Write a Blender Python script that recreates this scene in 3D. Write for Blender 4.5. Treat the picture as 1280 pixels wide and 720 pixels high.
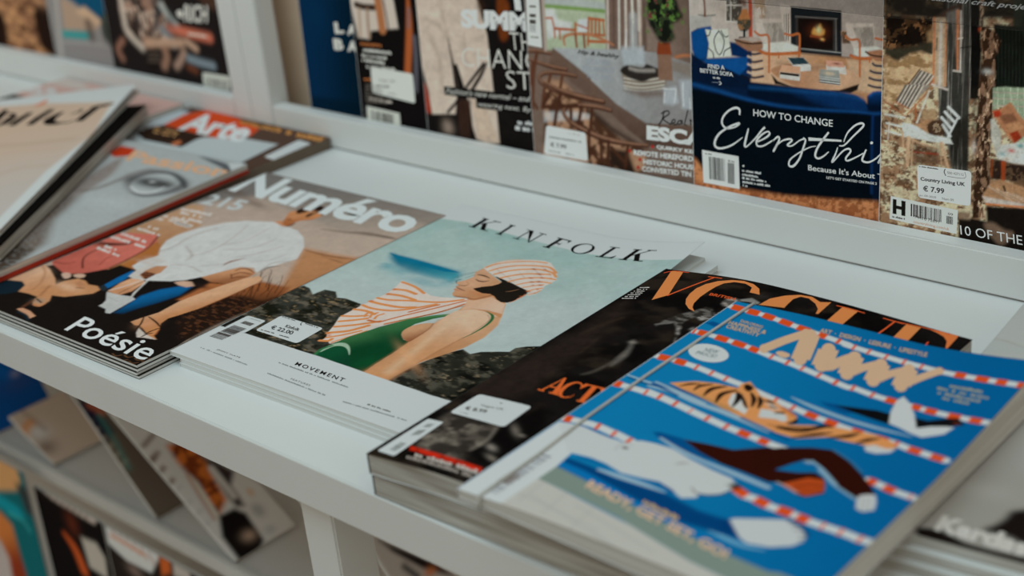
import bpy, bmesh, math, random
import numpy as np
from mathutils import Matrix, Vector
from mathutils.geometry import tessellate_polygon

scene = bpy.context.scene
for o in list(bpy.data.objects): bpy.data.objects.remove(o)

# ---------------------------------------------------------------- camera
cam_data = bpy.data.cameras.new('camera')
cam_data.sensor_width = 36.0
cam_data.lens = 36.0 * 1888.45 / 1280.0
cam = bpy.data.objects.new('camera', cam_data)
scene.collection.objects.link(cam)
cam.location = (0.61227, -0.45461, 0.44120)
cam.rotation_euler = (1.151237, 0.099535, 0.739353)
cam_data.clip_start = .05
cam_data.dof.use_dof = True
cam_data.dof.focus_distance = 1.005
cam_data.dof.aperture_fstop = 4.5
scene.camera = cam

# ---------------------------------------------------------------- light
world = bpy.data.worlds.new('shop'); scene.world = world
world.use_nodes = True
wb = world.node_tree.nodes['Background']
wb.inputs[0].default_value = (1.0, .91, .75, 1); wb.inputs[1].default_value = .44
def panel_lamp(name, loc, size, power, colour, aim):
    d = bpy.data.lights.new(name, 'AREA'); d.shape = 'RECTANGLE'
    d.size, d.size_y = size; d.energy = power; d.color = colour
    o = bpy.data.objects.new(name, d); scene.collection.objects.link(o)
    o.location = loc
    o.rotation_euler = (Vector(aim) - Vector(loc)).to_track_quat('-Z', 'Y').to_euler()
    return o
panel_lamp('ceiling_lamp', (-.2, -.7, 2.0), (2.6, 1.6), 23.5, (.56, .86, 1.0), (-.2, .2, 0))
vs = scene.view_settings
scene.display_settings.display_device = 'sRGB'
vs.view_transform = 'Standard'; vs.look = 'None'; vs.gamma = 1.0; vs.exposure = 0.0
vs.use_curve_mapping = False

# ---------------------------------------------------------------- helpers
col = scene.collection
def link(name, me, mat, parent=None):
    o = bpy.data.objects.new(name, me); col.objects.link(o)
    if mat is not None and not me.materials: me.materials.append(mat)
    o.parent = parent
    return o
def tag(o, label, cat, group=None, kind=None):
    o['label'] = label; o['category'] = cat
    if group: o['group'] = group
    if kind: o['kind'] = kind
    return o
def empty(name, matrix):
    o = bpy.data.objects.new(name, None); col.objects.link(o)
    o.empty_display_size = .02
    o.matrix_world = matrix
    return o
def lin(c):
    if isinstance(c, str): c = [int(c[i:i + 2], 16) / 255 for i in (0, 2, 4)]
    c = np.asarray(c, float)
    return np.where(c <= .04045, c / 12.92, ((c + .055) / 1.055) ** 2.4)
def material(name, colour, rough=.5, spec=.3, noise=None, bump=0, scale=(60, 60, 60)):
    m = bpy.data.materials.new(name); m.use_nodes = True
    nt = m.node_tree; b = nt.nodes['Principled BSDF']
    b.inputs['Roughness'].default_value = rough
    b.inputs['Specular IOR Level'].default_value = spec
    b.inputs['Base Color'].default_value = (*colour, 1)
    if noise is not None:
        tc = nt.nodes.new('ShaderNodeTexCoord'); mp = nt.nodes.new('ShaderNodeMapping')
        mp.inputs['Scale'].default_value = scale
        tn = nt.nodes.new('ShaderNodeTexNoise'); tn.inputs['Scale'].default_value = 1; tn.inputs['Detail'].default_value = 5
        cr = nt.nodes.new('ShaderNodeValToRGB')
        cr.color_ramp.elements[0].position = .32; cr.color_ramp.elements[1].position = .68
        cr.color_ramp.elements[0].color = (*noise, 1); cr.color_ramp.elements[1].color = (*colour, 1)
        nt.links.new(tc.outputs['Object'], mp.inputs[0]); nt.links.new(mp.outputs[0], tn.inputs['Vector'])
        nt.links.new(tn.outputs[0], cr.inputs[0]); nt.links.new(cr.outputs[0], b.inputs['Base Color'])
        if bump:
            bp = nt.nodes.new('ShaderNodeBump'); bp.inputs['Strength'].default_value = bump; bp.inputs['Distance'].default_value = .0005
            nt.links.new(tn.outputs[0], bp.inputs['Height']); nt.links.new(bp.outputs[0], b.inputs['Normal'])
    return m
def print_material(name, rough, spec):
    m = bpy.data.materials.new(name); m.use_nodes = True
    nt = m.node_tree; b = nt.nodes['Principled BSDF']
    a = nt.nodes.new('ShaderNodeAttribute'); a.attribute_name = 'ink'
    tc = nt.nodes.new('ShaderNodeTexCoord'); tn = nt.nodes.new('ShaderNodeTexNoise')
    tn.inputs['Scale'].default_value = 900; tn.inputs['Detail'].default_value = 2
    mx = nt.nodes.new('ShaderNodeMix'); mx.data_type = 'RGBA'; mx.blend_type = 'OVERLAY'; mx.inputs[0].default_value = .05
    nt.links.new(tc.outputs['Object'], tn.inputs['Vector'])
    nt.links.new(a.outputs['Color'], mx.inputs[6]); nt.links.new(tn.outputs[1], mx.inputs[7])
    nt.links.new(mx.outputs[2], b.inputs['Base Color'])
    b.inputs['Roughness'].default_value = rough; b.inputs['Specular IOR Level'].default_value = spec
    return m
M_COVER = print_material('printed_cover', .6, .01)
M_INK = print_material('printed_ink', .6, .01)
M_WHITE = material('white_laminate', (.80, .80, .785), .45, .3, (.775, .775, .76), 0, (9, 9, 9))
M_EDGE = material('white_edge_band', (.76, .755, .735), .5, .25, (.735, .73, .71), .03, (14, 14, 14))
M_BACK = material('back_board', (.72, .55, .41), .7, .2, (.66, .5, .37), 0, (10, 10, 30))
M_PAGES = material('page_edges', (.76, .75, .72), .8, .1, (.46, .42, .37), .3, (6, 6, 900))
M_PAGES_GREY = material('grey_page_edges', (.64, .63, .59), .8, .1, (.27, .23, .19), .3, (10, 10, 520))
M_PAGES_BROWN = material('brown_page_edges', (.30, .23, .17), .8, .1, (.13, .095, .07), .3, (5, 5, 1700))
M_PAGES_FINE = material('white_page_edges', (.80, .81, .80), .8, .1, (.64, .65, .63), .3, (5, 5, 2200))
M_PLAIN = material('plain_cover', (.78, .785, .775), .45, .25)
M_DARKCOVER = material('black_cover', (.02, .018, .016), .4, .25)
M_RED = material('red_cover', (.42, .035, .015), .45, .25)
M_FLOOR = material('grey_floor', (.30, .28, .26), .5, .3, (.24, .22, .2), 0, (5, 5, 5))
M_WALL = material('warm_wall', (.55, .48, .42), .8, .2, (.5, .44, .38), 0, (3, 3, 3))
M_CORD = material('elastic_cord', (.62, .60, .56), .6, .2, (.5, .48, .44), .2, (900, 900, 900))
M_CLEAR = bpy.data.materials.new('clear_acrylic'); M_CLEAR.use_nodes = True
_b = M_CLEAR.node_tree.nodes['Principled BSDF']
_b.inputs['Transmission Weight'].default_value = 1; _b.inputs['Roughness'].default_value = .03; _b.inputs['IOR'].default_value = 1.3

def mesh(name, verts, faces):
    me = bpy.data.meshes.new(name); me.from_pydata([tuple(v) for v in verts], [], faces); me.update()
    return me
def box(name, x0, x1, y0, y1, z0, z1, mat, parent=None, bev=.0015):
    bm = bmesh.new(); bmesh.ops.create_cube(bm, size=1)
    for v in bm.verts:
        v.co = ((x0 + x1) / 2 + v.co.x * (x1 - x0), (y0 + y1) / 2 + v.co.y * (y1 - y0), (z0 + z1) / 2 + v.co.z * (z1 - z0))
    if bev:
        bmesh.ops.bevel(bm, geom=list(bm.edges), offset=bev, segments=2, affect='EDGES', clamp_overlap=True)
    me = bpy.data.meshes.new(name); bm.to_mesh(me); bm.free()
    return link(name, me, mat, parent)

# ---------------------------------------------------------------- frames of the magazines
# where every printed magazine lies or stands, in metres:
# x, y, z of the lower left corner of its back cover, turn about z, tilt about its lower edge, roll in its own plane,
# width, height, thickness, lifts of the cover (amount, kind, shape), vertex pitch of the printed cover
FR = {
 'bather':  (-.21119, .03835, .0066, .0358, 0, 0, .235, .2985, .0032, [(.0120, 'uv', .62, 1.6, .45, 1.5)], .00062),
 'poem':    (-.43437, .00879, .0078, .0139, 0, 0, .222, .300, .0026, [], .0008),
 'fashion': (.0325, .0, .0137, .0273, 0, 0, .220, .285, .0131, [(.0055, 'hump', .36)], .0009),
 'swim':    (.1152, -.0107, .0326, .0237, 0, 0, .197, .257, .0054, [(.0085, 'uv', .62, 1.5, .5, 1.3), (.0018, 'hump', .3)], .0006),
 'grey':    (.2735, .0985, .0130, .118, 0, 0, .200, .271, .0068, [], .0014),
 'eye':     (-.6469, .0042, .0145, .0703, 0, 0, .215, .280, .0052, [], .0011),
 'brown':   (-.6795, .103, .0074, 0, 0, 0, .2205, .299, .0037, [], .0012),
 'sand':    (-.659, -.0858, .0314, .675, 0, 0, .240, .390, .0040, [(.006, 'uv', .3, 1.5, .3, 1.5)], .0016),
 'black':   (-.642, -.093, .0205, .644, 0, 0, .240, .370, .0105, [], .004),
 'pink':    (-.912, .112, .0040, 0, 0, 0, .225, .288, .0105, [], .0016),
 # standing in the back rack, right bay
 'navy':    (-.4985, .4174, .0010, .038, .0436, .00, .205, .285, .0025, [], .002),
 'dark':    (-.4255, .4174, .0010, .038, .0436, -.01, .205, .280, .0025, [], .0012),
 'style':   (-.3385, .4174, .0010, .038, .0436, .00, .212, .285, .0025, [], .0009),
 'chairs':  (-.2115, .4174, .0010, .030, .0436, .00, .220, .290, .0025, [], .0008),
 'sofa':    (-.0475, .4174, .0010, .024, .0436, .00, .225, .290, .0025, [], .0008),
 'garden':  (.1110, .4174, .0010, .020, .0436, .00, .215, .285, .0025, [], .0008),
 # left bay
 'bark':    (-1.115, .4174, .0010, .024, .0436, .00, .205, .285, .0025, [], .0022),
 'road':    (-.950, .4174, .0010, .024, .0436, .00, .205, .285, .0025, [], .0018),
 'rider':   (-.832, .4174, .0010, .028, .0436, .00, .205, .285, .0025, [], .0014),
 # leaflets slumped on the lower shelf, and magazines standing under its ledge
 'figure':  (-.428, .1885, -.3335, 1.5708, 1.00, 0, .073, .225, .0035, [], .0015),
 'stripes': (-.556, .1905, -.3335, 1.5708, .80, 0, .070, .200, .0035, [], .0018),
 'bluecard':(-.690, .262, -.3335, 1.5708, .60, 0, .070, .200, .0030, [], .003),
 'beige':   (-.742, .1905, -.3335, 1.5708, 1.15, 0, .068, .085, .0035, [], .002),
 'deepblue':(-.866, .1905, -.3335, 1.5708, .50, 0, .075, .200, .0035, [], .003),
 'pale':    (-.222, .1905, -.3335, 1.5708, .70, 0, .070, .190, .0035, [], .002),
 'redline': (-.150, .1905, -.3335, 1.5708, .70, 0, .070, .190, .0035, [], .002),
 'teal':    (-.952, .1540, -.6440, 0, .020, 0, .205, .318, .0040, [], .0025),
 'night':   (-.742, .1600, -.6440, 0, .020, 0, .128, .301, .0040, [], .0018),
 'boxed':   (-.611, .1600, -.6440, 0, .020, 0, .170, .300, .0040, [], .0018),
}
def lift(key, u, v):
    W, H = FR[key][6:8]
    d = 0 * u
    for a in FR[key][9]:
        if a[1] == 'uv':
            d = d + a[0] * np.clip((u / W - a[2]) / (1 - a[2]), 0, 1) ** a[3] * np.clip((v / H - a[4]) / (1 - a[4]), 0, 1) ** a[5]
        else:
            s = np.clip(u / W, 0, 1); m = a[2]
            t = np.where(s < m, s / m * .5, .5 + (s - m) / (1 - m) * .5)
            d = d + a[0] * np.sin(np.pi * t) ** 1.2
    return d

def frame_matrix(f):
    return (Matrix.Translation(f[:3]) @ Matrix.Rotation(f[3], 4, 'Z')
            @ Matrix.Rotation((math.pi / 2 - f[4]) if f[4] else 0, 4, 'X') @ Matrix.Rotation(f[5], 4, 'Z'))

# ---------------------------------------------------------------- the room and the rack
def structure(o):
    o['kind'] = 'structure'; return o
structure(box('floor', -4, 4, -3, 1.2, -.80, -.76, M_FLOOR, None, 0))
structure(box('wall_back', -4, 4, .62, .70, -.76, 2.3, M_WALL, None, 0))

D = .40257; LIP = .03107; LT = .0140
rack = empty('display_rack', Matrix.Translation((0, 0, -.76)))
tag(rack, 'white laminate magazine display rack with deep shelf and upright back rack', 'display rack')
def rpart(name, *a, mat=M_WHITE, bev=.0012):
    o = box(name, *a, mat, None, bev)
    o.parent = rack; o.matrix_parent_inverse = rack.matrix_world.inverted()
    return o
XL, XR = -1.9, .80
rpart('shelf_board', XL, XR, .0012, .46, -.0285, 0, bev=.0004)
rpart('front_edge_band', XL, XR, -.0006, .0012, -.02899, 0, mat=M_EDGE, bev=.0003)
rpart('back_panel', XL, XR, .446, .456, 0, .60, mat=M_BACK, bev=0)
# the lip in front of the standing magazines, one board per bay, between the uprights
PX = (-.6026, -.5734, -.5422)
rpart('back_lip', XL, PX[0] - .0004, D, D + LT, .0011, LIP)
rpart('back_lip', PX[2] + .0004, XR, D, D + LT, .0011, LIP)
rpart('upright', PX[0], PX[1] - .0003, D - .0006, D + .022, 0, .60)
rpart('upright', PX[1], PX[2], D - .0006, D + .022, 0, .60)
# below: two legs, lower shelf with its ledge, base
rpart('leg', -.0565, -.0265, .012, .042, -.76, -.0285)
rpart('leg', -1.45, -1.42, .012, .042, -.76, -.0285)
LZ = -.335
rpart('lower_shelf', XL, XR, .186, .46, LZ - .010, LZ)
rpart('lower_ledge', XL, XR, .178, .186, LZ - .010, LZ + .006)
rpart('lower_back', XL, XR, .446, .456, -.76, -.0285, mat=M_BACK, bev=0)
rpart('base_shelf', XL, XR, .06, .46, -.666, -.646)
rpart('base_lip', XL, XR, .052, .060, -.666, -.625)
strip = box('clear_strip', -.03, .42, .4075, .4090, .1790, .2350, M_CLEAR, None, .0003)
tag(strip, 'clear plastic strip across the top of the standing house magazines', 'plastic strip')

# ---------------------------------------------------------------- printing
rng = np.random.default_rng(7)
def vnoise(x, y, seed):
    r = np.random.default_rng(seed); g = r.random((64, 64))
    xi = np.floor(x).astype(int); yi = np.floor(y).astype(int); fx = x - xi; fy = y - yi
    fx = fx * fx * (3 - 2 * fx); fy = fy * fy * (3 - 2 * fy)
    a = g[xi % 64, yi % 64]; b = g[(xi + 1) % 64, yi % 64]; c = g[xi % 64, (yi + 1) % 64]; d = g[(xi + 1) % 64, (yi + 1) % 64]
    return (a * (1 - fx) + b * fx) * (1 - fy) + (c * (1 - fx) + d * fx) * fy
def fbm(x, y, seed):
    return (vnoise(x, y, seed) * .5 + vnoise(x * 2.1, y * 2.1, seed + 1) * .3 + vnoise(x * 4.3, y * 4.3, seed + 2) * .2)
def spline(p, closed, n=5):
    p = np.asarray(p, float); out = []
    N = len(p); rg = range(N) if closed else range(N - 1)
    for i in rg:
        g = (lambda k: p[k % N]) if closed else (lambda k: p[min(max(k, 0), N - 1)])
        a, b, c, d = g(i - 1), g(i), g(i + 1), g(i + 2)
        for t in np.arange(n) / n:
            out.append(.5 * (2 * b + (c - a) * t + (2 * a - 5 * b + 4 * c - d) * t * t + (3 * b - a - 3 * c + d) * t ** 3))
    if not closed: out.append(p[-1])
    return np.array(out)
def seg_dist(U, V, p, closed, width=None):
    best = np.full(U.shape, 1e9); n = len(p)
    for i in range(n if closed else n - 1):
        a = p[i]; b = p[(i + 1) % n]; d = b - a; L = d @ d + 1e-12
        t = np.clip(((U - a[0]) * d[0] + (V - a[1]) * d[1]) / L, 0, 1)
        q = np.hypot(U - a[0] - t * d[0], V - a[1] - t * d[1])
        if width is not None: q = q - (width[i] + t * (width[(i + 1) % n] - width[i])) / 2
        best = np.minimum(best, q)
    return best
def inside(U, V, p):
    r = np.zeros(U.shape, bool); n = len(p)
    for i in range(n):
        (x0, y0), (x1, y1) = p[i], p[(i + 1) % n]
        if y0 == y1: continue
        c = ((V >= y0) != (V >= y1)) & (U < x0 + (V - y0) * (x1 - x0) / (y1 - y0))
        r ^= c
    return r
def smooth(x): x = np.clip(x, 0, 1); return x * x * (3 - 2 * x)
def coverage(U, V, pts, soft, closed=True, width=None):
    cov = np.zeros(U.shape)
    m = soft + (max(width) if width is not None else 0)
    lo = pts.min(0) - m; hi = pts.max(0) + m
    k = (U >= lo[0]) & (U <= hi[0]) & (V >= lo[1]) & (V <= hi[1])
    if not k.any(): return cov
    u, v = U[k], V[k]
    d = seg_dist(u, v, pts, closed, width)
    if width is None: d = np.where(inside(u, v, pts), -d, d)
    cov[k] = smooth(.5 - d / (2 * soft))
    return cov
def mix(C, cov, c): return C + cov[..., None] * (c - C)

def paint(key, ops, U, V, ref):
    """colour of the printed sheet at U, V (millimetres on the cover)"""
    C = np.ones(U.shape + (3,)) * .8
    ink = lambda c: np.clip(lin(c) / ref, 0, .95)
    for o in ops:
        k = o[0]
        if k == 'fill': C[:] = ink(o[1])
        elif k == 'grad':
            _, a, b, c0, c1 = o
            a = np.array(a); d = np.array(b) - a
            t = smooth(((U - a[0]) * d[0] + (V - a[1]) * d[1]) / (d @ d))
            C = ink(c0) * (1 - t[..., None]) + ink(c1) * t[..., None]
        elif k == 'poly':
            _, pts, c, soft, sm, extra = o
            p = np.array(pts, float)
            if sm: p = spline(p, True, 4)
            cov = coverage(U, V, p, max(soft, .25))
            cc = np.ones(C.shape) * ink(c)
            if extra:
                if 'c2' in extra:
                    a = np.array(extra['a']); d = np.array(extra['b']) - a
                    t = smooth(((U - a[0]) * d[0] + (V - a[1]) * d[1]) / (d @ d))
                    cc = cc * (1 - t[..., None]) + ink(extra['c2']) * t[..., None]
                if 'mott' in extra:
                    for (c3, sc, th, seed, wd) in extra['mott']:
                        sx, sy = sc if isinstance(sc, (tuple, list)) else (sc, sc)
                        nn = smooth((fbm(U / sx + 9, V / sy + 9, seed) - th) / wd + .5)
                        cc = cc * (1 - nn[..., None]) + ink(c3) * nn[..., None]
                cov = cov * extra.get('alpha', 1)
            C = C + cov[..., None] * (cc - C)
        elif k == 'line':
            _, pts, w, c, soft, sm, alpha = o
            p = np.array(pts, float); w = np.array(w if isinstance(w, (list, tuple)) else [w] * len(p), float)
            if sm:
                q = spline(np.c_[p, w], False, 5); p, w = q[:, :2], np.maximum(q[:, 2], .05)
            C = mix(C, coverage(U, V, p, max(soft, .25), False, w) * alpha, ink(c))
        elif k == 'blob':
            _, (x, y), (rx, ry), ang, c, s = o
            ca, sa = math.cos(ang), math.sin(ang)
            a = ((U - x) * ca + (V - y) * sa) / rx; b = (-(U - x) * sa + (V - y) * ca) / ry
            C = mix(C, np.exp(-(a * a + b * b)) * s, ink(c))
        elif k == 'mott':
            _, c, sc, th, seed, wd, al = o
            nn = smooth((fbm(U / sc[0] + 5, V / sc[1] + 5, seed) - th) / wd + .5) * al
            C = mix(C, nn, ink(c))
        elif k == 'grain':
            _, amp, sc, seed = o
            n1 = fbm(U / sc + 3, V / sc + 3, seed) - .5; n2 = fbm(U / (sc * .3) + 7, V / (sc * .3) + 7, seed + 5) - .5
            C = C * np.exp(amp * (n1 * 1.6 + n2 * 1.2))[..., None]
    return np.clip(C, 0, .95)

# letters with serifs, in a box one wide and one high: filled loops, later loops are holes
def q(x0, y0, x1, y1, x2, y2, x3, y3): return [[(x0, y0), (x1, y1), (x2, y2), (x3, y3)]]
def bar(x0, x1, y0, y1): return q(x0, y0, x1, y0, x1, y1, x0, y1)
def diag(xb, xt, w, y0=0, y1=1): return q(xb, y0, xb + w, y0, xt + w, y1, xt, y1)
def arc(cx, cy, rx, ry, a0, a1, n=28): return [(cx + rx * math.cos(a0 + (a1 - a0) * i / n), cy + ry * math.sin(a0 + (a1 - a0) * i / n)) for i in range(n + 1)]
PI = math.pi
def serif_letter(ch, tk, th):
    """list of shapes; every shape is a list of loops"""
    s = []
    def S(*x): s.extend(x)
    sf = th
    if ch == 'K':
        S(bar(.12, .12 + tk, 0, 1), bar(0, .36, 0, sf), bar(0, .36, 1 - sf, 1), diag(.2, .76, th * 1.3, .38, 1), bar(.62, 1, 1 - sf, 1),
          q(.36, .52, .36 + tk * .9, .64, .88, 0, .88 - tk * 1.2, 0), bar(.62, 1.02, 0, sf))
    elif ch == 'I': S(bar(.5 - tk * 1.1, .5 + tk * 1.1, 0, 1), bar(0, 1, 0, sf), bar(0, 1, 1 - sf, 1))
    elif ch == 'N': S(bar(.16, .16 + th, 0, 1), bar(.80, .80 + th, 0, 1), q(.10, 1, .10 + tk * 1.15, 1, .83, 0, .80, 0), bar(0, .34, 0, sf), bar(.64, 1, 1 - sf, 1), bar(.0, .16, 1 - sf, 1))
    elif ch == 'F': S(bar(.2, .2 + tk * 1.2, 0, 1), bar(.04, .52, 0, sf), bar(.04, .95, 1 - sf, 1), bar(.3, .70, .5, .5 + sf), q(.92, .76, .96, .76, 1, 1, .8, 1), q(.68, .38, .71, .38, .71, .66, .68, .66))
    elif ch == 'E': S(bar(.2, .2 + tk * 1.2, 0, 1), bar(.04, .95, 0, sf), bar(.04, .95, 1 - sf, 1), bar(.3, .70, .5, .5 + sf), q(.92, .72, .96, .72, 1, 1, .55, 1), q(.68, .36, .71, .36, .71, .68, .68, .68), q(.55, 0, 1, 0, 1, .28, .95, .28))
    elif ch == 'L': S(bar(.2, .2 + tk * 1.2, 0, 1), bar(.02, .9, 0, sf), bar(.02, .56, 1 - sf, 1), q(.70, 0, .96, 0, 1, .26, .96, .26))
    elif ch == 'O': S([arc(.5, .5, .5, .52, 0, 2 * PI, 40)[:-1], arc(.5, .5, .5 - tk, .52 - th, 0, 2 * PI, 40)[:-1]])
    elif ch in 'CG':
        o = arc(.52, .5, .52, .52, .32 * PI, 1.70 * PI, 30); i = arc(.56, .5, .56 - tk * 1.1, .52 - th, .30 * PI, 1.72 * PI, 30)
        S([o + i[::-1]], q(.90, .66, .93, .66, .93, 1.0, .78, .88))
        if ch == 'G': S(bar(.78, .78 + tk * .9, 0.03, .42), bar(.62, 1.08, .42 - sf, .42))
        else: S(q(.84, .03, .90, .12, .93, .30, .90, .30))
    elif ch == 'V': S(q(.10, 1, .10 + tk * 1.3, 1, .60, 0, .50, 0), q(.84, 1, .84 + th * 1.2, 1, .56, 0, .53, .02), bar(0, .46, 1 - sf, 1), bar(.68, 1.05, 1 - sf, 1))
    elif ch == 'U':
        o = [(.12, 1), (.12, .34)] + arc(.47, .34, .35, .36, PI, 2 * PI, 20) + [(.82, 1)]
        i = [(.82 - th, 1), (.82 - th, .34)] + arc(.5, .34, .29 - 0, .31, 2 * PI, PI, 20)[1:] + [(.12 + tk * 1.25, .34), (.12 + tk * 1.25, 1)]
        S([o + i], bar(0, .50, 1 - sf, 1), bar(.64, 1.0, 1 - sf, 1))
    elif ch == 'A': S(q(.12, 0, .12 + th * 1.4, 0, .58, 1, .52, 1), q(.70, 0, .70 + tk * 1.4, 0, .60, 1, .50, 1), bar(.28, .74, .32, .32 + sf), bar(0, .32, 0, sf), bar(.56, 1.05, 0, sf))
    elif ch == 'T': S(bar(.5 - tk * .62, .5 + tk * .62, 0, 1), bar(0, 1, 1 - sf, 1), bar(.28, .72, 0, sf), q(0, .72, .04, .72, .25, 1, 0, 1), q(.96, .72, 1, .72, 1, 1, .75, 1))
    return s

class Layer:
    """flat print lying on a cover: loops in millimetres, gathered into one mesh per part"""
    def __init__(self): self.v = []; self.f = []; self.c = []
    def loops(self, loops, colour, z):
        ls = [[(float(a), float(b)) for a, b in l] for l in loops]
        tri = tessellate_polygon([[Vector((a, b, 0)) for a, b in l] for l in ls])
        base = len(self.v); flat = [p for l in ls for p in l]
        self.v += [(a, b, z) for a, b in flat]; self.c += [colour] * len(flat)
        for t in tri:
            t = list(t); a, b, c = (flat[i] for i in t)
            if (b[0] - a[0]) * (c[1] - a[1]) - (b[1] - a[1]) * (c[0] - a[0]) < 0: t = t[::-1]
            self.f.append([base + i for i in t])
    def tris(self, verts, faces, colour, z):
        base = len(self.v); self.v += [(a, b, z) for a, b in verts]; self.c += [colour] * len(verts)
        for f in faces:
            a, b, c = (verts[i] for i in f[:3])
            f = list(f)
            if (b[0] - a[0]) * (c[1] - a[1]) - (b[1] - a[1]) * (c[0] - a[0]) < 0: f = f[::-1]
            self.f.append([base + i for i in f])
def ribbon(p, w):
    p = np.asarray(p, float); t = np.gradient(p, axis=0); t /= np.linalg.norm(t, axis=1)[:, None] + 1e-9
    n = np.c_[-t[:, 1], t[:, 0]]; w = np.asarray(w, float)[:, None] / 2
    return np.r_[p + n * w, p - n * w], [[i, i + 1, len(p) + i + 1, len(p) + i] for i in range(len(p) - 1)]
def rounded(p, r=.12):
    out = []; n = len(p); p = np.asarray(p, float)
    m = min(np.linalg.norm(p[i] - p[i - 1]) for i in range(n)) * r
    for i in range(n):
        a = p[i] + (p[i - 1] - p[i]) / np.linalg.norm(p[i - 1] - p[i]) * m
        b = p[i] + (p[(i + 1) % n] - p[i]) / np.linalg.norm(p[(i + 1) % n] - p[i]) * m
        for t in (0, .25, .5, .75, 1): out.append((1 - t) ** 2 * a + 2 * t * (1 - t) * p[i] + t * t * b)
    return out

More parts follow.
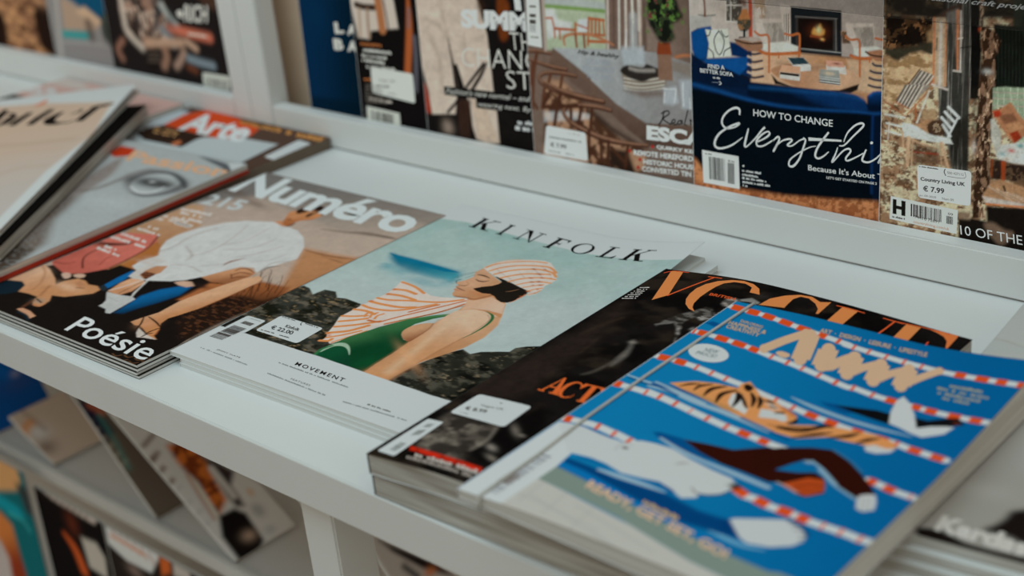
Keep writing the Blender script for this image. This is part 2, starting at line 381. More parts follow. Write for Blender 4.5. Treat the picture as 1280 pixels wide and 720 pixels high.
# what is printed on each cover, in millimetres from its lower left corner; colours are sRGB as photographed
ART = {}
ART['bather'] = [
 ('fill','9ab0ae'),
 ('grad',(109.2,288.58),(116.54,89.78),'88aaa4','a3b5b3'),
 ('blob',(199.59,258.16),(55.72,37.15),0,'92aeaa',.6),
 ('blob',(207.53,165.67),(56.31,32.17),0,'a5b3b2',.8),
 ('blob',(85.81,259.34),(69.08,19.74),0,'84a8a2',.7),
 ('mott','a8b8b6',(40,26),.55,11,.9,.5),
 ('poly',[(23.57,194.27),(41.72,195.09),(64.89,194.54),(90.65,194.84),(100.19,179.98),(95.78,169.88),(81.41,166.24),(67.03,166.59),(52.41,166.95),(39,172.15),(29.44,175.45),(26.8,184.51)],'2f8494',7,1,{'mott':[('8fb0b0',(14,8),.58,5,.6)],'alpha':.95}),
 ('poly',[(18.08,196.6),(28.03,196.22),(46.78,196.32),(69.16,195.4),(91.52,193.88),(96.23,183.81),(91.08,178.16),(70.39,176.3),(45.29,178.48),(27.9,188.23)],'0a6a82',4,1,{'c2':'3f8f9c','a':(54.98,195.84),'b':(78.66,162.84)}),
 ('poly',[(16.17,196.91),(27.82,196.43),(46.58,196.53),(68.96,195.61),(92.02,194.15),(80.29,189.88),(52.76,190.04),(27.95,191.42)],'0a6a88',.7,0,0),
 ('blob',(61.25,171.55),(12.25,7),0,'9db4b4',.85),
 ('blob',(85.94,172.52),(15.28,6.79),0,'9fb5b4',.7),
 ('blob',(43.14,174.3),(10.74,8.05),0,'8fb0b0',.6),
 ('poly',[(-0.48,266.92),(8.08,268.28),(28.09,271.11),(55.13,269.01),(87.54,266.76),(118.22,265.28),(137.46,264.53),(141.44,262.47),(163.19,265.07),(183.52,265.36),(208.83,267.34),(243.85,272.6),(235.15,324.27),(6.21,417.4),(-51.59,336.85)],'b4c0c0',.35,0,0),
 ('poly',[(3.93,28.06),(-1.18,43.86),(-0.02,73.24),(-0.04,96.06),(-0.05,115.59),(2.16,121.5),(9.3,120.51),(20.11,113.7),(20.71,118.68),(21.99,124.04),(32.1,125.47),(40.72,118.46),(47.61,120.6),(64.55,119.03),(78.14,96.98),(103.29,68.86),(129.74,50.58),(75.45,40),(28.38,34.47)],'30332d',.6,0,{'mott':[('15180f',(15,8),.5,3,.35),('5c584c',(9,5),.66,8,.3),('78694f',(6,3),.74,17,.2)]}),
 ('poly',[(165,39.14),(165.07,55.37),(165.62,68.67),(169.97,86.74),(174.6,96.16),(177.82,101.37),(186.71,98.48),(190.97,104.26),(200.27,109.9),(207.35,113.58),(207.3,119.66),(211.98,124.69),(220.37,129.82),(258.3,101.1),(270.5,43.48),(213.35,39.99)],'24261f',.6,0,{'mott':[('0d0f0c',(17,9),.5,4,.35),('4c4b40',(9,5),.64,9,.3),('6e6450',(6,3),.74,19,.2)]}),
 ('poly',[(165.51,44.02),(164.11,61.89),(171.58,70.82),(187.4,67.96),(199.93,54.45),(192.35,43.4)],'55554a',3,1,{'mott':[('1c1e1a',(5,4),.5,23,.14)],'alpha':.6}),
 ('poly',[(67.17,149.79),(62.45,163.2),(78.15,160.23),(90.88,156.22),(100.62,153.66),(109.19,155.37),(127.15,162.65),(131.55,156.64),(132.64,148.41),(117.14,125.41),(102.67,98.9),(98.87,81.13),(94.46,64.33),(91.86,62.9),(88.01,64.86),(82.45,62.31),(82.59,68.58),(77.81,73.77),(73.22,84.47),(66.65,95.74),(66.39,101.06),(66.65,116.98),(67.23,126.85),(68.31,139.4)],'c6beb4',.4,0,0),
 ('line',[(68.32,149.23),(77.37,151.68),(88.19,150.49)],2.97,'d0834c',.4,1,1),
 ('line',[(64.36,161.23),(78.89,159.45),(92.69,154.3)],2.53,'d0834c',.4,1,1),
 ('line',[(69.92,140.83),(81.03,143.28),(94.9,142.7)],2.94,'d0834c',.4,1,1),
 ('line',[(67.83,132.29),(78.29,133.87),(91.72,139.89),(113,148.14),(125.44,159.51)],2.67,'d0834c',.4,1,1),
 ('line',[(66.99,125.59),(78.5,126.11),(93.74,128.69),(103.36,133.84)],3.05,'d0834c',.4,1,1),
 ('line',[(66.7,118.41),(76.59,117.56),(90.89,121.09),(101.62,129.6),(113.33,144.7)],2.63,'d0834c',.4,1,1),
 ('line',[(66.67,110.31),(75.79,112.43),(85.71,111.46)],2.85,'d0834c',.4,1,1),
 ('line',[(66.95,98.35),(74.56,101.91),(82.5,107.28)],2.62,'d0834c',.4,1,1),
 ('line',[(71.54,91.07),(79.22,97.38),(85.88,103.95)],2.81,'d0834c',.4,1,1),
 ('line',[(75.12,83.38),(82.74,89.65),(90.12,96.86),(97.29,105.02)],2.78,'d0834c',.4,1,1),
 ('line',[(78.28,74.03),(80.41,76.24),(88.86,83.74),(95.05,96.34)],3.19,'d0834c',.4,1,1),
 ('line',[(82.59,68.58),(89.78,77.18),(96.38,87.84)],2.11,'d0834c',.4,1,1),
 ('line',[(81.94,63.06),(87.33,65.51),(87.59,68.74)],2.9,'d0834c',.4,1,1),
 ('line',[(91.36,65.17),(95.74,77.08),(100.12,89.88)],1.48,'d0834c',.4,1,1),
 ('line',[(82.13,105.45),(80,109.75),(81.1,113.09)],1.96,'d0834c',.4,1,1),
 ('line',[(86.37,106.38),(84.26,110.68),(85.85,114.27)],1.99,'d0834c',.4,1,1),
 ('line',[(91,106.18),(89.39,110.72),(90.93,115.09)],1.97,'d0834c',.4,1,1),
 ('line',[(97.86,103.72),(104.57,117.55),(116.57,138.16),(128.76,159.6)],1.74,'b56a3c',.4,1,1),
 ('line',[(103.7,103.69),(112.81,117.97),(124.43,135.83),(131.28,154.28)],2.1,'b56a3c',.4,1,1),
 ('line',[(88.95,102.38),(95.44,103.21),(97.77,105.27)],2.49,'b56a3c',.4,1,1),
 ('line',[(105.1,125.98),(111.38,137.58),(115.93,144.98)],1.94,'b56a3c',.4,1,1),
 ('line',[(91.43,61.64),(99.89,80.13),(103.7,97.87),(117.82,124.7),(124.09,136.19),(132.53,151.64)],.63,'4a2a1c',.4,1,1),
 ('blob',(68.49,148.74),(1.54,1.54),0,'b86430',.8),
 ('blob',(69.92,140.83),(1.52,1.52),0,'b86430',.8),
 ('blob',(67.8,126.59),(1.49,1.49),0,'b86430',.8),
 ('blob',(78.85,74.34),(1.41,1.41),0,'b86430',.8),
 ('blob',(81.66,71.96),(1.42,1.42),0,'b86430',.8),
 ('poly',[(94.58,42.33),(91.74,54.47),(93.28,62.66),(95.57,77.25),(102.84,95.83),(113.32,117.44),(123.4,129.33),(134.42,139.04),(133.93,133.92),(128.01,125.91),(122.44,113.87),(122.75,103.53),(125.65,97.34),(132.69,92.24),(137.82,92.27),(138.95,89.36),(140.31,75.16),(141.29,57.44),(143.26,41.21),(131.81,40.89)],'356a40',.4,0,{'c2':'083c22','a':(101.82,96.85),'b':(126.25,82.36)}),
 ('poly',[(95.11,51.33),(96.91,60.61),(101.43,64.62),(107.94,64.19),(115.26,58.78),(128.14,46.47),(131.37,40.65),(94.92,42.03)],'0e4a2e',.8,0,{'c2':'0a3824','a':(91.82,55.78),'b':(127.69,46.22)}),
 ('poly',[(95.25,50.65),(93.23,58.58),(95.17,65.74),(99.91,68.86),(105.85,67.32),(112.36,62.14),(116.38,57.43),(108.57,63.03),(102.22,64.56),(97.04,61.19)],'8fae96',.4,1,0),
 ('line',[(96.07,43.66),(92.93,53.37),(95.1,61.64)],2.1,'2c6a40',1.2,1,1),
 ('blob',(120.64,89.46),(18.49,6.16),-0.3,'0e4628',.5),
 ('blob',(135.21,55.24),(8.71,8.71),0,'0e4c2a',.5),
 ('line',[(108.85,113.15),(117.62,121.91),(133.07,135.62)],1.27,'4d7f50',.6,1,1),
 ('poly',[(127.81,161.6),(132.9,154.04),(133.97,146.94),(132.74,135.98),(133.72,121.3),(135.97,105.56),(138.16,90.19),(140.31,75.16),(141.29,57.44),(143.11,41.35),(164.96,41.87),(164.81,52.89),(164.88,69.45),(169.7,84.17),(174.31,96.48),(176.63,102.69),(178.63,121.27),(174.65,139.57),(167.08,153.82),(155.38,170.64),(144.39,174.6),(135.57,167.12),(129.09,166.49)],'c9ad92',.4,0,{'c2':'b88a62','a':(143.14,149.14),'b':(154.58,83.08)}),
 ('line',[(143.11,41.35),(141.45,57.29),(140.62,74.84),(136.29,105.22),(133.07,126.52)],2.08,'a87850',2.2,1,.55),
 ('line',[(164.96,41.87),(165.07,55.37),(165.18,69.14)],2.55,'9a6a42',2.5,1,.7),
 ('line',[(156.65,52.98),(149.96,87.93),(142.86,124.95),(145.91,139.86)],5.3,'d4b496',5,1,.55),
 ('poly',[(166.85,113.54),(167.8,122.97),(167.5,137.01),(163.58,148.01),(166.61,153.57),(174.65,139.57),(178.63,121.27),(176.93,102.36),(170.71,85.94),(165.4,74.53),(165.18,69.14),(164.95,86.39),(165.51,100.26)],'b8906c',1.2,0,{'c2':'a87a52','a':(172.53,135.85),'b':(167.41,78.06)}),
 ('line',[(165.36,66.15),(164.95,86.39),(165.78,102.9),(166.39,114.05)],.9,'9a6a46',1.4,1,.8),
 ('blob',(148.08,134.38),(17.31,4.72),-0.4,'cfb196',.7),
 ('blob',(155.36,73.75),(21.95,3.22),-0.5,'c79a70',.6),
 ('blob',(152.7,46.06),(8.62,4.31),0,'b98658',.7),
 ('poly',[(125.65,97.34),(122.43,102.84),(122.76,110.87),(127.37,117.6),(133.3,120.55),(136.52,112.35),(137.67,100.84),(137.82,92.27),(132.12,92.69)],'b8906c',.5,1,{'c2':'8a5a3c','a':(124.42,104.44),'b':(139.52,95.99)}),
 ('line',[(133.3,120.55),(136.52,112.35),(137.67,100.84),(137.82,92.27)],.76,'7a4a2e',1,1,.8),
 ('line',[(152.03,152.81),(157.27,151.83),(162.34,148.66),(165.92,142.68),(167.69,133.73),(167.8,122.97),(166.55,113.88)],[.93,1.71,2.33,2.33,1.87,1.09,.47],'2c6038',.4,1,1),
 ('line',[(157.78,148.9),(163.53,144.02),(165.54,134.65),(166.29,123.17)],.61,'5a3c26',.6,1,.5),
 ('poly',[(101.52,208.53),(101.38,200.4),(105.52,192.99),(104.4,186.1),(100.99,180.4),(102.31,177.97),(105.63,176.99),(105.45,173.99),(107.49,172.17),(107.1,170.04),(109.75,167.99),(111.18,163.98),(113.76,161.37),(117.87,160.54),(125.84,163.27),(129.41,160.13),(132.68,153.56),(134.54,145.06),(142.98,151.4),(154.74,152.64),(169.11,149.62),(157.85,167.81),(144.09,181.95),(131.51,194.43),(118.72,200.46),(109.38,204.55)],'bb9474',.3,0,{'c2':'b08058','a':(104.15,182.06),'b':(135.64,168.1)}),
 ('poly',[(128.09,161.29),(133.35,162.23),(137.48,168.14),(140.34,173.39),(146.19,170.91),(153.28,169.09),(157.12,168.34),(165.57,154.79),(153.14,154.48),(142.54,151.89),(135.3,145.47),(132.68,153.56)],'c2a184',1,0,{'c2':'c4ab94','a':(133.76,159.67),'b':(158.22,158.06)}),
 ('line',[(116.62,161.38),(125.84,163.27),(131.9,163.87),(136.02,169.79),(138.66,175.31)],1.72,'8a5a3c',1.2,1,.85),
 ('blob',(114.28,181.53),(6.69,4.46),0,'caa282',.6),
 ('blob',(105.26,200.41),(4.62,2.88),0,'b08a6c',.6),
 ('blob',(123.99,194.38),(6.79,3.39),0,'b08864',.6),
 ('blob',(129.22,172.2),(9.77,2.17),0,'b4784e',.7),
 ('poly',[(119.02,177.28),(122.9,182.58),(128.23,187.31),(130.29,191.47),(130.61,194.93),(128.56,196.77),(120.29,200.29),(120.34,201.89),(128.9,199.68),(138,197.83),(147.88,194.93),(156.89,193.19),(159.87,187.75),(158.97,181.75),(159.27,174.92),(156.66,170.48),(152.32,169.14),(146.51,171.08),(141.4,174.52),(136.26,175.93),(130.23,174.25),(123.62,175.31)],'1c1814',.35,0,0),
 ('line',[(106.1,197.26),(109.24,198.1),(113.32,197.85),(117.95,196.71)],[1.13,1.58,1.47,.45],'3a2a20',.4,1,1),
 ('line',[(109.91,190.55),(114.16,189.24),(118.14,190.16),(120.48,192.94)],[.57,1.36,1.36,.57],'3c281e',.4,1,1),
 ('blob',(114.28,194.01),(3.63,1.02),-0.1,'caa486',.8),
 ('line',[(107.41,172.9),(111.71,172.08),(116.37,171.48)],[.56,.89,.45],'3a2018',.35,1,1),
 ('line',[(107.6,169.92),(111.26,169.93),(114.79,170.27)],[1.01,1.12,.45],'b0705a',.4,1,1),
 ('line',[(105.58,174.06),(108.46,174.61)],.91,'a8684e',.4,1,1),
 ('line',[(105,177.05),(109.99,177.73),(111.14,179.88)],[.45,1,.56],'6a3e2a',.5,1,1),
 ('line',[(106.52,184.27),(110.81,181.65),(111.6,179.15)],.67,'a06a48',.8,1,.6),
 ('line',[(101.08,199.85),(96.52,194.88),(94.23,188.71),(94.1,183.88)],.37,'20302e',.3,1,.9),
 ('line',[(101.32,197.17),(97.26,191.87),(96.01,185.67)],.37,'20302e',.3,1,.9),
 ('line',[(104.35,195.95),(101.33,188.44)],.36,'20302e',.3,1,.9),
 ('line',[(102.52,178.28),(99.59,180.65),(98.99,183.67),(100.79,185.79)],.37,'20302e',.3,1,.9),
 ('line',[(101.06,179.46),(98.81,182.79),(100.52,184.47)],.37,'20302e',.3,1,.9),
 ('line',[(143.81,184.44),(146.98,187.24),(149.48,191.94)],[.33,.78,.33],'8a6848',.4,1,1),
 ('line',[(158.79,178.71),(159.49,183.3),(158.9,187.27)],.54,'b06a40',.4,1,1),
 ('line',[(158.15,170.33),(159.55,177.81),(160.1,186.38)],.65,'c07848',.5,1,1),
 ('poly',[(101.52,208.53),(102.71,216.66),(106.77,225.51),(114.08,231.73),(124.17,236.89),(134.29,239.62),(140.61,238.79),(149.47,232.2),(158.03,224.32),(163.72,215.89),(163.75,210.21),(162.89,204.53),(165.34,198.19),(165.81,191.01),(162.26,185.97),(158.74,191.29),(156,192.94),(147.66,195.2),(138,197.83),(128.78,199.81),(119.92,201.28),(110.05,204.89)],'c3bfb6',.35,0,0),
 ('line',[(101.64,210.62),(103.81,219.89),(108.86,227.61),(117.45,233.45)],1.18,'c9a488',.5,1,1),
 ('line',[(102.71,209.95),(105.28,218.19),(113.38,226.85),(126.08,234.59),(137.95,237.43)],1.76,'cf8a58',.4,1,1),
 ('line',[(109.14,206.83),(113.31,215.63),(121.72,223.8),(133.92,229.69),(145.24,231.9),(155.49,226.11)],2.17,'cf8a58',.4,1,1),
 ('line',[(116.33,203.77),(121.47,212.81),(128.86,219.84),(140.96,225.69),(152.34,225.43),(160.09,220.4)],2.29,'cf8a58',.4,1,1),
 ('line',[(124.84,201.09),(130.35,209.08),(137.91,215.77),(147.53,219.95),(153.19,222.1)],2.28,'cf8a58',.4,1,1),
 ('line',[(134.34,198.82),(138.64,205.93),(145.08,211.64),(153.86,215.6),(162.26,216.57)],2.1,'cf8a58',.4,1,1),
 ('line',[(143.04,197.38),(147.79,203.9),(154.87,208.74),(163.41,210.06)],1.82,'cf8a58',.4,1,1),
 ('line',[(150.05,195.65),(154.34,200.45),(160.23,205.56)],1.53,'cf8a58',.4,1,1),
 ('line',[(156.99,192.3),(159.88,197.09),(163.36,200.62)],1.65,'cf8a58',.4,1,1),
 ('line',[(161.17,187.83),(164.06,192.02),(164.91,197.06)],1.23,'cf8a58',.4,1,1),
 ('blob',(136.55,224.21),(1.83,1.1),0,'a2522c',.85),
 ('blob',(145.88,219.12),(2.07,1.24),0,'a2522c',.85),
 ('blob',(151.87,214.64),(1.83,1.1),0,'a2522c',.85),
 ('blob',(144.65,211.02),(1.81,1.09),0,'a2522c',.85),
 ('blob',(149.83,205.89),(1.79,1.07),0,'a2522c',.85),
 ('blob',(154.21,208.42),(2.02,1.21),0,'a2522c',.85),
 ('blob',(158.7,204.07),(1.78,1.07),0,'a2522c',.85),
 ('blob',(154.1,201.86),(1.11,.67),0,'a2522c',.85),
 ('blob',(158.52,183.37),(1.29,.78),0,'a2522c',.85),
 ('blob',(158.3,191.83),(1.76,1.05),0,'a2522c',.85),
 ('blob',(161.84,197.47),(1.12,.67),0,'a2522c',.85),
 ('blob',(157.87,217.47),(.9,.54),0,'a2522c',.85),
 ('blob',(144.13,227.53),(1.15,.69),0,'a2522c',.85),
 ('blob',(164.28,191.75),(.99,.6),0,'a2522c',.85),
 ('line',[(110.5,212.16),(120.46,207.3),(130.32,203.55),(138.16,199.85)],.34,'8a5a40',.4,1,.6),
 ('line',[(134.5,225.56),(143.54,220.27),(152.53,214.96)],.34,'8a5a40',.4,1,.6),
 ('line',[(131.74,214.15),(140.75,208.99)],.34,'8a5a40',.4,1,.6),
 ('line',[(137.46,231.11),(146.59,226.8),(155.58,220.29)],.34,'8a5a40',.4,1,.6),
 ('poly',[(-0.46,-4.84),(-2.37,43.94),(4.74,44.2),(25.49,44.81),(100.43,45.92),(203.83,43.88),(220.51,44.68),(313.34,47.93),(331.72,-30.51),(164.45,-52.5)],'b5c0c0',.35,0,0),
 ('poly',[(-2.1,43.36),(-1.08,62.97),(6.38,65.51),(4.32,44.54)],'1c1c18',.3,0,0),
 ('line',[(-0.28,7.42),(1.33,23.11),(2.97,39.99)],.32,'98a2a0',.3,0,.7),
 ('grain',.1,9,301),
 ('poly',[(-0.46,-4.84),(-2.37,43.94),(4.74,44.2),(25.49,44.81),(100.43,45.92),(203.83,43.88),(220.51,44.68),(313.34,47.93),(331.72,-30.51),(164.45,-52.5)],'b5c0c0',.35,0,0),
 ('poly',[(-0.48,266.92),(8.08,268.28),(28.09,271.11),(55.13,269.01),(87.54,266.76),(118.22,265.28),(137.46,264.53),(141.44,262.47),(163.19,265.07),(183.52,265.36),(208.83,267.34),(243.85,272.6),(235.15,324.27),(6.21,417.4),(-51.59,336.85)],'b4c0c0',.35,0,0),
 ('L','title','K',(36.18,264.75),(56.25,263.82),(34.57,284.06),'0e0d0c',.19,.06,0),
 ('L','title','I',(65.95,262.95),(72.22,262.75),(63.79,282.83),'0e0d0c',.2,.07,0),
 ('L','title','N',(83.42,262.4),(103.94,260.98),(83.03,281.15),'0e0d0c',.2,.06,0),
 ('L','title','F',(114.78,259.71),(129.43,258.88),(114.12,279.4),'0e0d0c',.19,.07,0),
 ('L','title','O',(136.36,262.08),(155,260.72),(135.76,280.21),'0e0d0c',.15,.06,0),
 ('L','title','L',(163.02,261.68),(178.59,262.87),(162.39,281.62),'0e0d0c',.16,.06,0),
 ('L','title','K',(184.12,262.39),(204.39,263.41),(183.48,282.33),'0e0d0c',.18,.06,0),
 ('T','lettering','MOVEMENT',(94.02,28.96),(140.42,28.26),(92.63,33.05),'2c2826',.01,0,1.35,1),
 ('D','lettering',(82.11,25.54),(149.52,24.26),(81.24,27.02),'7c8684',3,0),
 ('D','lettering',(87.07,11.26),(144.34,9.25),(86.22,12.69),'7c8684',4,0),
 ('T','lettering','FEATURES',(107.48,13.33),(125.82,13.21),(106.7,15.08),'6a6c68',0,0,1.3,1),
 ('D','lettering',(176.52,14.45),(197.51,15.06),(175.77,16.06),'6a6c68',5,0),
 ('D','lettering',(159.99,9.33),(214.52,12.28),(159.29,10.69),'7c8684',6,0),
 ('T','lettering','JENNY SLATE',(28.45,16.98),(52.99,16.52),(27.85,18.69),'4a4038',0,0,1.3,1),
 ('D','lettering',(15.54,13.59),(65.84,12.36),(14.67,15.16),'8a9492',7,0),
 ('P','barcode_label',[(4.74,43.47),(4.79,65.39),(23.86,65.79),(25.23,44.67)],'b3bfbf',0,2),
 ('B','barcode',(6.46,29.1),(8.5,49.85),(19.4,29.54),'3c3632',5,1),
 ('B','barcode',(9.64,54.09),(10.05,58.32),(20.08,54.34),'3c3632',8,1),
 ('D','barcode',(9.29,62.47),(21.16,62.87),(8.89,63.36),'8a9492',2,1),
 ('P','price_sticker',[(26.77,77.24),(70.06,77.62),(71.15,51.82),(28.42,51.73)],'b6c2c2',0,2),
 ('T','sticker_print','Kinfolk',(43.9,65.15),(57.64,65.55),(42.34,68.95),'35322e',.02,0,1,1),
 ('T','sticker_print','€ 22.00',(36.23,58.47),(57.66,59.25),(33.78,63.58),'24221f',.02,0,1,1),
 ('D','sticker_print',(32.04,53.7),(45.24,54.2),(31.3,55.08),'555550',3,1),
 ('D','sticker_print',(50.39,54.22),(60.1,54.68),(49.68,55.58),'555550',4,1),
 ('D','sticker_print',(29.35,75.69),(44.05,75.64),(28.72,76.82),'555550',5,1),
 ('D','sticker_print',(52.84,76.08),(66.5,75.68),(51.99,77.42),'555550',6,1),
 ('S','sticker_print',[(49.32,77.05),(50.13,74.62),(52.36,72.96)],.65,'24221f',1),
]
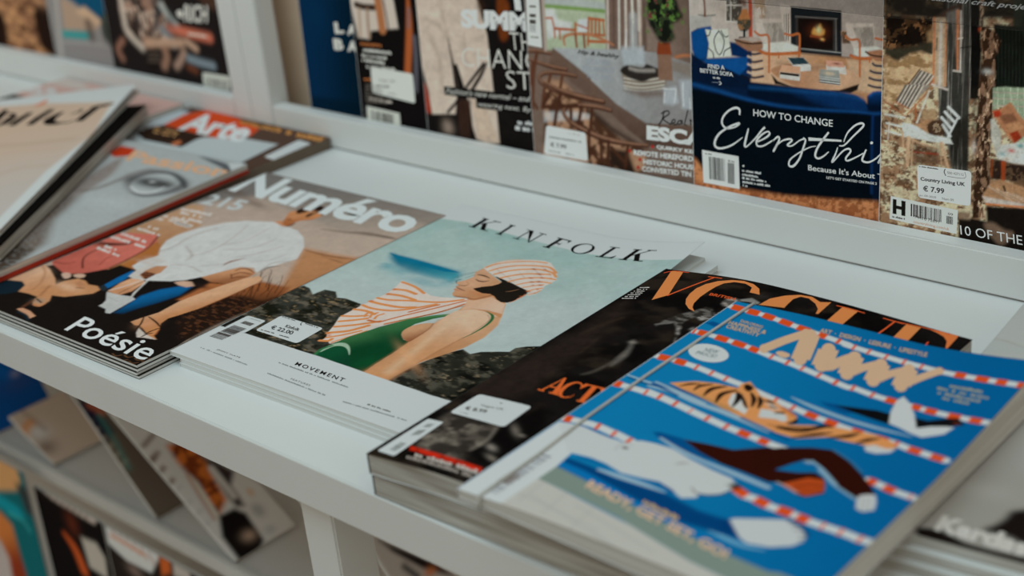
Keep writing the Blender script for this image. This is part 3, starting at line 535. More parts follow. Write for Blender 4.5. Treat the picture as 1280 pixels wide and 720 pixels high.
ART['poem'] = [
 ('fill','8a7a6a'),
 ('grad',(87.31,322.2),(192.79,174.59),'6c6b67','a89b8c'),
 ('poly',[(-34.55,250.96),(-21.74,314.02),(218.38,306.13),(227.33,278.5),(131.28,281.39),(29.08,271.67),(18.83,209.83)],'6a6864',5,0,{'alpha':.5}),
 ('poly',[(87.84,117.68),(.86,215.09),(45.05,258.36),(166.19,231.64),(237.11,250.76),(248.75,221.92),(238.39,150.17),(159.41,139.46)],'aa9c8e',9,0,{'alpha':.8}),
 ('poly',[(168.1,196.2),(201.17,199.8),(259.88,210.97),(259.87,186.17),(265.02,111.38),(249.71,66.37),(206.75,101.14),(211.21,135.1)],'a67a54',5,0,{'c2':'8a5a34','a':(215.4,186.85),'b':(244.36,92.24)}),
 ('line',[(150.35,230.35),(172.18,234.78),(190.16,240.76),(220.14,244.6)],[.78,2.34,5.07,2.34],'5e5148',2.4,1,.75),
 ('line',[(171.99,193.83),(198.57,194.93),(220.07,200.04)],[.56,2.25,.94],'6a4630',1.4,1,.8),
 ('line',[(193.2,192.03),(209.56,191.15),(220.29,190.56)],[.55,1.64,.73],'7a5238',1.2,1,.7),
 ('line',[(201.33,243.19),(216.84,244.55)],1.93,'50443c',1.5,1,.6),
 ('blob',(52.22,242.48),(19.56,5.65),-0.2,'6a5e54',.7),
 ('blob',(14.83,253.13),(13.62,5.45),-0.2,'5e524a',.8),
 ('blob',(-5.2,249.16),(13.77,4.13),0,'4c4038',.7),
 ('poly',[(32.14,96.38),(21.46,117.94),(-4.21,158.08),(-19.73,195.52),(-6.25,214.08),(14.96,217.08),(50.4,186.54),(48.61,160.41),(60.06,138.54),(81.8,97.05),(75.39,80.74)],'9a6c46',2,0,{'c2':'a98a6c','a':(55.16,108.82),'b':(11,207.35)}),
 ('poly',[(60.53,85.43),(59.73,111.29),(40,148.78),(57.34,140.54),(77.92,121.11),(72.56,105.02),(77.95,78.97)],'9c6332',1.4,0,0),
 ('poly',[(-21.94,16.48),(-7.38,34.18),(-9.33,52.76),(7.78,72.04),(22.86,97),(58.39,89.68),(59.5,100.11),(97.37,101.3),(126.6,107.83),(143.4,123.34),(167.46,127.19),(188.91,129.81),(214.24,125.84),(215.89,66.8),(228.98,5.98),(225.69,-15.83),(31.87,-26.86)],'15110f',1,0,0),
 ('poly',[(157.18,82.12),(155.11,114.2),(169.91,122.37),(180.12,134.16),(189.69,136.36),(216.99,139.3),(230.82,114.68),(218.96,102.26),(192.33,98.87),(182.39,87.45)],'8a5430',3,0,{'c2':'2a1a12','a':(182.65,126.35),'b':(211.21,89.31)}),
 ('poly',[(184.56,85.76),(185.81,104.06),(200.16,112.07),(216.66,112.52),(220.55,120.53),(223.15,96.07),(221.82,67.45),(220.48,42.39),(189.87,60.27)],'20150f',5,1,{'mott':[('4a2e1c',(6,2),.6,31,.1)]}),
 ('line',[(188.63,88.05),(179.77,97.72),(173.93,107.88)],[.7,.6,.26],'2a1810',.3,1,.85),
 ('line',[(187.75,96.01),(176.21,109.15),(167.3,116.64)],[.71,.61,.27],'2a1810',.3,1,.85),
 ('line',[(186.87,104.05),(172.59,120.79),(171.15,131.39)],[.71,.61,.27],'2a1810',.3,1,.85),
 ('line',[(185.97,112.18),(168.9,132.64),(157.33,136.64)],[.73,.62,.27],'2a1810',.3,1,.85),
 ('line',[(208.8,101.14),(203.87,112.97),(186.28,131.11)],[.69,.59,.26],'2a1810',.3,1,.85),
 ('line',[(201.64,114.37),(189.33,127.31),(186.45,134.57)],[.72,.61,.27],'2a1810',.3,1,.85),
 ('line',[(200.82,122.54),(185.82,139.15),(183.47,145.62)],[.72,.61,.27],'2a1810',.3,1,.85),
 ('line',[(200,130.79),(182.23,151.2),(176.82,154.87)],[.73,.62,.27],'2a1810',.3,1,.85),
 ('line',[(222.62,119.35),(216.9,130.88),(205.39,148.99)],[.7,.59,.26],'2a1810',.3,1,.85),
 ('line',[(180.42,95.43),(171.55,110.18),(149,121.39)],[.71,.6,.26],'2a1810',.3,1,.85),
 ('line',[(179.49,103.5),(163.12,119.24),(166.7,125.23)],[.72,.61,.27],'2a1810',.3,1,.85),
 ('line',[(178.55,111.65),(159.33,131.13),(159.91,134.27)],[.72,.61,.27],'2a1810',.3,1,.85),
 ('line',[(201.62,100.58),(194.75,111.42),(181.85,125)],[.7,.59,.26],'2a1810',.3,1,.85),
 ('line',[(200.81,108.6),(191.32,122.97),(175.26,133.96)],[.7,.6,.26],'2a1810',.3,1,.85),
 ('line',[(193.48,122.05),(181.12,140.28),(172.32,154.64)],[.72,.61,.27],'2a1810',.3,1,.85),
 ('line',[(192.61,130.34),(172.69,149.77),(172.31,148.61)],[.73,.62,.27],'2a1810',.3,1,.85),
 ('line',[(215.47,118.86),(207.8,129.41),(200.94,142.86)],[.7,.6,.26],'2a1810',.3,1,.85),
 ('line',[(214.73,127),(204.48,141.15),(194.52,151.98)],[.71,.61,.27],'2a1810',.3,1,.85),
 ('line',[(172.05,102.93),(158.34,120.31),(148.29,130.12)],[.73,.62,.27],'2a1810',.3,1,.85),
 ('line',[(195.21,92.05),(179.58,112.23),(166.95,118.9)],[.71,.6,.27],'2a1810',.3,1,.85),
 ('line',[(194.37,100.02),(185.54,109.85),(184.31,122.71)],[.7,.6,.26],'2a1810',.3,1,.85),
 ('line',[(193.52,108.07),(182.02,121.44),(170.8,127.8)],[.71,.61,.27],'2a1810',.3,1,.85),
 ('line',[(192.66,116.21),(178.44,133.23),(174.7,142.68)],[.72,.61,.27],'2a1810',.3,1,.85),
 ('line',[(209.03,110.28),(192.71,130.39),(186.13,136.85)],[.71,.61,.27],'2a1810',.3,1,.85),
 ('line',[(208.26,118.36),(203.27,130.49),(183.15,147.94)],[.7,.6,.26],'2a1810',.3,1,.85),
 ('line',[(207.48,126.54),(195.21,139.7),(190.04,145.8)],[.71,.61,.27],'2a1810',.3,1,.85),
 ('poly',[(139.31,117.95),(147.07,134.84),(152.2,145.29),(162.71,148.46),(172.92,143.28),(174.1,133.32),(169.16,120.12),(153.25,115.65)],'b98a64',.5,0,{'c2':'8a5a3a','a':(149.03,139.09),'b':(165.69,120.04)}),
 ('poly',[(158.15,82.07),(158.53,94.8),(156.26,113.3),(170.07,119.4),(167.5,96.21),(165.65,83.91)],'9a6038',.6,0,0),
 ('poly',[(179.08,142.27),(186.37,138.83),(189.82,133.36),(188.15,127.57),(188.17,107.75),(185.99,81.94),(181.75,66.37),(178.86,57.94),(181.34,49.82),(189.47,42.05),(193.61,34.91),(201.13,31.73),(194.17,31.19),(176.2,38.01),(169.91,39.94),(166.5,37.99),(158.63,40.21),(160.23,47.9),(164.06,60.91),(161.51,81.59),(163.89,98.99),(167.97,118.23),(172.73,134.43)],'c19a78',.45,0,{'c2':'b07a4e','a':(169.29,94.83),'b':(192.93,84.7)}),
 ('blob',(172.13,44.56),(6.71,6.71),0,'b98a68',.7),
 ('line',[(185.99,81.94),(188.17,107.75),(188.91,129.81),(187.26,138.09)],1.24,'7a4626',.8,1,.8),
 ('line',[(188.62,42.93),(192.91,37.21),(193.42,34.8)],.98,'8a5030',.6,1,1),
 ('poly',[(173.08,36.77),(186.03,33.25),(201.13,31.73),(195.62,30.14),(190.26,28.93),(184.93,26.66),(177.8,31.23)],'b8b2a8',.5,0,0),
 ('line',[(160.28,50.49),(168.11,42.26),(172.66,35.15)],[1,1.51,1],'15100e',.35,1,1),
 ('line',[(163.11,52.38),(175.99,49.56),(184.89,46.3)],[1.01,1.51,1.01],'15100e',.35,1,1),
 ('line',[(186.44,43.88),(185.78,38.56),(185.04,32.68)],[.98,1.46,.98],'15100e',.35,1,1),
 ('line',[(187.26,28.55),(187.01,33.82),(189.41,36.56)],[.98,1.47,.98],'15100e',.35,1,1),
 ('line',[(154.62,138.96),(154.33,143.57),(159.72,146.51),(170.34,144.38)],[.92,1.41,1.41,.92],'5a2e1a',.4,1,.85),
 ('line',[(158.42,131.57),(160.18,138.83),(169.97,141.04)],[.92,1.65,.92],'5a2e1a',.4,1,.85),
 ('line',[(162.51,127.57),(166.06,132.63),(171.36,135.55)],[.91,1.64,.91],'5a2e1a',.4,1,.85),
 ('line',[(156.08,133.43),(163.58,128.16)],[.9,.9],'5a2e1a',.4,1,.85),
 ('poly',[(133.68,43.13),(130.91,55.57),(126.21,72.27),(129.5,86.22),(138.98,98.52),(148.18,102.7),(152.9,88.06),(149.25,71.76),(143.84,57),(141.47,45.53)],'0c5b90',2.2,0,{'c2':'08263c','a':(133.04,83.63),'b':(158.94,71.34)}),
 ('poly',[(81.97,70.08),(79.23,84.97),(78.5,98.7),(84.5,96.81),(88.88,82.36),(90.5,67.34)],'0d5c94',.5,0,0),
 ('poly',[(81.41,65.72),(81.46,70.42),(90.25,67.51),(92.52,63.53),(86.98,62.61)],'1e2a30',.5,0,0),
 ('poly',[(128.29,100.96),(132.35,106.31),(140.45,108.59),(149.14,104.76),(144.64,99.82),(136.26,99.17)],'b89a84',.8,0,0),
 ('blob',(153.37,107.1),(9.09,2.91),0,'241a16',.8),
 ('poly',[(95.2,64.11),(90.45,78.52),(90.6,88.04),(100.63,91.98),(107.75,89.63),(112.65,73.81),(109.53,63.87)],'b48460',.5,0,{'c2':'c49a78','a':(101.75,69.28),'b':(96.71,85.1)}),
 ('line',[(94.77,66.02),(98.85,75.38),(101.87,91.09)],1.64,'c0b8ae',.5,1,1),
 ('line',[(106.63,65.89),(105.35,78.98),(104.84,88.96)],.73,'3a2418',.4,1,1),
 ('poly',[(95.3,63.24),(108.57,64.54),(121.03,67.87),(127.61,66.16),(130.22,50.77),(132.16,40.54),(127.66,39.73),(121.82,43.99),(112.07,44.37),(111.69,48.3),(108.76,53.2)],'aab0ae',.4,0,0),
 ('line',[(106.35,92.3),(111.83,82.57),(116.21,74.27),(120.56,68.21)],[2.16,1.62,2.16,1.62],'b2b6b2',.4,1,1),
 ('line',[(103.98,58.35),(117.56,56.94),(119.79,59.38)],.54,'868884',.4,1,.6),
 ('poly',[(70.31,103.79),(67.89,114.03),(72.3,128.11),(60.06,138.54),(51.04,151.11),(49.99,165.41),(54.62,183.28),(64.5,200.44),(77.32,212.22),(94.62,218.64),(102.94,222.84),(120.93,220.3),(135.31,218.25),(151.81,210.2),(166.66,197.67),(180.18,178.51),(176.33,166.74),(172.82,157.78),(171.94,145.26),(162.6,150.31),(151.25,146.06),(147.34,137.53),(140.51,119.87),(133.31,108.39),(124.45,101.02),(106.68,92.48),(92.8,89.25),(85.15,89.81),(84.38,102.23),(78.85,100.83),(72.27,103.11)],'b9bfbd',.6,0,0),
 ('poly',[(84.13,91.91),(80,102.54),(81.22,113),(95.61,111.04),(101.25,101.29),(98.7,91.97),(92.12,88.35)],'b4b4ae',.5,0,0),
 ('line',[(65.46,134.59),(67.78,146.1),(62.76,167.87),(67.89,188.41)],2.84,'9a968e',1.3,1,.6),
 ('line',[(77.02,151.02),(97.27,141.54),(100.45,133.28)],2.33,'9a968e',1.3,1,.6),
 ('line',[(97.27,141.54),(103.12,154.75),(98.36,179.64),(87.22,205.72)],1.79,'9a968e',1.3,1,.6),
 ('line',[(101.9,167.7),(112.41,183.61),(108.91,209.86)],1.59,'9a968e',1.3,1,.6),
 ('line',[(111.87,162.81),(129.6,175.66),(132.6,197.75)],1.74,'9a968e',1.3,1,.6),
 ('line',[(133.3,157.6),(141.69,168.73),(149.47,189.63)],1.91,'9a968e',1.3,1,.6),
 ('line',[(121.57,131.64),(132.3,140.71),(139.29,154.26)],1.52,'9a968e',1.3,1,.6),
 ('line',[(96.9,121.5),(112.74,126.85),(131.32,124.11)],1.52,'9a968e',1.3,1,.6),
 ('line',[(151.55,157.63),(162.24,166.66),(164.79,181.14)],1.5,'9a968e',1.3,1,.6),
 ('line',[(172.24,146.47),(169.1,163.89),(177.56,171.7)],2.22,'9a968e',1.3,1,.6),
 ('line',[(136.8,141.53),(136.22,149.33),(141.26,158.6)],[.95,2.27,.76],'7a4a30',.5,1,1),
 ('line',[(173.31,147.05),(172.82,156.3),(179.09,162.89)],[.55,2.22,.55],'6a6660',.8,1,1),
 ('poly',[(91.33,95.86),(88.15,103.74),(88.28,113.56),(97.21,118.41),(103,107.04),(101.39,99.78),(102.14,92.28)],'a87a58',.6,0,0),
 ('poly',[(90.62,97.06),(89.97,103.13),(102.2,103.4),(103.23,92.88)],'4a281a',.5,0,0),
 ('line',[(91.01,98.88),(100.15,100.69)],.75,'8a5a3c',.3,1,1),
 ('line',[(94.24,95.86),(102.79,97.37)],.75,'8a5a3c',.3,1,1),
 ('line',[(89.58,101.31),(99.34,104.08)],.75,'8a5a3c',.3,1,1),
 ('blob',(73.93,113.98),(11.59,2.71),0,'a89c90',.6),
 ('blob',(77.92,121.11),(11.74,3.91),0,'aca49a',.6),
 ('poly',[(109.75,223.47),(103.39,232.93),(96.92,242.55),(98.81,249.13),(101.36,256.83),(108.6,265.43),(124.46,260.41),(128.2,251.24),(127.31,240.56),(119.82,234.13),(119.21,226.59),(120.15,220.97),(114.53,220.19)],'9a6038',.6,1,{'c2':'bb8458','a':(114.71,222.44),'b':(107.3,251.61)}),
 ('poly',[(98.81,249.13),(100.38,259.35),(108.06,265.92),(124.52,261.18),(127.68,251.71),(119.96,253.64),(119.11,242.89),(115.3,244.6),(113.39,252.87),(108.15,247.58),(105.61,244.04)],'231610',.8,1,0),
 ('blob',(113.39,252.87),(6.68,2.92),0,'b8845c',.8),
 ('blob',(108.54,237.43),(6.22,3.73),0,'b4835e',.7),
 ('line',[(114.53,220.19),(120.15,220.97),(120.38,227.19)],1.84,'4a2a1a',.8,1,1),
 ('poly',[(100.65,222.37),(105.78,226.85),(113.54,221.83),(120.93,220.3),(115,219)],'b4805a',.8,0,0),
 ('line',[(103.4,245.14),(108.21,248.35)],1.46,'2a1810',.5,1,1),
 ('line',[(111.49,231.63),(107.82,231.56)],1.24,'5a3020',.6,1,1),
 ('poly',[(4.38,73.54),(-12.83,88.06),(-19.19,102.1),(-16.58,117.67),(-15.83,128.85),(-5.97,139.83),(12.2,147.93),(32.52,155.74),(44.91,146.69),(53.65,127.13),(56.05,108.19),(57.07,90.59),(46.95,75.31),(33.55,66.36)],'aa5a4c',.8,0,{'c2':'b8685a','a':(15.91,76.46),'b':(20.99,126.98)}),
 ('line',[(-2.47,119.81),(11.47,121.92),(25.73,129.5),(27.17,137.29)],[1.62,5.26,3.64,.81],'2a1814',1.2,1,.9),
 ('line',[(36.39,80.97),(18.2,94.48),(13.44,109.04),(16.23,124.46)],1.41,'3a1a16',.7,1,1),
 ('blob',(3.11,117.48),(10.31,3.71),0,'6a3a2c',.7),
 ('line',[(3.29,76.31),(15.44,79.53),(19.61,85.14)],.98,'6a2c28',.6,1,1),
 ('line',[(34.85,155.54),(50.52,132.3),(55.51,108.56),(56.87,92.12)],1.57,'3a1814',.9,1,1),
 ('line',[(43.54,91.45),(36.81,104.51),(37.82,115.23)],.98,'8a3c34',.6,1,1),
 ('blob',(-3.17,100.16),(16.15,8.07),0,'9a4c42',.6),
 ('poly',[(-45.18,23.26),(-18.77,41.01),(-19.14,57.43),(-16.97,67.03),(-6.09,71.23),(14.44,65.73),(34.62,57.27),(45.72,50.67),(45.87,58.35),(51.73,66.67),(61.24,67.14),(69.91,64.04),(79.06,65.97),(87.55,62.62),(88.31,55.68),(80.47,47.65),(73.22,40.55),(61.42,37.02),(69.42,29.95),(71.71,20.75),(66.12,18.49),(57.05,23.01),(53.59,29.58),(41.26,29.47),(29.79,27.42),(23.84,36.99),(15.35,40.25),(-4.57,32.5),(-22.01,10.03)],'bf9c7e',.8,0,{'c2':'b08058','a':(-1.03,63.92),'b':(46.79,32.55)}),
 ('blob',(3.46,59.74),(13.63,5.84),0,'c8a88a',.6),
 ('line',[(-0.38,67.62),(15.96,59.99),(31.63,46.05),(37.46,35.11)],1.89,'9a6a48',1.2,1,.6),
 ('blob',(58.31,52.92),(14.86,4.83),0,'caa88c',.7),
 ('line',[(43.67,46.39),(49.71,37.26),(53.2,32.43)],2.6,'8a5a3c',1.4,1,.6),
 ('poly',[(57.36,60.25),(57.9,65.29),(66.6,62.21),(69.7,56.12)],'a87856',.8,0,0),
 ('line',[(65.67,55.44),(72.99,57.94)],.93,'6a4430',.5,1,1),
 ('blob',(61.83,25.69),(5.49,4.03),0,'8c8478',.8),
 ('line',[(56.38,27.18),(65.99,25.01)],1.44,'3a3028',.5,1,1),
 ('line',[(62.56,20.08),(70.64,20.14),(70.7,25.25)],1.26,'b0764e',.6,1,1),
 ('poly',[(31.28,65.11),(31.98,68.75),(37.56,69.2),(43.46,65.33),(41.62,61.11)],'b49a88',.7,1,0),
 ('poly',[(41.7,69.2),(45.49,73.54),(51.53,73.62),(53.77,69.4),(47.93,67.15)],'b89c86',.7,1,0),
 ('poly',[(58.76,8.39),(61.3,11.91),(71.67,11.84),(84.29,8.76),(84.12,3.46),(74.11,5.9)],'b58a6c',.6,0,0),
 ('line',[(60.04,12.69),(56.94,22.95)],3.61,'5a3826',1.5,1,.7),
 ('line',[(64.35,6.23),(75.87,5.44),(85.29,2.11)],2.47,'12222a',.8,1,1),
 ('poly',[(-10.95,25.76),(2.32,36.29),(13.66,39.97),(23.84,36.99),(29.79,27.42),(26.83,21.43),(13.88,11.11)],'10202a',1,0,0),
 ('line',[(191.49,1.88),(196.44,.89),(199.26,3.83)],.8,'6a4a30',.5,1,1),
 ('line',[(201.37,-0.08),(206.25,-1.05),(209.05,1.86)],.78,'6a4a30',.5,1,1),
 ('line',[(201.17,4.95),(206.08,3.96),(208.88,6.89)],.78,'6a4a30',.5,1,1),
 ('line',[(211.97,1.03),(216.79,.06),(219.57,2.96)],.76,'6a4a30',.5,1,1),
 ('line',[(211.81,6.04),(216.64,5.05),(219.44,7.96)],.78,'6a4a30',.5,1,1),
 ('line',[(217.55,6.85),(222.35,5.86),(225.13,8.77)],.77,'6a4a30',.5,1,1),
 ('line',[(215.52,10.78),(220.34,9.77),(223.14,12.68)],.77,'6a4a30',.5,1,1),
 ('grain',.13,7,303),
 ('T','title','Numéro',(2.67,252.01),(220.18,252.66),(-8.52,297.41),'bccaca',.03,0,.93,1),
 ('T','title','Poésie',(125.21,5.98),(220.91,6.29),(119.58,27.65),'c2cccc',.01,0,1,1),
 ('T','lettering','215',(4.27,218.9),(52.17,223.35),(-3.72,239.41),'aebaba',.03,0,1,1),
 ('D','lettering',(2.52,201.1),(39.96,204.02),(-0.28,206.22),'c0c0ba',0,0),
 ('D','lettering',(9.45,195.1),(36.7,197.11),(6.69,200.17),'c0c0ba',1,0),
 ('D','lettering',(21.7,188.24),(47.01,189.15),(19.01,193.22),'c0c0ba',2,0),
 ('D','lettering',(1.2,183.28),(38.57,184.77),(-1.58,188.29),'c0c0ba',3,0),
 ('D','lettering',(15.09,179.23),(47.45,179.54),(12.39,184.17),'c0c0ba',4,0),
 ('D','lettering',(-1.71,176.13),(10.18,176.68),(-4.5,181.1),'c0c0ba',5,0),
 ('D','lettering',(25.83,177.4),(46.47,177.22),(23.18,182.31),'c0c0ba',6,0),
 ('D','lettering',(11.26,160.63),(32.37,161.88),(8.56,165.47),'c0c0ba',7,0),
 ('D','lettering',(5.68,154.06),(37.31,153.74),(2.96,158.87),'c0c0ba',8,0),
 ('D','lettering',(2.64,139.78),(40.13,138.32),(-0.07,144.5),'c0c0ba',9,0),
 ('D','lettering',(-3.84,130.97),(47.82,131.32),(-6.57,135.65),'c0c0ba',10,0),
 ('D','lettering',(14.12,115.76),(30.06,116.32),(11.5,120.31),'c0c0ba',11,0),
 ('D','lettering',(11.06,110.65),(43.99,109.51),(8.43,115.17),'c0c0ba',12,0),
 ('P','barcode_label',[(-14.3,30.38),(-15.31,40.27),(-6.4,55.02),(-0.77,50.19),(-3.16,31.66)],'a8b0ae',0,0),
 ('B','barcode',(-10.2,35.88),(-7.64,50.38),(-3.4,33.78),'5a5a56',4,1),
]
ART['fashion'] = [
 ('fill','1a1816'),
 ('fill','131110'),
 ('mott','262019',(26,16),.56,41,.25,.9),
 ('mott','060606',(30,20),.56,47,.2,.8),
 ('poly',[(.45,81.29),(-1.34,102),(1.19,121.19),(5.79,141.37),(6.07,167.45),(7.9,192.57),(4.32,219.24),(9.39,228.74),(21.67,204.51),(30.76,154.7),(35.46,111.81),(32.58,85.31)],'241d19',8,1,{'alpha':.9}),
 ('line',[(51.07,127.82),(55.03,132.81),(57.45,147.1),(55.65,164.31)],[.54,2.17,1.36,.54],'55524a',2,1,.7),
 ('line',[(60.17,145.02),(59.5,154.73),(57.35,165.06),(51.18,178.61)],[1.39,4.16,3.05,1.66],'6a6862',2.2,1,.7),
 ('blob',(52.52,176.36),(2.57,1.71),0,'8a8880',.8),
 ('line',[(12.89,177.07),(17.16,193.15),(22.64,204.82)],2.16,'32281f',3,1,.7),
 ('line',[(17.9,145.67),(30.36,152.26),(26.92,174.5)],1.46,'2c241e',3,1,.7),
 ('poly',[(29.43,14.49),(14.04,25.34),(12.17,38.26),(9.39,51.13),(10.43,57.63),(49.87,55.27),(56.1,43.22),(56.95,32.37),(55.07,25.89),(57.45,12.5),(75.9,13.7),(75.84,6.66),(46.71,7.32)],'4a463f',5,0,{'mott':[('6a665c',(9,6),.6,53,.2),('2c2925',(12,8),.48,57,.2)]}),
 ('poly',[(50.24,54.85),(55.99,58.51),(54.66,75.61),(56.59,86.57),(75.98,63.29),(74.99,29.24),(70.67,19.55),(53.53,25.14),(56.52,37.77)],'090808',3,0,0),
 ('line',[(49.25,53.43),(54.17,40.39),(53.31,27.81)],1.09,'8a867c',2,1,.6),
 ('blob',(62.26,35.05),(4.71,2.12),-0.4,'8a877e',.8),
 ('blob',(69.98,26.37),(5.13,1.82),-0.3,'7a766c',.8),
 ('blob',(61.25,56.27),(7.32,2.19),-0.7,'6a665e',.8),
 ('blob',(68.24,53.24),(2.39,1.19),0,'8a867c',.7),
 ('poly',[(51.32,202.07),(51.22,211.78),(54.5,221.73),(59.79,228.92),(63.97,237.78),(68.87,238.07),(75.28,231.37),(76.29,224.56),(72.57,220.18),(66.08,223.1),(63.73,213.45),(69.6,201.86),(74.04,192.37),(75.56,187.38),(65.43,204.6),(59.21,210.21)],'5e5d58',1.2,0,{'mott':[('8f8f8a',(5,3),.6,61,.15),('2a2824',(6,3),.5,63,.15)]}),
 ('poly',[(68.91,250.71),(70.64,256.65),(77.58,256.37),(80.78,248),(75.62,243.97),(71.23,245.5)],'4a4844',1.5,1,{'mott':[('85827a',(3,2),.6,65,.15)]}),
 ('poly',[(76.96,257.31),(82.38,262.79),(90.04,259.45),(90.64,256.77),(83.86,257),(79.26,255.49)],'7a7c78',.9,0,0),
 ('blob',(86.12,267.42),(5.81,3.77),0,'2a2724',.8),
 ('line',[(65.01,236.25),(70.97,234.11),(76.72,227.23)],1.74,'23211e',1,1,1),
 ('blob',(74.34,207.86),(1.4,1.96),0,'7a7a76',.8),
 ('line',[(49.95,203.95),(57.46,209.45)],1.16,'6e6e6a',1.2,1,1),
 ('poly',[(17.14,17.4),(42.32,16.65),(72.92,15.84),(74.63,11.55),(46.47,12.29),(20.39,13.42)],'b3240e',.6,0,0),
 ('line',[(23.7,16.74),(28.29,11.14)],.74,'5a140c',.5,0,1),
 ('line',[(43.2,15.73),(47.42,10.34)],.72,'5a140c',.5,0,1),
 ('line',[(54.71,15.45),(58.68,10.23)],.69,'5a140c',.5,0,1),
 ('D','lettering',(28.77,8.65),(75.38,9.53),(25.86,12.65),'a8a49c',3,0),
 ('D','lettering',(25.77,5.19),(74.96,5.27),(23.64,8.39),'8e8a82',4,0),
 ('grain',.35,8,305),
 ('P','title',[(5.63,282.56),(14.68,284.11),(29.42,245.82),(23.54,235.68)],'ee7e46',0,0),
 ('S','title',[(41.52,280.58),(35.43,264.09),(29.05,244.66)],1.47,'d9562c',.01),
 ('S','title',[(2.7,277.95),(7.62,282.9),(19.52,283.51)],1.02,'c8482a',.02),
 ('S','title',[(36.72,280.98),(47.48,281.21)],1.12,'d9562c',.02),
 ('P','title',[(61.28,229.4),(55.48,231.61),(49.11,237.22),(44.78,243.86),(41.99,251.91),(40.79,260.92),(42.59,269.33),(47.34,276.25),(55.29,281.18),(63.48,282.82),(71.87,281.15),(78.88,276.75),(83.99,269.15),(76.54,269.12),(73.81,276.21),(66.85,279.49),(58.7,278.81),(53.43,274.6),(51.64,267.97),(51.23,259.38),(51.57,249.79),(53.49,240.26),(56.18,234.58)],'ee7e46',0,0),
 ('P','title',[(91.51,256.26),(92.79,267.34),(98.57,275.76),(106.05,281.42),(113.87,282.8),(121.99,278.97),(127.87,282.17),(129.21,264.27),(127.91,263.44),(125.82,269.71),(120.49,275.54),(113.5,279.79),(107.8,279.4),(105.61,274.03),(106.42,266.46),(107.34,260.53)],'ee7e46',0,0),
 ('P','title',[(136.85,281.02),(147.54,281.1),(148.45,257.87),(138.4,256.85)],'ee7e46',0,0),
 ('S','title',[(132.69,280.17),(142.11,280.43),(152.25,280.27)],1.01,'d9562c',.02),
 ('S','title',[(172.2,280.95),(172.02,269.66),(171.41,258.26)],1.16,'d9562c',.01),
 ('S','title',[(164.39,280.58),(177.93,280.67)],.97,'d9562c',.02),
 ('P','title',[(179.54,280.98),(188.52,281.99),(190.1,261.04),(181.23,258.55)],'ee7e46',0,0),
 ('S','title',[(169.64,280.37),(179.72,281.58),(192.51,283.32),(204.05,283.33),(211.43,284.17)],.91,'d9562c',.02),
 ('P','title',[(192.51,283.32),(199.65,284.49),(211.48,284.66),(212.93,267.19),(211.78,266.87),(208.61,275.03),(204.67,279.17),(199.24,281.44)],'e0703c',.01,0),
 ('S','title',[(200.21,268.44),(200.99,263.13)],1.12,'b8462a',.02),
 ('T','lettering','BRITISH',(55.14,254.28),(75.25,254.21),(53.77,257.91),'e0562a',.02,.2,1,1),
 ('L','lettering','A',(39.63,100.63),(55.5,99.87),(36.48,120.44),'e2602c',.2,.07,0),
 ('L','lettering','C',(53.29,99.28),(66.02,99.22),(50,118.51),'e2602c',.2,.07,0),
 ('L','lettering','T',(65.86,99.14),(80.17,99.74),(61.16,118.89),'e2602c',.2,.07,0),
 ('D','lettering',(2.66,250.4),(9.12,252.53),(2.3,251.89),'c0c4c0',0,0),
 ('D','lettering',(2.6,247.14),(9.55,249.44),(2.24,248.63),'c0c4c0',1,0),
 ('D','lettering',(2.54,243.9),(9.97,246.36),(2.18,245.38),'c0c4c0',2,0),
 ('D','lettering',(2.48,240.66),(10.39,243.29),(2.12,242.14),'c0c4c0',3,0),
 ('D','lettering',(2.42,237.45),(10.81,240.23),(2.06,238.91),'c0c4c0',4,0),
 ('D','lettering',(2.36,234.24),(11.23,237.19),(2,235.7),'c0c4c0',5,0),
 ('D','lettering',(2.3,231.05),(11.65,234.17),(1.95,232.5),'c0c4c0',6,0),
 ('P','barcode_label',[(2.58,46.65),(14.88,46.88),(17.25,4.28),(3.06,5)],'b3bfbf',0,2),
 ('B','barcode',(8.95,8.9),(8.53,18.83),(13.8,8.85),'7a827f',3,1),
 ('B','barcode',(7.89,26.7),(7.5,33.19),(12.47,29.36),'7a827f',5,1),
 ('B','barcode',(7.18,37.21),(7.16,42.18),(11.46,38.37),'8a9290',6,1),
 ('P','price_sticker',[(9.2,83.36),(51.26,82.51),(52.76,55.82),(9,57.87)],'b3bfbf',0,2),
 ('T','sticker_print','Vogue UK',(21.25,70.4),(38.99,70.79),(19.8,73.56),'6c6c66',0,0,1,1),
 ('T','sticker_print','€ 8.99',(15.07,63.94),(31.21,64.86),(13.11,68.12),'54524c',.02,0,1,1),
 ('D','sticker_print',(15.41,59.98),(22.6,59.91),(14.92,61.02),'8a8e8a',3,1),
 ('D','sticker_print',(30.32,77.96),(32.03,78),(29.66,79.36),'54524c',5,1),
]
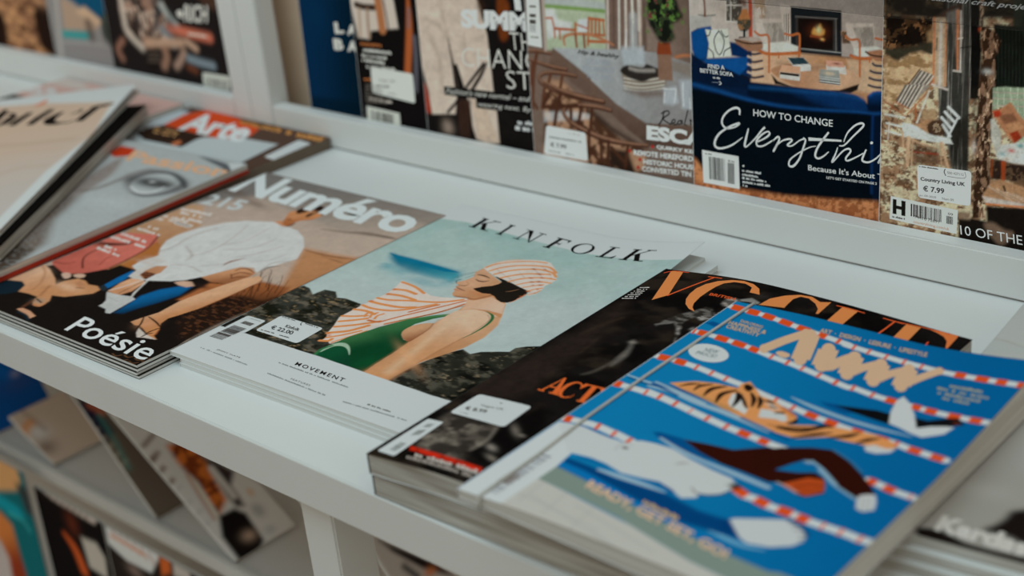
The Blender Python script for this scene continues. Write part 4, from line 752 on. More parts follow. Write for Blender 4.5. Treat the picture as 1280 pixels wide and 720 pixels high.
ART['swim'] = [
 ('fill','0a6598'),
 ('grad',(9.3,113.74),(211.21,171.8),'0b72a4','02588e'),
 ('poly',[(.49,-12.2),(29.93,28.62),(63.75,23.19),(93.89,18.87),(89.46,20.36),(116.96,14.28),(136.77,10.24),(159.33,8.19),(162.28,-10.4),(113.15,-43.88)],'a9ada6',1,0,0),
 ('line',[(63.51,17.96),(118.91,6.85)],.83,'959b95',1.2,0,.7),
 ('line',[(37.81,13.84),(106.14,-1.62)],.82,'959b95',1.2,0,.7),
 ('line',[(83.62,4.37),(119.49,-5.58)],.8,'959b95',1.2,0,.7),
 ('line',[(36.05,7.4),(35.4,26.9)],1.08,'989e98',1.2,0,.7),
 ('line',[(53.75,5),(52.15,23.31)],1.02,'989e98',1.2,0,.7),
 ('line',[(26.88,12.17),(85.92,6.87)],.96,'989e98',1.2,0,.7),
 ('line',[(73.77,-0.95),(72.16,19.71)],.99,'989e98',1.2,0,.7),
 ('poly',[(29.24,28.24),(30.31,43.28),(45.25,40.66),(88.85,33.25),(119.42,27.76),(148.72,24.23),(170.28,23.12),(175.28,25.13),(183.11,24.99),(170.99,6.05),(159.33,8.19),(136.77,10.24),(116.96,14.28),(89.46,20.36),(58.17,24.6)],'71847b',.7,0,0),
 ('poly',[(30.5,43.04),(30.57,52.21),(49.79,51),(63.07,48.84),(94.46,50.44),(116.72,46.6),(132.36,47.64),(145.3,37.54),(131.16,35.53),(111.34,33.05),(87.65,34.86),(66.79,37.83),(45.25,40.66)],'023c70',2,0,0),
 ('poly',[(29.96,43.1),(29.96,48),(46.95,45.91),(85.23,38.11),(115.8,32.92),(143.76,29.22),(147.54,26),(119.42,27.76),(88.85,33.25),(45.53,40.31)],'0668a4',1.4,0,0),
 ('line',[(52.05,50.62),(66.31,50.84),(80.16,51.17),(93.04,51.15)],[1.65,3.09,2.68,1.03],'8eabb8',.8,1,1),
 ('line',[(130.57,35.14),(140.4,34.27),(150.61,33.81),(159.6,36.25)],[.9,2.34,1.98,.72],'5f9ab8',.9,1,1),
 ('line',[(136.72,34.77),(147.34,33.8),(159.6,36.25)],[2.19,1.83,.73],'5f9ab8',.9,1,1),
 ('line',[(.12,143.91),(15.64,141.73),(31.33,140.23),(58.93,135.33)],[1.24,1.74,2.48,2.48],'8eabb8',.6,1,1),
 ('line',[(2.85,141.72),(17.32,139.44),(34.96,138.03)],1.27,'04406c',.8,1,1),
 ('poly',[(52.94,96.04),(56.56,97.8),(69.68,98.4),(86.37,96.12),(102.83,90.77),(92.24,87.53),(71.02,88.42),(61.18,91.42)],'034a80',1,0,0),
 ('line',[(60.6,92.89),(77.17,87.77),(93.89,85.12),(112.92,83.66),(133.2,81.98)],[1.47,2.53,2.32,3.16,2.74],'8aa8b6',.8,1,1),
 ('line',[(18.96,138.18),(35.46,138.29),(54.2,134.54),(74.67,133.12),(103.83,128.61)],[1.19,2.37,2.61,2.84,3.08],'86a6b6',.7,1,1),
 ('line',[(20.93,141.21),(38.88,142.09),(60.29,140.06),(80.6,138.63),(98.82,136.57)],3.53,'034a80',1.2,1,1),
 ('line',[(19.18,137.88),(36.3,137.11),(54.98,133.42),(75.57,131.76),(104.49,127.56)],[.94,1.64,1.87,2.11,2.11],'8aa8b6',.6,1,1),
 ('line',[(95.57,165.57),(110,162.41),(129.34,160.23),(147.04,159.95),(168.51,161.11)],[.66,2.63,2.63,2.41,.66],'86a6b6',.8,1,1),
 ('poly',[(110.44,169.43),(119.47,171.17),(133.21,169.09),(128.68,164.5),(116.69,166.56)],'034a80',1,0,0),
 ('poly',[(.12,221.91),(3.43,225.91),(10.86,224.59),(8.78,219.62)],'034a80',.8,0,0),
 ('line',[(20.47,143.75),(35.05,140.78),(51.93,136.86)],1.73,'86a6b6',.7,1,1),
 ('line',[(22.69,140.7),(40.71,135.68)],1.7,'034a80',1,1,1),
 ('line',[(-0.12,249.28),(12.86,247.88),(24.38,246.75),(38.81,243.99),(53.08,241),(65.38,239.11),(76.34,237.44),(90.2,235.48),(90.16,234.42),(105.08,233.45),(124.34,232.41),(138.54,231.38),(153.43,230.1),(174.18,230.13),(198.23,230.37)],5.06,'b6c1c1',.4,1,1),
 ('poly',[(2.81,245.55),(11.18,244.64),(9.5,251.73),(1.08,252.66)],'c64a1c',.4,0,0),
 ('poly',[(15.07,244.2),(23.79,243.36),(22.13,250.43),(13.34,251.32)],'c64a1c',.4,0,0),
 ('poly',[(26.78,243.02),(35.73,241.32),(34.56,248.01),(25.54,249.79)],'c64a1c',.4,0,0),
 ('poly',[(40.08,240.56),(49.41,238.6),(48.52,245.05),(39.12,247.08)],'c64a1c',.4,0,0),
 ('poly',[(53.89,237.71),(62.7,236.38),(61.81,242.79),(52.93,244.19)],'c64a1c',.4,0,0),
 ('poly',[(69.51,235.37),(75.07,234.54),(74.27,240.85),(68.68,241.72)],'c64a1c',.4,0,0),
 ('poly',[(82.67,233.45),(84.33,233.22),(83.58,239.49),(81.91,239.73)],'c64a1c',.4,0,0),
 ('poly',[(83.37,233.36),(85.03,233.13),(84.28,239.39),(82.61,239.63)],'c64a1c',.4,0,0),
 ('poly',[(94.48,231),(96.06,230.9),(95.17,237.23),(93.59,237.34)],'c64a1c',.4,0,0),
 ('poly',[(104.27,230.39),(105.82,230.3),(104.99,236.58),(103.43,236.68)],'c64a1c',.4,0,0),
 ('poly',[(115.46,229.81),(116.98,229.74),(116.2,235.97),(114.68,236.05)],'c64a1c',.4,0,0),
 ('poly',[(126.85,229.18),(128.35,229.1),(127.51,235.38),(126,235.47)],'c64a1c',.4,0,0),
 ('poly',[(137.85,228.39),(139.35,228.27),(138.58,234.46),(137.06,234.6)],'c64a1c',.4,0,0),
 ('poly',[(150.88,227.36),(151.77,227.28),(151.07,233.34),(150.17,233.43)],'c64a1c',.4,0,0),
 ('poly',[(159.01,227.12),(165.24,227.2),(164.39,233.26),(158.08,233.28)],'c64a1c',.4,0,0),
 ('poly',[(170.93,227.19),(178.28,227.27),(177.53,233.16),(170.09,233.19)],'c64a1c',.4,0,0),
 ('poly',[(182.41,227.35),(188.43,227.43),(187.75,233.16),(181.65,233.19)],'c64a1c',.4,0,0),
 ('poly',[(194.02,227.43),(197.57,227.49),(197.03,232.96),(193.4,233.06)],'c64a1c',.4,0,0),
 ('line',[(-1.11,209.39),(9.4,209.15),(22.17,207.71),(36.07,205.77),(47.81,203.56),(60.65,200.84),(72.59,199.17),(83.56,197.16),(95.52,194.76),(107.29,192.3),(115.57,190.76),(118.06,191.76),(130.86,189.95),(142.91,189.03),(156.98,188.76),(165.78,188.26),(178.99,188.69),(190.17,189.39),(199.06,190.27)],4.77,'b6c1c1',.4,1,1),
 ('poly',[(1.17,206.01),(2.95,205.98),(1.08,212.84),(-0.68,212.83)],'c64a1c',.4,0,0),
 ('poly',[(4.79,205.95),(12.28,205.54),(10.52,212.34),(3,212.77)],'c64a1c',.4,0,0),
 ('poly',[(18.21,204.95),(27.45,203.79),(26.09,210.33),(16.77,211.55)],'c64a1c',.4,0,0),
 ('poly',[(31.12,203.33),(40.81,201.81),(39.73,208.11),(29.97,209.72)],'c64a1c',.4,0,0),
 ('poly',[(43.97,201.28),(50.91,199.93),(50.14,206),(43.14,207.4)],'c64a1c',.4,0,0),
 ('poly',[(60.24,198.01),(61.96,197.72),(61.25,203.71),(59.52,204)],'c64a1c',.4,0,0),
 ('poly',[(71.63,196.38),(73.64,196.07),(72.97,202.01),(70.94,202.33)],'c64a1c',.4,0,0),
 ('poly',[(82.49,194.51),(84.15,194.21),(83.66,199.99),(81.98,200.31)],'c64a1c',.4,0,0),
 ('poly',[(94.32,192.2),(96.28,191.81),(95.92,197.47),(93.95,197.87)],'c64a1c',.4,0,0),
 ('poly',[(106.46,189.71),(108.38,189.34),(108.08,194.93),(106.15,195.31)],'c64a1c',.4,0,0),
 ('poly',[(106.11,189.79),(108.03,189.41),(107.74,194.99),(105.81,195.38)],'c64a1c',.4,0,0),
 ('poly',[(117.85,188.43),(119.5,188.62),(118.43,194.68),(116.77,194.5)],'c64a1c',.4,0,0),
 ('poly',[(130.09,187.27),(131.88,187.06),(131.4,192.74),(129.59,192.96)],'c64a1c',.4,0,0),
 ('poly',[(139.4,186.47),(145.79,186.16),(145.21,191.84),(138.77,192.22)],'c64a1c',.4,0,0),
 ('poly',[(154.65,186.02),(160.04,185.83),(159.52,191.38),(154.09,191.64)],'c64a1c',.4,0,0),
 ('poly',[(162.71,185.68),(169.18,185.64),(168.67,191.13),(162.14,191.25)],'c64a1c',.4,0,0),
 ('poly',[(175.52,185.84),(182.12,186.19),(181.58,191.6),(174.9,191.34)],'c64a1c',.4,0,0),
 ('poly',[(186.95,186.5),(193.39,187),(192.87,192.3),(186.36,191.9)],'c64a1c',.4,0,0),
 ('line',[(.29,171.41),(10.96,171.57),(23.35,170.54),(33.89,168.87),(45.69,166.57),(57.05,164.6),(65.68,163.5),(78.22,160.63),(89.19,158.36),(100.76,156.32),(115.12,153.82),(126.45,152.9),(137.75,151.66),(163.67,151.25),(172.56,150.17),(182.57,149.82),(193.3,149.3)],4.93,'b6c1c1',.4,1,1),
 ('poly',[(3.1,168.07),(12.28,168.15),(10.36,174.95),(1.13,174.88)],'c64a1c',.4,0,0),
 ('poly',[(14.87,168.02),(22.79,167.39),(21.28,173.93),(13.3,174.62)],'c64a1c',.4,0,0),
 ('poly',[(30.11,166.41),(31.91,166.14),(30.83,172.4),(29,172.69)],'c64a1c',.4,0,0),
 ('poly',[(41.65,164.4),(43.44,164.06),(42.67,170.08),(40.86,170.43)],'c64a1c',.4,0,0),
 ('poly',[(52.64,162.42),(54.37,162.14),(53.67,168.07),(51.93,168.37)],'c64a1c',.4,0,0),
 ('poly',[(89.02,155.63),(90.96,155.28),(90.61,160.88),(88.67,161.25)],'c64a1c',.4,0,0),
 ('poly',[(101.28,153.49),(103.17,153.16),(102.87,158.7),(100.97,159.04)],'c64a1c',.4,0,0),
 ('poly',[(110.97,151.79),(118.59,150.79),(118.25,156.33),(110.59,157.36)],'c64a1c',.4,0,0),
 ('poly',[(123.72,150.36),(131.09,149.65),(130.7,155.18),(123.29,155.94)],'c64a1c',.4,0,0),
 ('poly',[(139.96,148.84),(146.5,148.77),(145.98,154.32),(139.39,154.45)],'c64a1c',.4,0,0),
 ('poly',[(153.48,148.7),(160.67,148.61),(160.28,154.02),(153.02,154.18)],'c64a1c',.4,0,0),
 ('poly',[(164.52,148.56),(166.72,148.31),(166.65,153.47),(164.43,153.75)],'c64a1c',.4,0,0),
 ('poly',[(172.87,147.54),(179.88,147.34),(179.67,152.51),(172.61,152.79)],'c64a1c',.4,0,0),
 ('poly',[(185.34,147.15),(192.24,146.85),(192.15,151.87),(185.2,152.25)],'c64a1c',.4,0,0),
 ('line',[(-0.6,132.12),(10.29,131.86),(23.53,131.03),(34.92,129.56),(46.63,127.33),(58.29,124.85),(23.38,132.17),(34.25,130.02),(47.41,127.17),(60.2,124.45),(71.24,122.5),(84.07,120.41),(96.05,119.2),(110.75,117.63),(110.08,117.74),(120.29,117.15)],5.3,'b6c1c1',.4,1,1),
 ('poly',[(.62,128.88),(5.76,128.78),(4.04,135.32),(-1.08,135.37)],'c64a1c',.4,0,0),
 ('poly',[(12.47,128.56),(13.52,128.49),(11.97,134.94),(10.91,135.01)],'c64a1c',.4,0,0),
 ('poly',[(22.65,127.95),(24.37,127.84),(22.92,134.21),(21.18,134.33)],'c64a1c',.4,0,0),
 ('poly',[(32.12,127.54),(33.93,127.19),(33.19,133.12),(31.36,133.48)],'c64a1c',.4,0,0),
 ('poly',[(44.49,124.97),(46.61,124.53),(46.11,130.26),(43.98,130.71)],'c64a1c',.4,0,0),
 ('poly',[(56.93,122.38),(57.9,122.18),(57.59,127.74),(56.62,127.95)],'c64a1c',.4,0,0),
 ('poly',[(32.28,127.51),(34.45,127.09),(33.71,133.02),(31.52,133.45)],'c64a1c',.4,0,0),
 ('poly',[(44.49,124.97),(46.61,124.53),(46.11,130.26),(43.98,130.71)],'c64a1c',.4,0,0),
 ('poly',[(57.16,122.39),(57.48,122.3),(57.37,127.73),(57.05,127.81)],'c64a1c',.4,0,0),
 ('poly',[(68.62,120.21),(70.92,119.81),(70.54,125.39),(68.23,125.8)],'c64a1c',.4,0,0),
 ('poly',[(82.14,117.99),(84.37,117.64),(84.01,123.17),(81.77,123.53)],'c64a1c',.4,0,0),
 ('poly',[(91.44,116.89),(99.11,116.12),(98.64,121.68),(90.93,122.5)],'c64a1c',.4,0,0),
 ('poly',[(104.9,115.5),(111.05,114.94),(110.63,120.45),(104.44,121.05)],'c64a1c',.4,0,0),
 ('line',[(169.81,114.03),(179.12,113.32),(176.49,113.21),(184.38,111.96),(195.58,111.67)],4.69,'b6c1c1',.4,1,1),
 ('poly',[(170.09,111.22),(174.75,110.88),(174.62,116.46),(169.93,116.83)],'c64a1c',.4,0,0),
 ('poly',[(179.36,110.04),(185.56,109.24),(185.64,114.65),(179.41,115.48)],'c64a1c',.4,0,0),
 ('poly',[(193.57,108.96),(194.56,108.93),(194.38,114.5),(193.39,114.53)],'c64a1c',.4,0,0),
 ('line',[(-0.11,85.5),(13.61,86.85),(24.22,86.57),(37.32,84.13),(35.36,84.93),(49.66,81.86)],5.47,'b6c1c1',.4,1,1),
 ('poly',[(2.02,82.33),(6.72,82.81),(4.55,89.44),(-0.15,88.93)],'c64a1c',.4,0,0),
 ('poly',[(12.11,83.32),(13.06,83.41),(10.93,90.02),(9.97,89.94)],'c64a1c',.4,0,0),
 ('poly',[(23.32,83.5),(25.35,83.38),(24.01,89.6),(21.96,89.74)],'c64a1c',.4,0,0),
 ('poly',[(35.35,81.66),(37.46,81.29),(36.88,87.04),(34.76,87.43)],'c64a1c',.4,0,0),
 ('poly',[(22.97,83.46),(24.96,83.42),(23.44,89.74),(21.43,89.79)],'c64a1c',.4,0,0),
 ('poly',[(39.78,82.69),(39.64,82.97),(33.52,86.35),(33.66,86.06)],'c64a1c',.4,0,0),
 ('poly',[(46.6,79.76),(49.02,79.26),(48.74,84.8),(46.31,85.31)],'c64a1c',.4,0,0),
 ('line',[(117.79,73.58),(127.12,69.96),(133.16,69.93),(142.66,68.31),(152.47,68.6),(162.97,67.48),(173.27,67.73),(182.59,68.01),(192.13,67.63),(200.75,68.62)],5.49,'b6c1c1',.4,1,1),
 ('poly',[(119.08,70.07),(128.02,67.14),(128.89,72.78),(119.93,75.78)],'c64a1c',.4,0,0),
 ('poly',[(133.77,66.73),(141.26,65.48),(141.45,71.59),(133.92,72.9)],'c64a1c',.4,0,0),
 ('poly',[(147.36,65.22),(155.02,65.14),(154.66,71.57),(146.95,71.69)],'c64a1c',.4,0,0),
 ('poly',[(158.17,64.88),(164.33,64.42),(164.28,70.63),(158.08,71.14)],'c64a1c',.4,0,0),
 ('poly',[(171.69,64.5),(172.91,64.54),(172.55,70.92),(171.31,70.9)],'c64a1c',.4,0,0),
 ('poly',[(180.83,64.79),(182.28,64.83),(181.95,71.18),(180.5,71.15)],'c64a1c',.4,0,0),
 ('poly',[(190.96,64.58),(192.41,64.56),(192.28,70.77),(190.83,70.8)],'c64a1c',.4,0,0),
 ('poly',[(-5.46,-2.54),(.21,-0.71),(.8,80.92),(13.61,83.36),(24.65,72.18),(28.87,58.06),(30.85,43.23),(29.89,.7),(19.01,-5.27),(3.28,-3.99)],'b5c0c0',.4,0,0),
 ('poly',[(.65,80.45),(12.13,82.6),(17.34,83.04),(28.16,81.11),(38.36,79.72),(47.86,79.02),(53.11,85.14),(60.77,86.65),(71.91,87.18),(85.79,83.49),(100.5,80.77),(113.98,79.35),(118.24,75.84),(116.72,78.14),(119.29,71.31),(117.02,64.18),(112.66,60.23),(108.37,59.38),(108.98,55.28),(103,51.1),(95.36,54.26),(85.64,57.61),(75.1,55.48),(63.86,54.06),(51.71,57.32),(41.13,58.24),(31.79,57.36),(26.73,56.92)],'b1bbbb',.5,0,0),
 ('line',[(10.4,83.87),(17.34,83.04),(28.26,80.98),(38.36,79.72)],.81,'0a5a90',.6,1,1),
 ('line',[(34.18,54.4),(43.24,55.56),(55.78,54.57)],[.67,1.33,.67],'034a80',.7,1,1),
 ('line',[(77.01,54.17),(83.35,55.67),(91.25,54.91),(96.15,53.14)],[.52,1.44,2.06,2.47],'044a82',.8,1,1),
 ('blob',(50.57,75.18),(1.75,1.1),0,'2a1810',1),
 ('line',[(47.34,70.63),(46.06,76.18),(47.38,79.65),(51.9,79.54)],.68,'8a9694',.8,1,.7),
 ('line',[(82.6,75.45),(84.27,77.7),(87.17,79.52)],[.52,1.66,.94],'8a8e88',.8,1,1),
 ('line',[(101.86,61.69),(106.44,58.95),(111.13,59.88),(117.02,64.18),(120.04,70.17)],[.39,.78,.88,.78,.78],'3a3430',.6,1,1),
 ('blob',(119.17,74.15),(2.59,2.19),0,'1c120e',1),
 ('blob',(119.04,74.07),(2.62,1.82),0,'1c120e',1),
 ('poly',[(132.95,48.03),(134.68,50.54),(143.78,55.96),(155.22,62.79),(159.9,61.82),(165.2,60.42),(170.06,56.73),(171.13,51.91),(168.75,45.98),(160.78,39.48),(150.57,36.4),(144.76,38.36)],'b0babb',.6,0,0),
 ('poly',[(129.05,46.22),(133.07,48.11),(144.76,38.36),(138.36,37.34),(135.01,37.34)],'02386c',1.2,0,0),
 ('line',[(157.08,61.76),(159.04,64.57)],.84,'4a4440',.6,1,1),
 ('line',[(160.16,60.05),(162.73,62.51)],.84,'4a4440',.6,1,1),
 ('line',[(163.06,57.96),(166.09,60.28)],.84,'4a4440',.6,1,1),
 ('line',[(167.2,55.11),(169.45,57.35)],.82,'4a4440',.6,1,1),
 ('line',[(169.09,51.99),(170.66,53.34)],.82,'4a4440',.6,1,1),
 ('poly',[(155.22,62.79),(164.78,63.13),(171.19,57.78),(171.02,54.74),(165.2,60.42),(159.9,61.82)],'043c66',1,0,{'alpha':.8}),
 ('poly',[(71.78,97.87),(83.47,100.38),(99.39,102.85),(112.74,114.46),(116.31,114.96),(127.81,97.94),(137.79,101.39),(145.16,106.18),(151.16,104.3),(154.31,100.64),(152.73,102.87),(157.93,92.55),(151.87,84.6),(146.56,85.09),(134.33,88.41),(130.66,86.02),(123.29,86.68),(114.03,87.39),(101.09,87.96),(85.46,92.02)],'2c0e07',.5,0,0),
 ('poly',[(107.49,107.62),(119.03,117.75),(131.74,125.87),(141.76,129.5),(153.99,124.51),(164.73,117.27),(174.88,109.26),(179.49,104.02),(173.48,96.46),(170.86,97.09),(161.55,100.53),(150.64,106.44),(144.04,110.47),(152.67,107.76),(146.09,111.8),(138.29,114.86),(134.88,113.35),(131.52,107.43),(127.19,97.54),(119.22,89.38)],'2a0d07',.5,0,0),
 ('line',[(128.03,97.58),(132.27,106.22),(136.39,112.27),(144.96,109.39)],.51,'0a4a80',.6,1,.5),
 ('line',[(138.51,114.49),(146.8,110.58),(159.2,102.22)],1.43,'7fa6ba',.8,1,1),
 ('line',[(141.76,129.5),(153.64,125.13),(164.05,118.48)],.81,'4a7a94',1,1,.6),
 ('blob',(137.32,112.88),(1.87,1.25),0,'9ab0b4',.8),
 ('line',[(145.37,109.65),(158.4,101.7),(173.01,96.15)],1.38,'7fa6ba',.9,1,1),
 ('poly',[(136.27,88.04),(140.07,92.97),(144.99,100.28),(152.12,102.47),(155.48,98.16),(157.81,92.47),(152.33,85.22),(147.37,85.14)],'a8451a',.7,0,0),
 ('line',[(143.41,90.27),(148.76,95.38),(154.87,97.77)],1.18,'5a1e0c',1,1,1),
 ('line',[(146.72,87.59),(152.13,91.14),(156.8,94.21)],.98,'6a260e',1,1,1),
 ('line',[(134.33,88.41),(139.78,87.89),(148.11,85.3)],.89,'b0a090',.8,1,1),
 ('line',[(147.51,84.91),(152.47,84.99),(158.13,92.21)],.87,'12080a',.8,1,1),
 ('poly',[(173.72,96.61),(173.59,100.15),(176.16,102.78),(179.37,104.25),(182.93,98.76),(185.22,92.24),(183.39,90.42),(182.13,88.68),(180.02,88.21),(177.32,89.19)],'b2babb',.6,0,0),
 ('line',[(175.02,99.04),(177.65,93.74),(180.02,88.36)],.48,'8a9290',.6,1,1),
 ('line',[(176.79,100.2),(179.41,94.89),(181.76,89.5)],.47,'8a9290',.6,1,1),
 ('line',[(178.55,101.36),(181.16,96.04),(183.5,90.65)],.47,'8a9290',.6,1,1),
 ('poly',[(28.02,146.37),(40.19,154.79),(51.4,158.11),(65.03,159.48),(63.99,164.28),(66.64,169.1),(74,163.71),(80.65,158.12),(90.97,157.03),(98.3,153.27),(108.95,148.72),(111.67,143.45),(109.47,139.11),(122.11,146.07),(129.48,149.7),(140.18,151.47),(151.62,153.68),(162.69,152.03),(167.6,148.68),(164.04,141.21),(157.65,142.67),(141.91,140.27),(133.09,139.45),(120.21,129.39),(108.58,128.79),(99.8,131.11),(86.32,132.75),(71.5,135.95),(55.65,140.11),(36.98,143.82)],'cf8a52',.5,0,0),
 ('poly',[(36.98,143.82),(54.09,142.39),(69.04,139.65),(79.74,140.92),(79.83,136.89),(71.99,135.22),(56.17,139.36)],'b0824e',.7,0,0),
 ('poly',[(68.63,155.18),(72.49,153.23),(77.51,144.73),(82.47,142.58),(84.34,136.58),(78.87,138.35),(72.79,139.82),(69.15,143.36),(66.01,152.03)],'b9c1bf',.5,0,0),
 ('poly',[(88.29,146.11),(93.14,147.55),(97.45,146.64),(103.45,147.31),(106.92,142.47),(103.31,137.24),(97.55,134.66),(92.37,136.96)],'b2bcbc',.6,0,0),
 ('poly',[(73.12,157.85),(78.73,154.33),(83.82,144.42),(80.67,144.57)],'c58a56',.6,0,0),
 ('poly',[(153.06,140.75),(156.54,144.71),(163.43,144.4),(167.64,146.93),(166.91,142.08),(161.42,137.82),(156.15,137.23)],'b2babb',.6,0,0),
 ('line',[(35.57,145.81),(39.16,150.4),(44.11,153.03)],[.89,2.23,.89],'1c120e',.5,1,1),
 ('line',[(45.27,145.51),(45.48,151.04),(50.26,155.84)],[.88,2.64,1.32],'1c120e',.5,1,1),
 ('line',[(53.57,143.16),(53.19,151.51),(58.32,157.7)],[1.3,3.47,1.3],'1c120e',.5,1,1),
 ('line',[(63.57,140.04),(61.31,149.26),(65.61,156.6)],[1.29,3.43,1.71],'1c120e',.5,1,1),
 ('line',[(68.07,154.85),(72.06,148.76),(74.07,140.6)],[2.1,3.36,1.26],'1c120e',.5,1,1),
 ('line',[(70.38,154.09),(76.3,148.16),(81.27,142.87)],[1.68,2.1,1.26],'1c120e',.5,1,1),
 ('line',[(74.24,158.51),(79.45,153.19),(82.87,145.9)],[1.26,2.94,1.26],'1c120e',.5,1,1),
 ('line',[(80.4,156.91),(84.02,152.82),(86.73,146.19)],[1.25,2.92,1.25],'1c120e',.5,1,1),
 ('line',[(85.38,154.68),(88.05,155.26),(92.11,153.59)],[1.25,2.49,.83],'1c120e',.5,1,1),
 ('line',[(67.85,164.38),(70.12,162.48),(71.62,160.16)],[3.43,5.14,2.57],'1c120e',.5,1,1),
 ('line',[(108.59,140.54),(110.79,142.9),(110.27,146.55)],[1.59,3.18,1.19],'1c120e',.5,1,1),
 ('line',[(105.96,132.99),(118.14,136.74),(126.01,147.54),(129.9,148.99)],[.78,2.74,3.53,1.18],'1c120e',.5,1,1),
 ('line',[(100.22,134.34),(111.21,136.28),(123.38,143.94)],[.79,2.36,.79],'1c120e',.5,1,1),
 ('line',[(118.07,128.99),(126.72,138.3),(132.77,144.02)],[1.16,3.08,.77],'1c120e',.5,1,1),
 ('line',[(133.5,138.75),(141.25,145.49),(144.82,151.46)],[1.14,3.43,.76],'1c120e',.5,1,1),
 ('line',[(148.16,141.38),(151.73,147.27),(156.09,151.74)],[1.13,3.02,.75],'1c120e',.5,1,1),
 ('line',[(97.45,146.64),(100.67,148.62)],[1.63,2.04],'1c120e',.5,1,1),
 ('blob',(92.55,151.28),(4.29,1.84),-0.4,'b9c1bf',.8),
 ('line',[(91.05,150.88),(94.69,151.06)],1.22,'1c120e',.4,1,1),
 ('line',[(97.94,153.05),(107.45,148.79)],2.37,'b8703c',.8,1,1),
 ('poly',[(101.07,140.83),(109.03,139.82),(104.86,134.76),(95.55,133.92),(83.55,135.08)],'c98a56',.7,0,0),
 ('line',[(85.19,132.55),(101.13,129),(117.62,125.83)],2.35,'034a80',1,1,.8),
 ('poly',[(118.96,170.21),(129.43,173.18),(140.96,176.35),(149.29,176.29),(154.12,166.14),(144.43,166.8),(132.36,167.96)],'0b0d10',.6,0,0),
 ('poly',[(160.91,178.7),(168.78,179.03),(176.97,186.04),(181.34,188.13),(186.94,183.37),(179.52,177.01),(171.93,173.93),(166.72,168.58)],'0d0f12',.6,0,0),
 ('poly',[(152.68,167.32),(147.84,178.45),(144.81,190.68),(145.88,196.14),(151.04,192.12),(159.47,182.06),(167.1,169.64),(172.52,174.41),(179.12,177.8),(183.48,178.99),(181.79,170.79),(173.43,162.86),(167.15,163.72),(159.15,166.08)],'b4bebf',.5,0,0),
 ('blob',(182.63,182.95),(1.68,1.26),0,'6a2c14',.8),
 ('S','title',[(51.77,207.24),(56.39,222.26),(62.22,235.95)],8.66,'bda284',0),
 ('P','title',[(54.28,208.62),(55.43,206.19),(55.74,204),(55.15,202.56),(53.79,202.18),(51.96,202.96),(50.07,204.74),(48.57,207.1),(47.79,209.51),(47.93,211.41),(48.95,212.34),(50.63,212.1),(52.55,210.75)],'bda284',.01,0),
 ('P','title',[(64.73,237.37),(65.86,234.84),(66.15,232.58),(65.55,231.09),(64.19,230.7),(62.37,231.52),(60.52,233.35),(59.04,235.8),(58.29,238.29),(58.44,240.25),(59.47,241.23),(61.13,240.99),(63.03,239.59)],'bda284',.01,0),
 ('S','title',[(65.9,234.85),(71.76,219.24),(76.61,205.78)],11.13,'bda284',.03),
 ('P','title',[(69.2,236.73),(70.65,233.41),(71.02,230.44),(70.23,228.48),(68.45,227.97),(66.08,229.03),(63.66,231.43),(61.73,234.64),(60.75,237.92),(60.95,240.51),(62.3,241.79),(64.48,241.47),(66.97,239.64)],'bda284',.04,0),
 ('P','title',[(79.79,207.64),(81.16,204.53),(81.5,201.72),(80.72,199.84),(79,199.31),(76.74,200.26),(74.43,202.48),(72.6,205.48),(71.68,208.57),(71.9,211.02),(73.21,212.28),(75.29,212.03),(77.67,210.36)],'bda284',.04,0),
 ('P','title',[(60.05,206.6),(62.41,209.26),(67.31,208.58),(69.39,206.32),(68.23,203.05),(63.46,203.54)],'bda284',.03,1),
 ('S','title',[(84.05,224.19),(90.6,205.55)],11.74,'bda284',0),
 ('P','title',[(87.54,226.23),(89.02,222.74),(89.36,219.6),(88.5,217.51),(86.62,216.94),(84.16,218.03),(81.65,220.53),(79.67,223.9),(78.69,227.35),(78.94,230.1),(80.37,231.48),(82.65,231.19),(85.24,229.28)],'bda284',.01,0),
 ('P','title',[(94.01,207.58),(95.44,204.22),(95.76,201.19),(94.91,199.16),(93.08,198.58),(90.67,199.59),(88.24,201.97),(86.33,205.19),(85.39,208.52),(85.65,211.18),(87.06,212.54),(89.28,212.29),(91.79,210.49)],'bda284',.01,0),
 ('S','title',[(90.79,205.24),(95.36,205.31),(96.87,215.91),(100.38,224.83)],7.83,'bda284',.03),
 ('P','title',[(93.06,206.59),(94.01,204.35),(94.23,202.33),(93.66,200.97),(92.44,200.58),(90.83,201.26),(89.21,202.85),(87.94,205),(87.32,207.21),(87.5,208.98),(88.43,209.88),(89.9,209.72),(91.58,208.53)],'bda284',.04,0),
 ('P','title',[(102.66,226.19),(103.6,223.89),(103.8,221.81),(103.22,220.43),(101.99,220.05),(100.4,220.76),(98.79,222.4),(97.54,224.62),(96.93,226.89),(97.12,228.69),(98.06,229.61),(99.53,229.43),(101.19,228.19)],'bda284',.04,0),
 ('S','title',[(101.28,223.23),(107.49,203.91)],10.81,'bda284',.06),
 ('P','title',[(104.5,225.15),(105.82,221.91),(106.09,218.99),(105.28,217.04),(103.55,216.49),(101.3,217.49),(99.03,219.8),(97.26,222.92),(96.4,226.13),(96.67,228.69),(98,229.99),(100.08,229.73),(102.43,227.98)],'bda284',.07,0),
 ('P','title',[(110.63,205.82),(111.9,202.71),(112.16,199.89),(111.36,197.99),(109.67,197.44),(107.48,198.36),(105.28,200.56),(103.57,203.55),(102.75,206.63),(103.02,209.11),(104.32,210.38),(106.35,210.17),(108.63,208.51)],'bda284',.07,0),
 ('S','title',[(107.49,203.91),(111.5,215.04),(117.12,224.31)],7.7,'bda284',.09),
